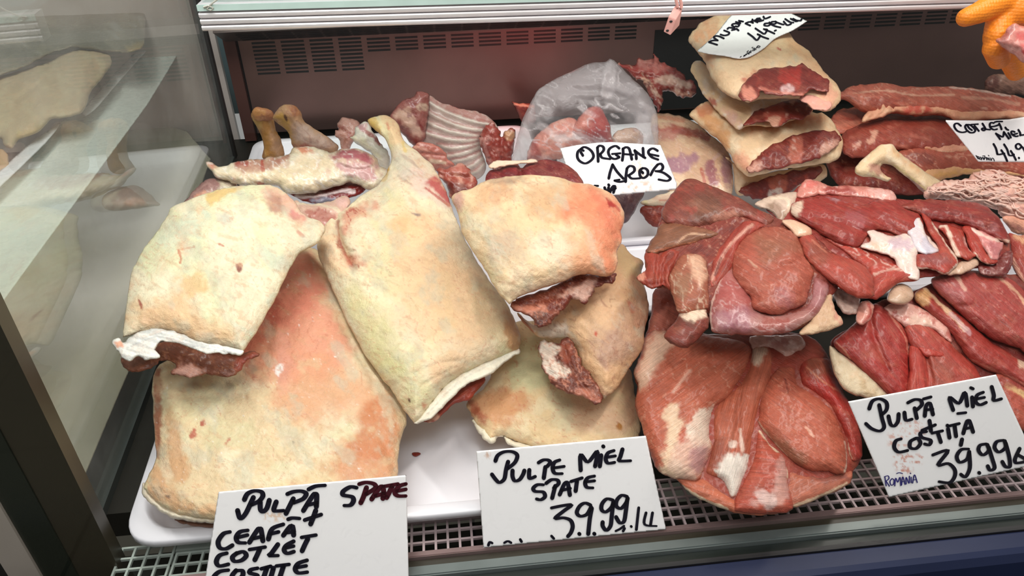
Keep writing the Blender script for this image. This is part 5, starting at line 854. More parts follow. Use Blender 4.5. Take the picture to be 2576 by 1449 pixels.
lobe(U, 'shank_muscle', [(1726, 640), (1765, 643), (1780, 668), (1782, 720), (1783, 772), (1770, 776), (1712, 788), (1693, 745), (1684, 702), (1699, 664)], aU, 30, (160, 92, 72), [('N', 3, 24), ('V', (224, 196, 176), 22, 0.045, 0.8, 80, 1.6), ('P', [(1730, 642), (1768, 650), (1778, 700), (1765, 720), (1745, 690)], (224, 180, 156), 9, 0.8, 9), ('P', [(1695, 690), (1730, 690), (1740, 730), (1705, 740)], (140, 100, 76), 12, 0.7)], 30, R=30)
lobe(U, 'shank_end', [(1712, 786), (1770, 774), (1782, 800), (1779, 827), (1746, 862), (1719, 874), (1683, 860), (1672, 842), (1703, 804)], aU, 26, (124, 52, 42), [('N', 4, 20), ('P', [(1712, 782), (1770, 772), (1776, 795), (1760, 800), (1740, 812), (1716, 800)], (232, 208, 190), 5, 0.95, 6), ('F', (96, 54, 44), 20, 0.55, 0.6)], 26, R=24)
lobe(U, 'muscle', [(1812, 619), (1850, 575), (1880, 556), (1926, 566), (1900, 585), (1864, 615), (1850, 650), (1835, 690), (1792, 722), (1786, 705), (1790, 670), (1800, 640)], aU, 24, (160, 64, 54), [('N', 3, 20), ('G', -60, 0.25, 1.5), ('S', [(1792, 700), (1820, 640), (1852, 600), (1890, 566)], (214, 160, 146), 5, 0.8), ('S', [(1800, 690), (1815, 650)], (96, 28, 24), 4, 0.8), ('C', [(1796, 710), (1815, 660), (1835, 625)], 9, 5), ('P', [(1780, 620), (1806, 610), (1800, 640), (1786, 660)], (206, 150, 116), 5, 0.7)], 22, R=20)
lobe(U, 'muscle', [(1786, 768), (1812, 695), (1838, 668), (1860, 700), (1890, 738), (1911, 782), (1977, 788), (2034, 761), (2044, 698), (2083, 716), (2078, 751), (2056, 791), (1994, 832), (1940, 842), (1878, 843), (1810, 838), (1790, 828)], aU, 44, (152, 88, 84), [('N', 4, 30), ('P', [(1790, 740), (1830, 690), (1880, 740), (1880, 780), (1810, 780)], (172, 84, 78), 18, 0.8, 14), ('P', [(1800, 790), (1860, 770), (1900, 790), (1890, 830), (1810, 826)], (158, 100, 110), 14, 0.8, 12), ('P', [(1890, 790), (2020, 780), (2040, 800), (1960, 836), (1890, 836)], (178, 126, 118), 14, 0.7, 12), ('P', [(1900, 815), (1960, 800), (1980, 815), (1920, 838)], (150, 60, 50), 9, 0.7), ('S', [(1790, 825), (1790, 770), (1815, 700)], (226, 190, 176), 4, 0.85), ('V', (214, 180, 176), 26, 0.03, 0.5, 20, 2), ('P', [(2030, 720), (2080, 720), (2070, 760), (2036, 764)], (176, 120, 122), 10, 0.7)], 14, R=40, Tb=20, mat=M_WET)
lobe(U, 'muscle', [(1845, 645), (1862, 612), (1898, 582), (1931, 571), (1977, 576), (2007, 602), (2024, 645), (2044, 682), (2034, 735), (2021, 764), (1954, 791), (1925, 786), (1895, 776), (1888, 748), (1860, 716), (1844, 690)], aU, 44, (168, 84, 68), [('N', 3, 30), ('N', 1.3, 9), ('G', 30, 0.14, 1.2), ('P', [(1910, 600), (1990, 600), (2000, 640), (1930, 660)], (142, 92, 70), 26, 0.7, 18), ('C', [(1970, 668), (2000, 665), (2036, 682)], 6, 8), ('C', [(1925, 575), (1955, 580), (1990, 576)], 4, 3), ('S', [(1885, 655), (1905, 672)], (206, 160, 140), 4, 0.7), ('P', [(1960, 720), (2000, 740), (1990, 770), (1960, 760)], (166, 100, 104), 12, 0.7), ('V', (206, 140, 124), 30, 0.015, 0.5)], 28, R=40)
lobe(U, 'muscle', [(2012, 600), (2044, 590), (2060, 612), (2090, 636), (2160, 660), (2190, 685), (2197, 741), (2170, 752), (2143, 744), (2105, 718), (2077, 700), (2030, 652)], aU, 30, (168, 68, 56), [('N', 4, 24), ('G', 40, 0.22, 1.6), ('P', [(2020, 610), (2060, 612), (2090, 650), (2060, 660)], (140, 78, 62), 12, 0.6), ('S', [(2045, 606), (2080, 635)], (206, 130, 110), 3, 0.6)], 24, R=28)
lobe(U, 'fat_flap', [(2036, 745), (2060, 752), (2090, 738), (2100, 778), (2121, 814), (2085, 832), (2044, 842), (2010, 838), (2040, 800)], aU, 18, (198, 160, 128), [('N', 4, 20), ('P', [(2090, 740), (2102, 778), (2121, 812), (2110, 816), (2092, 780)], (206, 140, 122), 4, 0.8), ('F', (216, 184, 150), 20, 0.55, 0.7)], 4, R=18, mat=M_FAT)
lobe(U, 'cartilage', [(1968, 556), (2001, 554), (2040, 575), (2040, 590), (2006, 597), (1990, 580)], aU, 16, (226, 182, 152), [('N', 2, 14), ('P', [(2010, 590), (2038, 574), (2042, 588)], (206, 150, 120), 4, 0.6)], 26, R=16, mat=M_WET, rag=1)

aV = [(1900, 1285, 0.024), (1900, 840, 0.070)]
V = meat('boneless_leg', aV, 'boneless lamb leg fanned open over the grate, between the two front price cards', 'boneless leg', 'boneless red lamb legs')
lobe(V, 'body', [(1594, 936), (1602, 972), (1598, 1022), (1616, 1073), (1645, 1162), (1663, 1188), (1695, 1198), (1731, 1234), (1781, 1263), (1860, 1290), (1939, 1292), (1996, 1276), (2054, 1255), (2118, 1222), (2147, 1188), (2166, 1150), (2152, 1051), (2125, 994), (2097, 918), (2057, 861), (2011, 839), (1867, 838), (1781, 840), (1690, 825), (1627, 843), (1619, 890)], aV, 34, (150, 60, 46), [('N', 4, 30)], 0, R=50, Tb=20)
lobe(V, 'muscle', [(1646, 732), (1680, 722), (1700, 740), (1720, 790), (1710, 830), (1660, 850), (1625, 850), (1636, 800)], aV, 24, (146, 66, 52), [('N', 5, 16), ('P', [(1636, 800), (1690, 770), (1712, 800), (1640, 850)], (206, 120, 104), 9, 0.8, 9)], 8, R=24)
lobe(V, 'outer_flap', [(1663, 1186), (1695, 1196), (1781, 1200), (1846, 1252), (1940, 1270), (1990, 1282), (1939, 1294), (1860, 1292), (1781, 1265), (1731, 1236), (1697, 1202)], aV, 22, (190, 104, 78), [('N', 3, 20), ('S', [(1690, 1202), (1731, 1234), (1781, 1262), (1830, 1280)], (232, 214, 190), 5, 0.9), ('G', 20, 0.2, 1)], 14, R=22)
lobe(V, 'muscle', [(1982, 1178), (2029, 1190), (2090, 1192), (2143, 1184), (2133, 1220), (2064, 1252), (1996, 1276), (1975, 1240)], aV, 22, (176, 100, 80), [('N', 3, 20), ('G', -25, 0.2, 1.2), ('S', [(1998, 1272), (2060, 1250), (2130, 1216)], (234, 206, 180), 5, 0.9), ('P', [(2040, 1190), (2120, 1192), (2130, 1205), (2060, 1215)], (120, 70, 66), 7, 0.7)], 14, R=22)
lobe(V, 'muscle', [(1907, 1078), (1942, 1120), (1975, 1150), (1985, 1223), (1994, 1280), (1932, 1292), (1853, 1286), (1850, 1252), (1875, 1200), (1896, 1150)], aV, 34, (174, 78, 62), [('N', 3, 20), ('G', 5, 0.28, 2.0), ('P', [(1955, 1160), (1980, 1150), (1985, 1210), (1975, 1260), (1945, 1270), (1900, 1260), (1940, 1230)], (206, 164, 160), 10, 0.75, 12), ('P', [(1900, 1240), (1930, 1236), (1950, 1262), (1930, 1285)], (226, 200, 200), 6, 0.7, 9), ('S', [(1912, 1085), (1950, 1130), (1980, 1150), (1984, 1200)], (234, 214, 190), 6, 0.85)], 22, R=26)
lobe(V, 'muscle', [(2007, 929), (2039, 900), (2085, 905), (2098, 925), (2120, 985), (2154, 1045), (2168, 1144), (2140, 1156), (2125, 1094), (2082, 1015), (2018, 972)], aV, 34, (166, 50, 42), [('N', 4, 20), ('G', 60, 0.25, 1.6), ('P', [(2030, 905), (2070, 900), (2090, 940), (2050, 950)], (140, 84, 64), 10, 0.7), ('S', [(2030, 925), (2070, 960), (2110, 985)], (206, 130, 104), 2.5, 0.7), ('S', [(2126, 1100), (2140, 1150)], (226, 200, 180), 4, 0.8), ('P', [(2060, 975), (2100, 985), (2120, 1030), (2090, 1020)], (176, 40, 36), 10, 0.7)], 18, R=28)
lobe(V, 'muscle', [(1896, 872), (1939, 880), (1942, 940), (1925, 990), (1910, 1030), (1898, 1087), (1889, 1152), (1870, 1205), (1846, 1254), (1813, 1205), (1778, 1190), (1785, 1140), (1795, 1116), (1795, 1030), (1853, 972), (1880, 930)], aV, 34, (176, 92, 70), [('N', 3, 20), ('G', 105, 0.22, 1.4), ('C', [(1860, 990), (1855, 1080), (1840, 1130)], 7, 7), ('P', [(1885, 875), (1925, 880), (1915, 910), (1895, 920)], (222, 200, 180), 6, 0.8, 7), ('P', [(1812, 1160), (1830, 1136), (1865, 1140), (1895, 1140), (1880, 1180), (1850, 1252), (1820, 1220), (1808, 1190)], (226, 218, 214), 6, 0.95, 10), ('S', [(1862, 1080), (1868, 1130)], (228, 200, 190), 6, 0.8), ('P', [(1836, 1110), (1852, 1108), (1850, 1124), (1838, 1124)], (234, 214, 208), 3, 0.9, 3), ('P', [(1790, 1110), (1830, 1105), (1820, 1150), (1790, 1180)], (136, 70, 56), 9, 0.7)], 20, R=26)
lobe(V, 'muscle', [(1953, 933), (1996, 927), (2011, 972), (2075, 1015), (2111, 1069), (2129, 1123), (2125, 1188), (2075, 1185), (2029, 1181), (1975, 1143), (1932, 1098), (1908, 1058), (1921, 987)], aV, 46, (180, 92, 72), [('N', 3, 30), ('N', 1.4, 8), ('G', 35, 0.14, 1.2), ('P', [(1970, 950), (2000, 950), (2010, 990), (1970, 990)], (160, 74, 60), 12, 0.6), ('P', [(1930, 1085), (1960, 1100), (2010, 1130), (2030, 1160), (2010, 1176), (1960, 1140)], (142, 90, 68), 10, 0.8, 10), ('S', [(2028, 1075), (2044, 1095)], (226, 180, 164), 4, 0.7), ('S', [(1976, 955), (1984, 990)], (110, 40, 34), 2, 0.8), ('V', (214, 150, 130), 36, 0.012, 0.5), ('S', [(2124, 1110), (2130, 1150), (2124, 1186)], (228, 200, 186), 3.5, 0.8), ('S', [(1910, 1062), (1940, 1105), (1980, 1145)], (226, 200, 180), 4, 0.7)], 26, R=40)
lobe(V, 'muscle', [(1623, 850), (1650, 832), (1700, 836), (1774, 845), (1840, 855), (1887, 875), (1876, 922), (1833, 1000), (1795, 1028), (1783, 1094), (1794, 1123), (1772, 1177), (1757, 1204), (1700, 1200), (1663, 1188), (1645, 1160), (1622, 1090), (1602, 1020), (1606, 970), (1596, 940), (1612, 890)], aV, 52, (184, 96, 74), [('N', 4, 40), ('N', 1.5, 10), ('G', -35, 0.20, 1.8), ('P', [(1625, 880), (1660, 835), (1690, 850), (1680, 890), (1640, 950), (1610, 975), (1600, 940)], (226, 190, 170), 10, 0.9, 10), ('P', [(1672, 1030), (1704, 1020), (1716, 1070), (1700, 1130), (1720, 1190), (1668, 1186), (1672, 1120), (1680, 1080)], (234, 206, 180), 9, 0.9, 12), ('P', [(1728, 1062), (1790, 1018), (1792, 1110), (1770, 1130), (1730, 1100)], (232, 214, 202), 6, 0.9, 9), ('P', [(1700, 1110), (1780, 1110), (1770, 1180), (1740, 1205), (1690, 1190)], (224, 190, 176), 10, 0.75, 12), ('P', [(1735, 1130), (1780, 1120), (1774, 1170), (1745, 1180)], (166, 112, 122), 10, 0.7, 9), ('P', [(1790, 860), (1880, 870), (1870, 900), (1800, 912)], (190, 90, 66), 10, 0.6), ('C', [(1700, 930), (1740, 900), (1800, 880)], 6, 6), ('C', [(1690, 1010), (1760, 950), (1850, 900)], 3, 8), ('S', [(1695, 985), (1735, 935)], (222, 176, 160), 6, 0.7), ('V', (222, 166, 146), 34, 0.014, 0.5, -50, 2), ('S', [(1640, 1130), (1660, 1180)], (130, 44, 30), 9, 0.6)], 24, R=44, Tb=20)
lobe(V, 'cartilage', [(1885, 850), (1912, 842), (1960, 845), (2010, 842), (2024, 870), (2000, 890), (1976, 900), (1950, 880), (1925, 874), (1896, 884)], aV, 18, (206, 160, 146), [('N', 6, 16), ('P', [(1935, 850), (1985, 850), (1985, 870), (1945, 875)], (176, 120, 116), 8, 0.7), ('F', (232, 206, 196), 12, 0.56, 0.8)], 24, R=16, mat=M_WET)

aX = [(2300, 995, 0.060), (2300, 740, 0.098)]
X_ = meat('boneless_leg', aX, 'dark red boneless leg splayed open above the lower right price card', 'boneless leg', 'boneless red lamb legs')
lobe(X_, 'body', [(2090, 860), (2136, 826), (2198, 764), (2260, 745), (2340, 715), (2430, 690), (2540, 690), (2640, 720), (2640, 1000), (2500, 1010), (2330, 1000), (2200, 1000), (2120, 950)], aX, 24, (112, 36, 32), [('N', 5, 30)], 0, R=40, Tb=30)
lobe(X_, 'fat_edge', [(2087, 872), (2105, 880), (2150, 910), (2190, 940), (2236, 985), (2220, 1000), (2182, 1000), (2128, 985), (2099, 940)], aX, 18, (216, 196, 164), [('N', 4, 20), ('C', [(2110, 900), (2160, 940), (2210, 990)], 5, 6), ('F', (190, 160, 120), 26, 0.58, 0.6), ('S', [(2130, 900), (2190, 946), (2230, 990)], (206, 120, 106), 4, 0.6)], 14, R=18, mat=M_FAT)
lobe(X_, 'muscle', [(2098, 868), (2136, 828), (2198, 766), (2230, 780), (2270, 820), (2286, 860), (2287, 896), (2284, 1000), (2245, 1000), (2157, 920)], aX, 34, (160, 50, 46), [('N', 4, 24), ('G', 50, 0.22, 1.6), ('C', [(2190, 790), (2200, 850), (2235, 930)], 9, 7), ('S', [(2105, 862), (2125, 880), (2140, 905)], (222, 160, 140), 2.5, 0.7), ('S', [(2236, 790), (2276, 850), (2284, 890)], (214, 140, 124), 2.5, 0.7), ('V', (200, 110, 100), 40, 0.012, 0.5, 50, 2)], 20, R=26)
lobe(X_, 'muscle', [(2275, 815), (2300, 800), (2345, 826), (2389, 863), (2459, 933), (2470, 1000), (2340, 1000), (2328, 930), (2322, 898), (2290, 870)], aX, 30, (166, 62, 54), [('N', 4, 24), ('G', 45, 0.2, 1.4), ('C', [(2330, 890), (2345, 950), (2340, 1000)], 8, 6), ('P', [(2330, 900), (2380, 900), (2400, 950), (2350, 990)], (150, 80, 66), 12, 0.6)], 22, R=24)
lobe(X_, 'muscle', [(2288, 872), (2319, 880), (2332, 920), (2338, 1000), (2284, 1000), (2288, 920)], aX, 24, (172, 62, 54), [('N', 3, 18), ('G', 85, 0.2, 1.2)], 30, R=18)
lobe(X_, 'fascia', [(2222, 775), (2260, 760), (2310, 770), (2360, 800), (2390, 830), (2390, 862), (2350, 830), (2310, 826), (2300, 850), (2280, 825), (2250, 800)], aX, 14, (214, 160, 146), [('N', 5, 14), ('F', (176, 80, 70), 14, 0.52, 0.8), ('P', [(2285, 800), (2330, 800), (2340, 820), (2300, 828)], (228, 190, 170), 6, 0.8, 8)], 28, R=14, mat=M_WET)
lobe(X_, 'flap', [(2310, 872), (2340, 872), (2380, 886), (2392, 904), (2360, 902), (2328, 898)], aX, 14, (178, 62, 52), [('N', 3, 12)], 40, R=12)
lobe(X_, 'muscle', [(2300, 752), (2327, 724), (2364, 757), (2426, 801), (2488, 855), (2550, 896), (2640, 950), (2640, 1010), (2530, 950), (2447, 912), (2389, 836), (2335, 786)], aX, 34, (156, 54, 48), [('N', 4, 24), ('G', 38, 0.22, 1.6), ('S', [(2330, 728), (2370, 765), (2430, 830)], (226, 190, 160), 8, 0.85), ('P', [(2300, 752), (2328, 728), (2345, 750), (2325, 775)], (216, 170, 120), 6, 0.8, 7), ('S', [(2395, 790), (2440, 840)], (206, 166, 176), 7, 0.7), ('S', [(2440, 905), (2520, 940), (2576, 965)], (206, 130, 116), 5, 0.6), ('P', [(2550, 870), (2590, 880), (2600, 930), (2565, 920)], (228, 200, 180), 6, 0.8)], 24, R=26)
lobe(X_, 'muscle', [(2343, 704), (2381, 685), (2405, 680), (2488, 684), (2538, 700), (2580, 735), (2640, 765), (2640, 920), (2563, 876), (2488, 848), (2414, 786), (2364, 738)], aX, 44, (158, 62, 58), [('N', 4, 30), ('G', 40, 0.2, 1.8), ('P', [(2345, 706), (2400, 700), (2440, 740), (2400, 760)], (170, 90, 92), 12, 0.7), ('S', [(2405, 690), (2430, 730)], (222, 180, 166), 6, 0.7), ('C', [(2420, 770), (2480, 780), (2540, 830)], 4, 8), ('S', [(2500, 690), (2560, 740), (2590, 790)], (226, 176, 150), 5, 0.8), ('V', (214, 150, 140), 36, 0.012, 0.5, 40, 2), ('P', [(2470, 690), (2510, 690), (2520, 706), (2480, 704)], (180, 46, 40), 5, 0.7)], 30, R=36)

aW = [(2250, 745, 0.112), (2200, 470, 0.142)]
W_ = meat('boneless_leg', aW, 'boneless leg with sliced ribs and white sinew at the right, below the lacy fat', 'boneless leg', 'boneless red lamb legs')
lobe(W_, 'body', [(1920, 510), (1979, 495), (2016, 465), (2087, 470), (2132, 470), (2240, 480), (2256, 500), (2405, 505), (2480, 521), (2521, 569), (2540, 598), (2540, 650), (2505, 664), (2405, 685), (2314, 700), (2256, 712), (2207, 749), (2150, 740), (2080, 700), (2000, 620), (1955, 556)], aW, 20, (140, 46, 40), [('N', 4, 24)], 0, R=40, Tb=24)
lobe(W_, 'membrane', [(1900, 515), (1928, 496), (1971, 485), (2004, 486), (1997, 516), (1977, 549), (1960, 556), (1951, 540), (1935, 530)], aW, 18, (206, 178, 158), [('N', 3, 14), ('P', [(1930, 520), (1955, 510), (1975, 530), (1975, 550), (1945, 545)], (136, 104, 82), 8, 0.85, 6), ('S', [(1940, 500), (1978, 500), (1985, 530)], (232, 206, 180), 5, 0.8)], 8, R=16, mat=M_WET)
lobe(W_, 'fat_top', [(2004, 490), (2016, 462), (2033, 449), (2060, 456), (2087, 468), (2132, 468), (2190, 470), (2240, 478), (2256, 500), (2240, 512), (2190, 500), (2110, 492), (2060, 492), (2020, 500)], aW, 18, (206, 130, 116), [('N', 6, 14), ('P', [(2016, 462), (2040, 452), (2060, 462), (2040, 476)], (214, 110, 100), 5, 0.8, 7), ('P', [(2070, 474), (2130, 470), (2150, 486), (2090, 490)], (150, 50, 44), 7, 0.85, 8), ('P', [(2180, 474), (2240, 480), (2250, 500), (2200, 496)], (228, 176, 166), 7, 0.8, 8), ('F', (232, 190, 180), 12, 0.6, 0.8)], 12, R=14, mat=M_WET)
lobe(W_, 'muscle', [(2074, 596), (2157, 620), (2240, 660), (2300, 655), (2312, 702), (2256, 714), (2207, 753), (2182, 743), (2182, 690), (2130, 640)], aW, 30, (176, 66, 56), [('N', 4, 20), ('G', -30, 0.2, 1.4), ('V', (232, 196, 190), 24, 0.05, 0.8, 30, 2, [(2100, 600), (2240, 640), (2300, 660), (2240, 680), (2160, 650)]), ('S', [(2200, 690), (2250, 676), (2300, 690)], (228, 190, 180), 4, 0.7)], 14, R=24)
lobe(W_, 'muscle', [(1991, 517), (2015, 504), (2054, 496), (2090, 496), (2165, 516), (2200, 505), (2240, 503), (2280, 525), (2314, 540), (2322, 590), (2273, 596), (2198, 579), (2157, 623), (2090, 604), (2041, 571), (1994, 541)], aW, 38, (150, 48, 42), [('N', 5, 30), ('G', 25, 0.24, 1.8), ('C', [(2050, 545), (2120, 560), (2190, 590)], 8, 8), ('C', [(2150, 520), (2200, 545), (2270, 590)], 8, 9), ('P', [(1992, 518), (2015, 506), (2025, 520), (2008, 545), (1994, 541)], (230, 206, 190), 5, 0.9, 6), ('P', [(2080, 496), (2150, 492), (2200, 500), (2160, 512)], (176, 140, 150), 6, 0.85, 7), ('P', [(2130, 540), (2160, 536), (2180, 560), (2150, 570)], (166, 90, 96), 10, 0.6), ('S', [(2080, 606), (2120, 620)], (206, 150, 140), 4, 0.6)], 20, R=34)
lobe(W_, 'white_sinew', [(2178, 574), (2210, 582), (2250, 594), (2300, 580), (2330, 592), (2366, 632), (2310, 637), (2312, 700), (2290, 700), (2262, 680), (2248, 652), (2200, 630), (2168, 620), (2190, 605)], aW, 16, (230, 204, 192), [('N', 4, 18), ('P', [(2240, 605), (2290, 600), (2300, 625), (2260, 630)], (190, 160, 176), 8, 0.7, 8), ('P', [(2190, 610), (2230, 615), (2240, 630), (2205, 628)], (226, 180, 150), 6, 0.7), ('F', (240, 220, 210), 16, 0.55, 0.7)], 30, R=18, mat=M_WET)
lobe(W_, 'muscle', [(2262, 521), (2290, 508), (2314, 502), (2405, 504), (2460, 512), (2484, 522), (2517, 556), (2536, 596), (2536, 612), (2500, 600), (2447, 576), (2400, 560), (2364, 558), (2330, 550), (2300, 534)], aW, 34, (134, 42, 38), [('N', 4, 24), ('G', 12, 0.26, 1.8), ('S', [(2450, 582), (2500, 604), (2540, 608)], (232, 200, 186), 6, 0.9), ('P', [(2490, 560), (2510, 566), (2506, 580), (2490, 574)], (170, 110, 116), 5, 0.7), ('F', (110, 30, 28), 20, 0.6, 0.6, 10, 3), ('V', (190, 110, 96), 26, 0.012, 0.5, 10, 3)], 20, R=28)
lobe(W_, 'bone_slice', [(2276, 570), (2310, 548), (2318, 560), (2340, 610), (2362, 632), (2330, 640), (2306, 630), (2290, 600)], aW, 10, (214, 200, 204), [('N', 2, 14), ('P', [(2316, 590), (2340, 612), (2350, 630), (2325, 634)], (196, 190, 204), 4, 0.8), ('S', [(2310, 545), (2325, 590)], (234, 214, 204), 5, 0.8)], 40, R=8, mat=M_WET)
lobe(W_, 'rib_slice', [(2314, 536), (2328, 540), (2347, 561), (2384, 620), (2411, 658), (2383, 688), (2340, 676), (2310, 672), (2310, 640), (2352, 634), (2362, 628), (2340, 590)], aW, 18, (166, 58, 48), [('N', 3, 18), ('G', 50, 0.2, 1.4), ('P', [(2312, 642), (2370, 640), (2390, 660), (2330, 662)], (140, 78, 80), 7, 0.7), ('S', [(2347, 562), (2384, 618), (2412, 658)], (236, 212, 200), 4.5, 0.95), ('S', [(2312, 676), (2345, 680), (2382, 690), (2412, 660)], (236, 216, 206), 5, 0.95)], 34, R=12)
lobe(W_, 'rib_slice', [(2360, 572), (2380, 566), (2400, 570), (2420, 580), (2430, 612), (2442, 634), (2468, 636), (2440, 652), (2418, 650), (2402, 640), (2384, 600)], aW, 16, (168, 54, 44), [('N', 3, 14), ('G', 60, 0.2, 1.2), ('S', [(2358, 572), (2378, 568), (2392, 600), (2412, 648)], (236, 208, 196), 7, 0.95), ('P', [(2424, 600), (2436, 600), (2456, 632), (2440, 632)], (216, 170, 166), 4, 0.8)], 32, R=12)
lobe(W_, 'rib_slice', [(2422, 574), (2443, 571), (2470, 600), (2486, 640), (2510, 650), (2505, 662), (2478, 664), (2450, 640), (2436, 610)], aW, 16, (170, 56, 46), [('N', 3, 14), ('G', 60, 0.2, 1.2), ('S', [(2452, 638), (2470, 662), (2484, 666)], (236, 212, 200), 5, 0.9)], 30, R=12)
lobe(W_, 'rib_slice', [(2440, 572), (2470, 582), (2508, 602), (2524, 612), (2518, 632), (2510, 652), (2492, 652), (2474, 622), (2455, 592)], aW, 16, (206, 130, 126), [('N', 5, 12), ('S', [(2446, 578), (2480, 596), (2520, 606)], (232, 200, 184), 5, 0.9), ('P', [(2490, 610), (2512, 612), (2510, 640), (2496, 640)], (170, 90, 94), 5, 0.8), ('S', [(2458, 600), (2476, 626), (2490, 650)], (230, 196, 186), 5, 0.8)], 34, R=12, mat=M_WET)
lobe(W_, 'bone_slice', [(2382, 688), (2412, 662), (2455, 650), (2462, 668), (2440, 680), (2410, 690)], aW, 12, (196, 160, 136), [('N', 3, 12)], 20, R=10, mat=M_WET)
lobe(W_, 'dark_trimming', [(2460, 668), (2500, 664), (2520, 640), (2545, 630), (2548, 660), (2530, 690), (2490, 694), (2465, 686)], aW, 14, (112, 40, 38), [('N', 6, 12), ('F', (176, 130, 124), 12, 0.58, 0.8)], 10, R=12, mat=M_WET)
lobe(W_, 'knuckle_bone', [(2232, 755), (2240, 728), (2265, 713), (2292, 724), (2298, 748), (2280, 764), (2255, 766)], aW, 26, (202, 168, 142), [('N', 1.5, 16), ('F', (190, 150, 120), 20, 0.55, 0.5)], -6, R=30, mat=M_WET, rag=0.5)
lobe(W_, 'white_tendon', [(2090, 730), (2105, 722), (2140, 738), (2165, 752), (2160, 780), (2150, 792), (2124, 790), (2110, 770)], aW, 18, (206, 172, 158), [('N', 5, 14), ('C', [(2110, 740), (2130, 770)], 6, 5), ('F', (230, 206, 196), 12, 0.55, 0.8)], -8, R=16, mat=M_WET)
lobe(W_, 'white_tendon', [(2160, 768), (2180, 756), (2198, 772), (2192, 800), (2170, 818), (2152, 808)], aW, 16, (206, 140, 124), [('N', 4, 12), ('S', [(2185, 765), (2190, 790), (2172, 810)], (170, 50, 44), 4, 0.8)], -4, R=14, mat=M_WET)
aY = [(2570, 730, 0.098), (2570, 590, 0.118)]
slab('lamb_trimming', 'red slab cut by the right picture edge, below the lacy fat', 'lamb trimming', [(2536, 588), (2560, 590), (2640, 600), (2640, 770), (2580, 720), (2546, 672), (2540, 630)], aY, 24, (152, 54, 46), [('N', 4, 24), ('G', 50, 0.2, 1.5), ('S', [(2545, 650), (2565, 690), (2590, 730)], (222, 166, 150), 6, 0.8), ('P', [(2555, 592), (2620, 600), (2620, 620), (2565, 610)], (226, 176, 140), 8, 0.8, 8)])
aY2 = [(2580, 1050, 0.050), (2580, 960, 0.066)]
slab('lamb_trimming', 'red scrap with a cream fat streak behind the right edge of the lower right card', 'lamb trimming', [(2500, 945), (2560, 945), (2640, 980), (2640, 1090), (2560, 1080), (2520, 1020)], aY2, 22, (172, 80, 66), [('N', 4, 20), ('S', [(2535, 970), (2570, 990), (2610, 1020)], (228, 190, 140), 8, 0.85), ('P', [(2510, 950), (2580, 955), (2560, 975), (2520, 970)], (140, 50, 46), 6, 0.8)])
# ================================================================== next compartment, left of the glass
def solo(name, label, cat, outline, anchors, T, col, ops, R=30, Tb=14, mat=None, rag=2, group=None, lift=0, flat=False):
    o = piece(name, None, outline, anchors, T, col, ops, R=R, Tb=Tb, mat=mat or M_FAT, rag=rag, lift=lift, flat=flat, step=4); return tag(o, label, cat, group)
solo('white_liner', 'bright white tray floor seen through the left glass partition', 'tray', [(-80, 880, 1), (100, 632, 1), (372, 262, 1), (440, 150, 1), (470, 85, 1), (400, 80, 1), (330, 150, 1), (-80, 520, 1)], [(150, 500, 0.137), (350, 200, 0.137)], 4, (214, 222, 218), [], R=6, Tb=2, mat=meat_material('white_liner', 0.3, 0.1, 0.02, 0.0, 0.005), rag=0, flat=True)
solo('reflection_fill_board', 'pale board added low behind the left glass, standing in for its beige reflection', 'board', [(-80, 600, 1), (-80, 1330, 1), (208, 1210, 1), (296, 1000, 1), (430, 690, 1), (530, 400, 1), (470, 330, 1), (372, 300, 1)], [(150, 1000, 0.022), (350, 450, 0.022)], 4, (206, 198, 178), [], R=6, Tb=2, mat=meat_material('reflection_fill_board', 0.4, 0.1, 0.02, 0.0, 0.02), rag=0, flat=True)  # added board: brightens the pane in place of its milky beige reflection
M_RIM = meat_material('white_tray_rim', 0.3, 0.1, 0.02, 0.0, 0.01)
solo('tray_rim', 'white sloping tray rim beside the pale block, behind the left glass', 'tray', [(404, 84, 1), (359, 115), (300, 172), (212, 272), (206, 284), (215, 292), (242, 272), (300, 205), (362, 135, 1)], [(220, 280, 0.152), (390, 95, 0.146)], 10, (222, 222, 226), [], R=12, Tb=6, mat=M_RIM, rag=0.5, group='tray rims behind the left glass')
solo('tray_rim', 'white tray rim at the left picture edge, below the pale block', 'tray', [(152, 306, 1), (138, 316), (73, 362), (-60, 486, 1), (-60, 530, 1), (20, 452), (107, 368), (146, 322)], [(0, 450, 0.152), (140, 315, 0.152)], 10, (232, 232, 238), [], R=12, Tb=6, mat=M_RIM, rag=0.5, group='tray rims behind the left glass')
solo('pale_meat_block', 'pale beige meat block with two slits, seen through the left glass partition', 'meat block', [(-80, 230), (0, 193), (60, 175), (116, 158), (184, 128), (240, 126), (274, 137), (280, 165), (250, 205), (227, 235), (206, 282), (160, 296), (128, 300), (94, 334), (47, 352), (30, 372), (10, 366), (0, 350), (-80, 360)], [(100, 330, 0.164), (150, 150, 0.184)], 60, (190, 170, 138), [('N', 7, 50), ('N', 2, 14), ('C', [(40, 252), (60, 236), (84, 222)], 10, 7), ('C', [(108, 196), (120, 188), (132, 182)], 8, 5), ('C', [(84, 222), (100, 208), (110, 200)], 5, 3), ('P', [(228, 150), (278, 145), (276, 180), (225, 245), (206, 280), (200, 240)], (170, 150, 124), 7, 0.7), ('F', (196, 182, 150), 30, 0.52, 0.6), ('P', [(50, 330), (94, 318), (128, 302), (94, 336), (48, 354)], (196, 172, 120), 8, 0.7)], R=46, Tb=26, rag=1.5)  # darker right side patch is the block's shading, painted into the colour
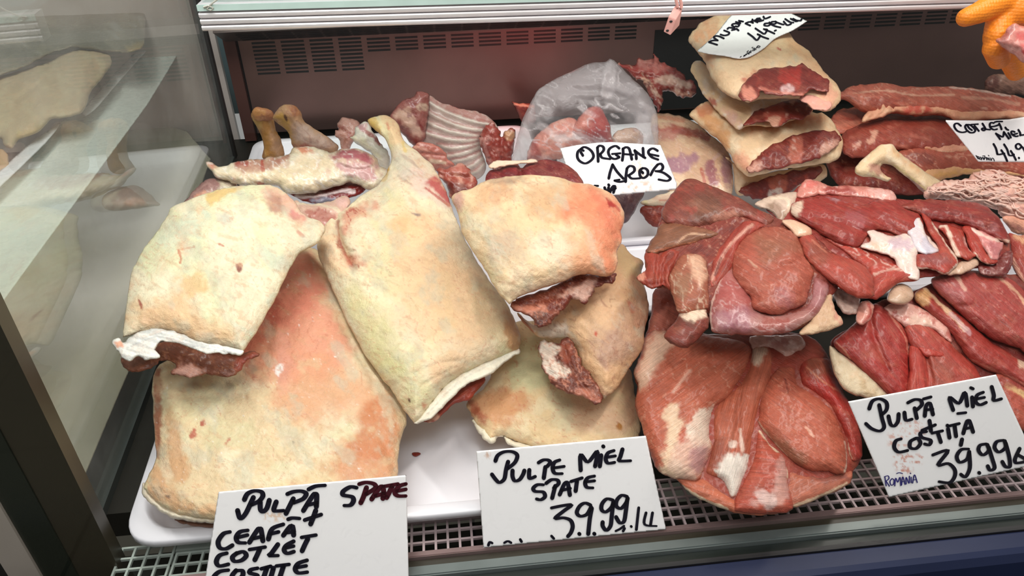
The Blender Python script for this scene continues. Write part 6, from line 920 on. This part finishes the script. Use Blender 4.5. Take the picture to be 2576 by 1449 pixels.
solo('wrapped_meat', 'grey-brown meat under shiny cling film at the top left, behind glass', 'wrapped meat', [(-80, -60), (150, -60), (380, -60), (366, 40), (364, 110), (350, 124), (316, 132), (270, 128), (184, 120), (150, 128), (115, 141), (70, 165), (26, 180), (-80, 200)], [(180, 130, 0.192), (200, 10, 0.204)], 36, (118, 110, 92), [('N', 6, 40), ('N', 3, 14, 20, 3), ('F', (150, 140, 118), 30, 0.5, 0.7, 20, 2), ('C', [(-10, 60), (40, 80), (60, 130)], 10, 9), ('P', [(316, 118), (364, 100), (362, 122), (330, 132)], (176, 150, 100), 6, 0.8), ('F', (160, 156, 146), 12, 0.62, 0.8, 25, 4)], R=30, Tb=24, mat=meat_material('cling_film_meat', 0.16, 0.8, 0.7, 0.0, 0.12), rag=2)
solo('tan_meat', 'tan meat end below the pale block at the left picture edge', 'meat', [(-80, 372), (0, 374), (16, 384), (22, 410), (12, 428), (-80, 460)], [(0, 430, 0.150), (0, 380, 0.158)], 18, (196, 156, 112), [('N', 3, 20)], R=18, Tb=10)

# ================================================================== orange gloved hand at the top right
hand = empty('person', tuple(float(v) for v in aty(2560, 30, 0.71)), 'hand in an orange textured rubber glove reaching down, gripping a pink bone end', 'person')
def limb_mesh(name, chains, mat, parent, voxel, smooth=6):
    """tapering limbs, joined into one continuous skin"""
    bm = bmesh.new()
    for ch in chains:
        for (a, ra_), (b, rb_) in zip(ch[:-1], ch[1:]):
            a = np.array(a); b = np.array(b); n = max(2, int(np.linalg.norm(b-a)/(0.35*min(ra_, rb_))))
            for t in np.linspace(0, 1, n):
                p = a+(b-a)*t; r = ra_+(rb_-ra_)*t
                m = Matrix.Translation(Vector(p)) @ Matrix.Scale(r, 4)
                bmesh.ops.create_icosphere(bm, subdivisions=2, radius=1.0, matrix=m)
    me = bpy.data.meshes.new(name); bm.to_mesh(me); bm.free(); me.materials.append(mat)
    o = link(name, me, parent)
    r = o.modifiers.new('skin', 'REMESH'); r.mode = 'VOXEL'; r.voxel_size = voxel; r.use_smooth_shade = True
    s = o.modifiers.new('soften', 'SMOOTH'); s.factor = 0.5; s.iterations = smooth
    return o
def hp(px, py, dY=0.0): return tuple(aty(px, py, 0.71+dY))
k_ = 0.76/F*1.08
M_GLOVE, _nt, _gb = newmat('orange_rubber_glove')
_gb.inputs['Base Color'].default_value = (*lin((244, 138, 18)), 1); _gb.inputs['Roughness'].default_value = 0.5
_tc = _nt.nodes.new('ShaderNodeTexCoord'); _vo = _nt.nodes.new('ShaderNodeTexVoronoi'); _vo.inputs['Scale'].default_value = 330; _vo.inputs['Randomness'].default_value = 0.25
_bp = _nt.nodes.new('ShaderNodeBump'); _bp.inputs['Strength'].default_value = 0.55; _bp.inputs['Distance'].default_value = 0.0012; _bp.invert = True
_nt.links.new(_tc.outputs['Object'], _vo.inputs['Vector']); _nt.links.new(_vo.outputs['Distance'], _bp.inputs['Height']); _nt.links.new(_bp.outputs[0], _gb.inputs['Normal'])
limb_mesh('gloved_hand', [
    [(hp(2430, 44, -0.012), 21*k_), (hp(2462, 32, -0.008), 25*k_), (hp(2510, 8, 0.0), 31*k_), (hp(2560, 0, 0.01), 40*k_)],
    [(hp(2545, 30, 0.0), 40*k_), (hp(2570, 20, 0.0), 48*k_), (hp(2620, 0, 0.01), 54*k_), (hp(2650, -40, 0.01), 50*k_), (hp(2700, -160, 0.01), 44*k_), (hp(2760, -300, 0.03), 48*k_)],
    [(hp(2520, 40, 0.0), 32*k_), (hp(2507, 90, -0.012), 29*k_), (hp(2503, 120, -0.016), 27*k_), (hp(2513, 148, -0.006), 25*k_)],
    [(hp(2552, 50, 0.0), 32*k_), (hp(2536, 100, 0.004), 28*k_), (hp(2536, 140, 0.006), 25*k_), (hp(2556, 180, 0.012), 23*k_)],
    [(hp(2600, 50, 0.0), 32*k_), (hp(2590, 110, 0.02), 27*k_), (hp(2592, 160, 0.026), 25*k_), (hp(2604, 190, 0.02), 23*k_)],
    [(hp(2640, 40, 0.0), 30*k_), (hp(2640, 90, 0.024), 24*k_), (hp(2642, 130, 0.03), 22*k_), (hp(2648, 150, 0.026), 20*k_)]], M_GLOVE, hand, 0.0016, 5)
aHM = [(2560, 150, 0.185), (2560, 80, 0.205)]
_plh = (np.array(hp(2550, 110, -0.035)), -FWD/np.linalg.norm(FWD))
hm = empty('meat_bone', hp(2550, 120, -0.035), 'pink meaty bone end held in the orange gloved hand', 'meat bone')
piece('meat', hm, [(2506, 104), (2518, 94), (2536, 70), (2552, 58), (2570, 64), (2600, 70), (2660, 90), (2660, 220), (2600, 190), (2576, 160), (2550, 138), (2524, 122)], aHM, 22, (198, 128, 118), [('N', 5, 18), ('C', [(2520, 100), (2560, 110), (2600, 140)], -5, 14), ('P', [(2506, 100), (2530, 78), (2550, 60), (2548, 80), (2524, 104)], (126, 60, 56), 5, 0.7, 6), ('P', [(2556, 80), (2580, 90), (2584, 130), (2566, 116)], (206, 80, 80), 8, 0.7), ('S', [(2572, 126), (2580, 134)], (170, 30, 36), 5, 0.8), ('F', (222, 166, 156), 16, 0.55, 0.7)], R=24, Tb=14, mat=M_WET, pl=_plh)

# ================================================================== terminal block on two wires
tb = empty('terminal_block', tuple(aty(1695, 50, 0.755)), 'small pink plastic wire connector dangling in front of the rail', 'wire connector')
_pt = lambda x, y, d=0.0: np.array(aty(x, y, 0.755+d))
bm = bmesh.new()
fr_ = [(1684, 45), (1697, 52), (1684, 87), (1671, 81)]; bk_ = [(1703, 14), (1717, 20), (1710, 58), (1697, 52)]
ring_f = [bm.verts.new(_pt(1682, 42)), bm.verts.new(_pt(1700, 50)), bm.verts.new(_pt(1686, 89)), bm.verts.new(_pt(1669, 80))]
ring_b = [bm.verts.new(_pt(1698, 14, 0.008)), bm.verts.new(_pt(1717, 20, 0.008)), bm.verts.new(_pt(1709, 64, 0.010)), bm.verts.new(_pt(1692, 58, 0.010))]
bm.faces.new(ring_f); bm.faces.new(ring_b[::-1])
for i in range(4): bm.faces.new((ring_f[i], ring_b[i], ring_b[(i+1) % 4], ring_f[(i+1) % 4]))
bmesh.ops.recalc_face_normals(bm, faces=bm.faces); bmesh.ops.bevel(bm, geom=bm.edges[:], offset=0.0004, segments=2, affect='EDGES')
me = bpy.data.meshes.new('block'); bm.to_mesh(me); bm.free(); M_PINK = simple('pink_plastic', (236, 176, 166), 0.35, 0, 0.06, 60); me.materials.append(M_PINK); link('block', me, tb)
for hx, hy in ((1688, 54), (1679, 77)):
    bm = bmesh.new(); bmesh.ops.create_uvsphere(bm, u_segments=12, v_segments=8, radius=1.0)
    me = bpy.data.meshes.new('screw_hole'); bm.to_mesh(me); bm.free(); me.materials.append(M_BLACK); o = link('screw_hole', me, None)
    o.scale = (0.0017, 0.0008, 0.0011); o.location = _pt(hx, hy, -0.0002); o.parent = tb; o.matrix_parent_inverse = Matrix.Translation(-Vector(tb.location))
def tube(name, pts, r, mat, parent=None, seg=8):
    P = np.array([np.array(p) for p in pts]); tg = np.gradient(P, axis=0); tg /= np.linalg.norm(tg, axis=1)[:, None]
    V = []; Fq = []
    for i, p in enumerate(P):
        u = np.cross(tg[i], [0.3, 1, 0.2]); u /= np.linalg.norm(u); v = np.cross(tg[i], u)
        for j in range(seg): a = 2*math.pi*j/seg; V.append(p+(u*math.cos(a)+v*math.sin(a))*r)
    for i in range(len(P)-1):
        for j in range(seg): Fq.append((i*seg+j, i*seg+(j+1) % seg, (i+1)*seg+(j+1) % seg, (i+1)*seg+j))
    return rawmesh(name, np.array(V), np.array(Fq), mat, parent)
for pts in ([(1705, 18), (1702, 6), (1698, -10), (1700, -60), (1704, -140)], [(1714, 20), (1714, 8), (1708, -8), (1708, -60), (1712, -140)]):
    tube('wire', [_pt(x, y, 0.006) for x, y in pts], 0.0016, M_PINK, tb)
tie = tube('plastic_tie', [np.array(aty(x, y, 0.794)) for x, y in [(512, 18), (524, 14), (536, 20), (530, 26), (520, 22), (534, 8), (550, -4), (570, -30)]], 0.0009, simple('pale_string', (196, 196, 186), 0.5))
tag(tie, 'pale string tie looped over the left end of the aluminium rail', 'string')

# ================================================================== handwritten price cards
def plane_shift(anchors, lift_px):
    P0, n = plane_of(anchors); dv = CAM-P0; d = np.linalg.norm(dv); dv /= d
    return P0+dv*lift_px*d/F, n
def card(label, corners, pl, text, width, extra=None, stains=(), ink=None, T=1.6, curved=False):
    c = on_plane(np.array([corners[0][0]], float), np.array([corners[0][1]], float), pl)[0]
    e = empty('price_card', tuple(float(v) for v in c), label, 'price card', 'handwritten price cards')
    P = [(p[0], p[1], 1) for p in corners] if not curved else corners
    ops = []
    for poly, col_, a in stains: ops.append(('F', col_, 7, 0.52, a, 0, 1, poly))
    piece('card', e, P, None, T, (246, 243, 244), ops, R=2.2, Tb=0.6, step=3.0, mat=M_CARDV, rag=0, pl=pl, flat=True)
    strokes('lettering', e, text, pl, 0.0011, ink or M_INK, width)
    if extra:
        for nm, tx, m_, w_ in extra: strokes(nm, e, tx, pl, 0.0012, m_, w_)
    return e
M_CARDV = meat_material('glossy_white_card', 0.34, 0.1, 0.02, 0.0, 0.006)
M_BLUE = simple('blue_marker_ink', (44, 40, 110), 0.6, 0, 0.2, 200, spec=0.08)
def Z(ox, oy, s):
    def f(*lines):
        out = []
        for ln in lines: out.append([(ox+x/s, oy+y/s) for x, y in ln])
        return out
    return f
z1 = Z(280, 1000, 2.525)
t1 = z1([(805, 715), (822, 765), (855, 735), (888, 668), (905, 632)], [(848, 645), (868, 608), (910, 590), (955, 596), (965, 622), (940, 655), (893, 678)],
    [(948, 660), (950, 708), (966, 722), (990, 700), (1006, 650)], [(1050, 660), (1035, 702), (1040, 717), (1098, 715)], [(1120, 610), (1160, 595), (1210, 592), (1240, 608), (1220, 640), (1160, 665)], [(1158, 640), (1128, 700), (1112, 733)],
    [(1222, 715), (1262, 650), (1292, 608), (1306, 614), (1304, 690)], [(1240, 682), (1310, 665)], [(1255, 580), (1300, 560), (1360, 555)],
    [(1560, 570), (1520, 565), (1475, 592), (1474, 616), (1530, 628), (1540, 652), (1520, 680), (1480, 683)], [(1230, 775), (1335, 740)], [(1300, 715), (1284, 760), (1268, 800)],
    [(757, 850), (715, 862), (682, 910), (692, 950), (730, 957), (772, 935)], [(870, 840), (820, 850), (796, 885), (810, 916), (855, 920)], [(802, 886), (868, 870)],
    [(880, 916), (935, 832), (952, 830), (965, 906)], [(905, 892), (965, 878)], [(1000, 895), (1025, 830), (1095, 802)], [(1015, 862), (1065, 850)], [(1095, 872), (1148, 808), (1160, 870)], [(1110, 856), (1165, 848)], [(1125, 770), (1152, 762), (1198, 765)],
    [(737, 985), (690, 1000), (670, 1040), (690, 1066), (747, 1055)], [(800, 985), (772, 1010), (786, 1036), (830, 1030), (860, 1000), (840, 976), (800, 986)], [(880, 962), (980, 946)], [(945, 960), (930, 994), (914, 1027)],
    [(1060, 930), (1020, 985), (1006, 1000), (1062, 1000)], [(1160, 910), (1115, 935), (1100, 965), (1120, 986), (1162, 975)], [(1110, 951), (1160, 940)], [(1210, 885), (1302, 870)], [(1250, 895), (1232, 930), (1214, 970)],
    [(747, 1092), (690, 1102), (655, 1135), (660, 1170), (730, 1165)], [(795, 1095), (770, 1130), (790, 1160), (835, 1130), (835, 1097), (797, 1096)], [(932, 1080), (890, 1090), (882, 1110), (930, 1126), (920, 1160)], [(955, 1084), (1015, 1068)], [(990, 1080), (966, 1150)], [(1032, 1080), (1012, 1150)], [(1050, 1066), (1132, 1056)], [(1096, 1066), (1072, 1140)], [(1245, 1030), (1190, 1050), (1170, 1085), (1190, 1110), (1247, 1105)], [(1180, 1076), (1240, 1065)])
t1b = z1([(1575, 547), (1620, 536), (1670, 546), (1680, 570), (1620, 610)], [(1622, 570), (1602, 630), (1586, 665)], [(1655, 642), (1690, 590), (1720, 560), (1732, 600), (1726, 637)], [(1680, 622), (1735, 605)], [(1730, 562), (1822, 546)], [(1785, 560), (1766, 600), (1750, 632)], [(1872, 546), (1830, 560), (1802, 600), (1822, 621), (1872, 622)], [(1815, 591), (1872, 580)])
card('white card reading PULPA SPATE, leaning lowest at the bottom left', [(550, 1237), (1022, 1195), (1030, 1520), (506, 1520)], plane_of([(770, 1449, 0.012), (780, 1215, 0.066)]), t1, 11.5, [('lettering', t1b, M_INKRED, 11.5)], stains=[([(660, 1290), (700, 1280), (720, 1310), (670, 1312)], (226, 190, 160), 0.8), ([(545, 1345), (562, 1340), (558, 1362), (546, 1360)], (228, 220, 206), 0.9)])
z2 = Z(1150, 1020, 3.378)
t2 = z2([(295, 582), (330, 628), (360, 650), (400, 620), (415, 540), (432, 475)], [(325, 466), (345, 420), (400, 390), (470, 390), (510, 420), (490, 480), (428, 532)], [(470, 550), (470, 600), (490, 636), (530, 625), (560, 580), (570, 550)], [(612, 545), (610, 580), (616, 616), (662, 600)],
    [(690, 482), (730, 460), (770, 460), (790, 480), (765, 512)], [(748, 520), (735, 612)], [(870, 460), (825, 480), (810, 530), (830, 572), (892, 575)], [(818, 527), (908, 514)], [(1048, 546), (1048, 415), (1110, 476), (1190, 385), (1170, 512)], [(1222, 420), (1210, 512)], [(1238, 343)],
    [(1330, 380), (1280, 400), (1260, 450), (1280, 486), (1336, 480)], [(1268, 437), (1342, 425)], [(1402, 370), (1385, 430), (1375, 466), (1472, 466)],
    [(732, 670), (680, 670), (645, 700), (662, 725), (730, 732), (745, 770), (710, 796), (673, 790)], [(755, 657), (800, 627), (850, 630), (860, 660), (820, 697)], [(832, 680), (806, 782)], [(870, 752), (910, 662), (936, 650), (956, 756)], [(885, 717), (960, 700)], [(965, 642), (1060, 612)], [(1016, 640), (1005, 722)], [(1165, 596), (1110, 610), (1086, 650), (1100, 690), (1152, 696)], [(1085, 646), (1166, 636)],
    [(800, 866), (900, 846), (970, 841), (900, 895), (830, 955), (900, 950), (960, 970), (980, 1020), (965, 1075), (940, 1106)], [(1132, 842), (1085, 825), (1040, 850), (1015, 905), (1045, 936), (1100, 920), (1136, 860)], [(1142, 870), (1125, 960), (1112, 1086)], [(1035, 1085)], [(1162, 1084)],
    [(1322, 800), (1270, 790), (1230, 830), (1225, 880), (1260, 900), (1310, 860), (1326, 815)], [(1322, 830), (1310, 950), (1300, 1020), (1265, 1056), (1235, 1020), (1234, 988)], [(1442, 770), (1395, 760), (1355, 800), (1350, 850), (1390, 870), (1435, 820), (1446, 785)], [(1442, 800), (1430, 900), (1415, 980), (1380, 992), (1348, 944)])
t2b = z2([(1345, 1062), (1380, 1045), (1415, 1020)], [(1420, 1040), (1408, 1062)], [(1475, 1022)], [(1540, 865), (1520, 1050)], [(1602, 908), (1590, 1005), (1692, 1020)], [(1657, 908), (1640, 1012)], [(265, 1182), (276, 1156), (298, 1165)], [(400, 1162), (430, 1148), (458, 1162)], [(535, 1134), (546, 1152)], [(800, 1104), (820, 1126)])
card('white card reading PULPE MIEL SPATE 39.99, standing at the front edge in the middle', [(1198, 1135), (1625, 1096), (1676, 1332), (1216, 1378)], plane_of([(1440, 1352, 0.003), (1410, 1115, 0.064)]), t2+[(q, 0.68) for q in t2b], 9.5, stains=[([(1212, 1138), (1236, 1132), (1236, 1152), (1214, 1152)], (206, 160, 130), 0.8)])
z3 = Z(1700, 920, 2.739)
t3 = z3([(1305, 396), (1345, 430), (1400, 446), (1430, 420), (1416, 360), (1396, 268)], [(1328, 292), (1350, 240), (1400, 225), (1446, 250), (1446, 300), (1410, 337)], [(1460, 345), (1475, 400), (1500, 411), (1525, 380), (1530, 330)], [(1570, 320), (1580, 371), (1622, 365)], [(1593, 252), (1640, 230), (1680, 235), (1690, 265), (1655, 300)], [(1640, 290), (1655, 357)], [(1710, 342), (1720, 270), (1745, 255), (1766, 332)], [(1715, 302), (1765, 295)], [(1700, 226), (1752, 212)],
    [(1905, 302), (1880, 215), (1945, 255), (1985, 180), (2002, 272)], [(2035, 215), (2041, 277)], [(2026, 149), (2042, 156)], [(2112, 180), (2070, 200), (2060, 245), (2090, 266), (2132, 250)], [(2065, 226), (2120, 215)], [(2170, 143), (2185, 200), (2185, 236), (2237, 225)], [(1936, 326), (1992, 320)],
    [(1742, 376), (1748, 410), (1752, 445)], [(1690, 442), (1782, 404)], [(1547, 500), (1510, 515), (1500, 560), (1530, 591), (1592, 580)], [(1640, 500), (1610, 520), (1610, 560), (1650, 566), (1680, 530), (1660, 495), (1640, 501)], [(1722, 450), (1680, 460), (1690, 490), (1750, 510), (1740, 541), (1708, 535)], [(1760, 461), (1832, 445)], [(1800, 460), (1820, 522)], [(1870, 432), (1880, 492)], [(1865, 408)], [(1880, 411), (1947, 395)], [(1915, 410), (1925, 482)], [(1966, 504), (1958, 542)], [(1975, 462), (2000, 380), (2016, 375), (2042, 452)], [(1980, 432), (2036, 420)],
    [(1765, 611), (1870, 580), (1800, 680), (1870, 670), (1915, 710), (1915, 760), (1880, 801), (1808, 795)], [(2012, 570), (1960, 575), (1930, 620), (1950, 661), (2000, 640), (2016, 590)], [(2016, 600), (2020, 700), (1990, 761), (1958, 745)], [(2083, 733)], [(2132, 535), (2090, 545), (2080, 580), (2110, 611), (2150, 580), (2140, 541)], [(2150, 560), (2175, 640), (2190, 700), (2160, 716), (2143, 688)], [(2252, 510), (2205, 520), (2190, 560), (2220, 591), (2265, 560), (2260, 516)], [(2266, 530), (2290, 620), (2295, 690), (2265, 691), (2243, 658)], [(2362, 568), (2330, 640), (2340, 666), (2410, 650), (2350, 610)])
z7 = Z(2120, 930, 4.39)
t3b = z7([(455, 1175), (470, 1275)], [(450, 1175), (490, 1165), (500, 1195), (468, 1222)], [(470, 1225), (505, 1278)], [(535, 1195), (512, 1225), (525, 1268), (552, 1255), (556, 1210), (534, 1195)], [(565, 1275), (575, 1190), (598, 1235), (622, 1180), (632, 1272)], [(640, 1265), (652, 1175), (678, 1258)], [(644, 1230), (672, 1226)], [(585, 1140), (615, 1130), (650, 1140)], [(690, 1255), (690, 1180), (722, 1248), (726, 1170)], [(745, 1180), (746, 1240)], [(736, 1135)], [(762, 1244), (782, 1152), (812, 1238)], [(768, 1210), (806, 1206)])
card('tilted white card reading PULPA MIEL COSTITA 39.99, at the lower right', [(2133, 1010), (2506, 942), (2610, 1167), (2236, 1251)], plane_of([(2400, 1215, 0.022), (2320, 975, 0.092)]), t3, 9.0, [('lettering', t3b, M_BLUE, 2.6)], stains=[([(2240, 1075), (2290, 1055), (2330, 1060), (2320, 1110), (2240, 1130)], (228, 180, 168), 0.9), ([(2245, 1150), (2280, 1140), (2330, 1150), (2290, 1190), (2265, 1200)], (214, 150, 134), 0.95)])
z4 = Z(1400, 350, 8.05)
t4 = z4([(500, 198), (430, 260), (420, 370), (470, 450), (580, 495), (690, 440), (745, 360), (720, 270), (650, 200), (560, 165), (500, 195)], [(490, 210), (545, 238)], [(490, 270), (530, 335)], [(825, 185), (835, 320), (840, 455)], [(820, 180), (870, 137), (940, 160), (950, 230), (880, 310)], [(880, 310), (920, 380), (1085, 408)],
    [(1265, 190), (1190, 142), (1080, 190), (1045, 270), (1090, 370), (1180, 405), (1270, 372)], [(1120, 305), (1290, 290)], [(1200, 320), (1265, 365)], [(1328, 432), (1345, 300), (1342, 200)], [(1340, 200), (1410, 167), (1470, 205), (1520, 412)], [(1340, 305), (1550, 320)],
    [(1612, 402), (1605, 310), (1580, 236)], [(1580, 236), (1690, 320), (1792, 384)], [(1746, 190), (1756, 362)], [(2043, 240), (1950, 192), (1870, 230), (1860, 290), (1930, 370), (2053, 418)], [(1890, 310), (2060, 345)],
    [(1055, 796), (1080, 680), (1132, 522)], [(1132, 522), (1220, 660), (1350, 802)], [(1170, 842), (1272, 825)], [(1170, 842), (1270, 868), (1380, 850)], [(1396, 862), (1400, 760), (1422, 600)], [(1420, 600), (1480, 547), (1560, 570), (1570, 650), (1470, 730)], [(1450, 738), (1520, 800), (1690, 795)],
    [(1740, 592), (1682, 640), (1690, 750), (1760, 790), (1840, 730), (1840, 640), (1780, 592), (1720, 602)], [(1720, 660), (1745, 690)], [(1902, 728), (1960, 620), (2040, 522)], [(2040, 520), (2110, 502), (2150, 570), (2110, 640), (2000, 650)], [(2000, 650), (2150, 680), (2270, 760), (2300, 810), (2230, 848), (2062, 820)],
    [(765, 945), (840, 950)], [(970, 985), (990, 1048)], [(1050, 926), (1060, 942)], [(1050, 985), (1035, 1060)], [(1075, 1092), (1110, 1000), (1150, 952), (1180, 962), (1150, 1082)], [(1100, 1040), (1195, 1000)])
card('white card reading ORGANE DROB in front of the plastic bag', [(1409, 373), (1450, 365), (1500, 359), (1537, 357), (1600, 361), (1662, 365), (1703, 462), (1702, 476), (1660, 481), (1600, 486), (1540, 492), (1450, 500)], plane_of([(1570, 488, 0.100), (1540, 368, 0.142)]), t4, 6.4, stains=[([(1545, 462), (1640, 455), (1640, 482), (1550, 484)], (228, 190, 166), 0.9), ([(1590, 400), (1640, 400), (1640, 450), (1600, 440)], (232, 200, 180), 0.8)])
z5 = Z(1740, 30, 8.05)
t5 = z5([(515, 680), (345, 625)], [(345, 625), (420, 592), (525, 590)], [(525, 590), (445, 532), (490, 500), (560, 510), (648, 550)], [(580, 470), (660, 490), (740, 470), (755, 430), (652, 388)], [(722, 357), (760, 330), (860, 350), (880, 366), (808, 382)], [(870, 320), (815, 290), (830, 260), (900, 250), (960, 270), (930, 310), (888, 302)], [(905, 355), (945, 388)],
    [(890, 215), (985, 245)], [(950, 190), (1040, 210)], [(940, 235), (1000, 200)], [(1085, 247), (1182, 290)], [(1085, 245), (1170, 215), (1240, 235)], [(1240, 235), (1200, 207), (1260, 195), (1330, 225)], [(1275, 180), (1338, 200)], [(1225, 168)], [(1380, 140), (1320, 150), (1310, 185), (1360, 205), (1450, 180)], [(1320, 175), (1400, 165)], [(1450, 110), (1482, 150), (1588, 112)],
    [(1137, 447), (1230, 515), (1310, 583), (1360, 540), (1380, 490), (1332, 467)], [(1330, 465), (1440, 520), (1550, 558)], [(1287, 347), (1380, 410), (1465, 458), (1510, 410), (1520, 370), (1457, 362)], [(1455, 360), (1580, 410), (1673, 453)], [(1675, 396), (1705, 386)],
    [(1560, 240), (1480, 250), (1470, 285), (1540, 295), (1590, 260), (1570, 227)], [(1580, 250), (1680, 300), (1798, 328)], [(1690, 207), (1620, 215), (1610, 250), (1680, 255), (1710, 225), (1690, 207)], [(1710, 222), (1830, 265), (1862, 270)], [(1860, 210), (1930, 280), (2010, 255)], [(1890, 157), (1990, 220), (2060, 230)], [(2000, 152), (2110, 205)], [(2050, 152), (2140, 200)], [(2080, 182), (2200, 190), (2220, 165)])
t5b = z5([(980, 930), (1000, 915)], [(1050, 915), (1060, 890), (1075, 905), (1090, 870), (1110, 882)], [(1110, 870), (1130, 840), (1150, 866)], [(1115, 825), (1145, 800)], [(1160, 860), (1165, 820), (1195, 840), (1190, 800)], [(1210, 800), (1270, 790), (1260, 770), (1230, 760)], [(1215, 735), (1240, 730)], [(1260, 745), (1300, 775)], [(1300, 750), (1340, 700), (1385, 716)], [(1320, 730), (1370, 736)])
card('curled white card reading MUSCHI MIEL on the topmost saddle of the stack', [(1752, 129, 1), (1800, 86), (1838, 40), (1890, 0), (1960, 20), (2031, 53, 1), (1994, 77), (1951, 97), (1922, 122), (1887, 143), (1858, 148), (1826, 142), (1782, 136)], plane_shift(aP1, 66), t5+[(q, 0.4) for q in t5b], 4.6, curved=True)
z6 = Z(2366, 284, 10.976)
t6 = z6([(545, 360), (450, 292), (370, 320), (370, 400), (450, 500), (580, 540), (690, 520)], [(690, 330), (660, 380), (700, 470), (800, 545), (900, 540), (940, 480), (880, 400), (790, 332), (700, 326)], [(720, 340), (770, 420), (850, 480)], [(820, 325), (1020, 312)], [(920, 360), (980, 430), (1037, 500)], [(1140, 300), (1190, 380), (1220, 450), (1170, 490), (1122, 450), (1160, 425), (1250, 455), (1355, 465)],
    [(1450, 285), (1380, 272), (1340, 320), (1360, 410), (1450, 465), (1545, 450)], [(1360, 385), (1480, 370), (1590, 330)], [(1470, 260), (1550, 240), (1690, 240)], [(1600, 300), (1640, 380), (1665, 453)], [(1770, 407), (1810, 455), (1855, 475)], [(1510, 572), (1570, 650), (1625, 728)], [(1510, 572), (1600, 622), (1700, 662), (1730, 532)], [(1730, 532), (1790, 610), (1865, 713)], [(1850, 560), (1890, 620), (1920, 683)],
    [(2030, 530), (1960, 507), (1930, 540), (1970, 610), (2060, 650), (2120, 640)], [(1990, 600), (2100, 570)], [(2130, 472), (2180, 560), (2180, 620)], [(2180, 620), (2300, 605), (2360, 600)], [(1445, 862), (1510, 980), (1550, 1140)], [(1550, 1140), (1600, 1150), (1750, 1120)], [(1660, 1032), (1750, 1170), (1820, 1333)], [(1735, 872), (1820, 1010), (1870, 1160), (1940, 1180), (2010, 1150)], [(1920, 1052), (1990, 1160), (2060, 1300)], [(2140, 1240)],
    [(2200, 900), (2130, 852), (2060, 900), (2080, 980), (2150, 1000), (2220, 930)], [(2220, 930), (2280, 1000), (2320, 1090)], [(2440, 900), (2380, 850), (2320, 900), (2340, 980), (2410, 990), (2460, 930)], [(2460, 930), (2520, 1000), (2550, 1080)])
t6b = z6([(960, 1177), (1020, 1270)], [(970, 1190), (1035, 1215), (1015, 1235), (1060, 1280)], [(1060, 1222), (1070, 1275), (1110, 1275), (1090, 1226), (1062, 1222)], [(1110, 1300), (1140, 1222), (1170, 1290), (1190, 1217)], [(1140, 1190), (1190, 1185), (1210, 1200)], [(1190, 1290), (1230, 1222), (1260, 1300)], [(1270, 1300), (1260, 1232), (1330, 1310), (1310, 1242)], [(1300, 1172), (1320, 1190)], [(1350, 1242), (1370, 1310)], [(1390, 1310), (1400, 1252), (1440, 1262), (1470, 1330)])
card('pinkish-lit white card reading COTLET MIEL at the right edge, on the loins', [(2376, 302), (2484, 303), (2539, 300), (2576, 294), (2640, 282), (2680, 410), (2576, 408), (2461, 407)], plane_of([(2520, 408, 0.122), (2480, 302, 0.162)]), t6+[(q, 0.38) for q in t6b], 4.8)
# meat scrap on the bare tray floor
sc_ = piece('meat_scrap', None, [(1036, 1140), (1046, 1137), (1058, 1141), (1048, 1147), (1040, 1146)], [(1046, 1147, 0.0006), (1046, 1137, 0.0006)], 4, (132, 42, 30), [], R=4, Tb=1, step=1.5, mat=M_MUS, rag=0.6); tag(sc_, 'tiny dark red meat scrap on the bare white tray floor', 'meat scrap')
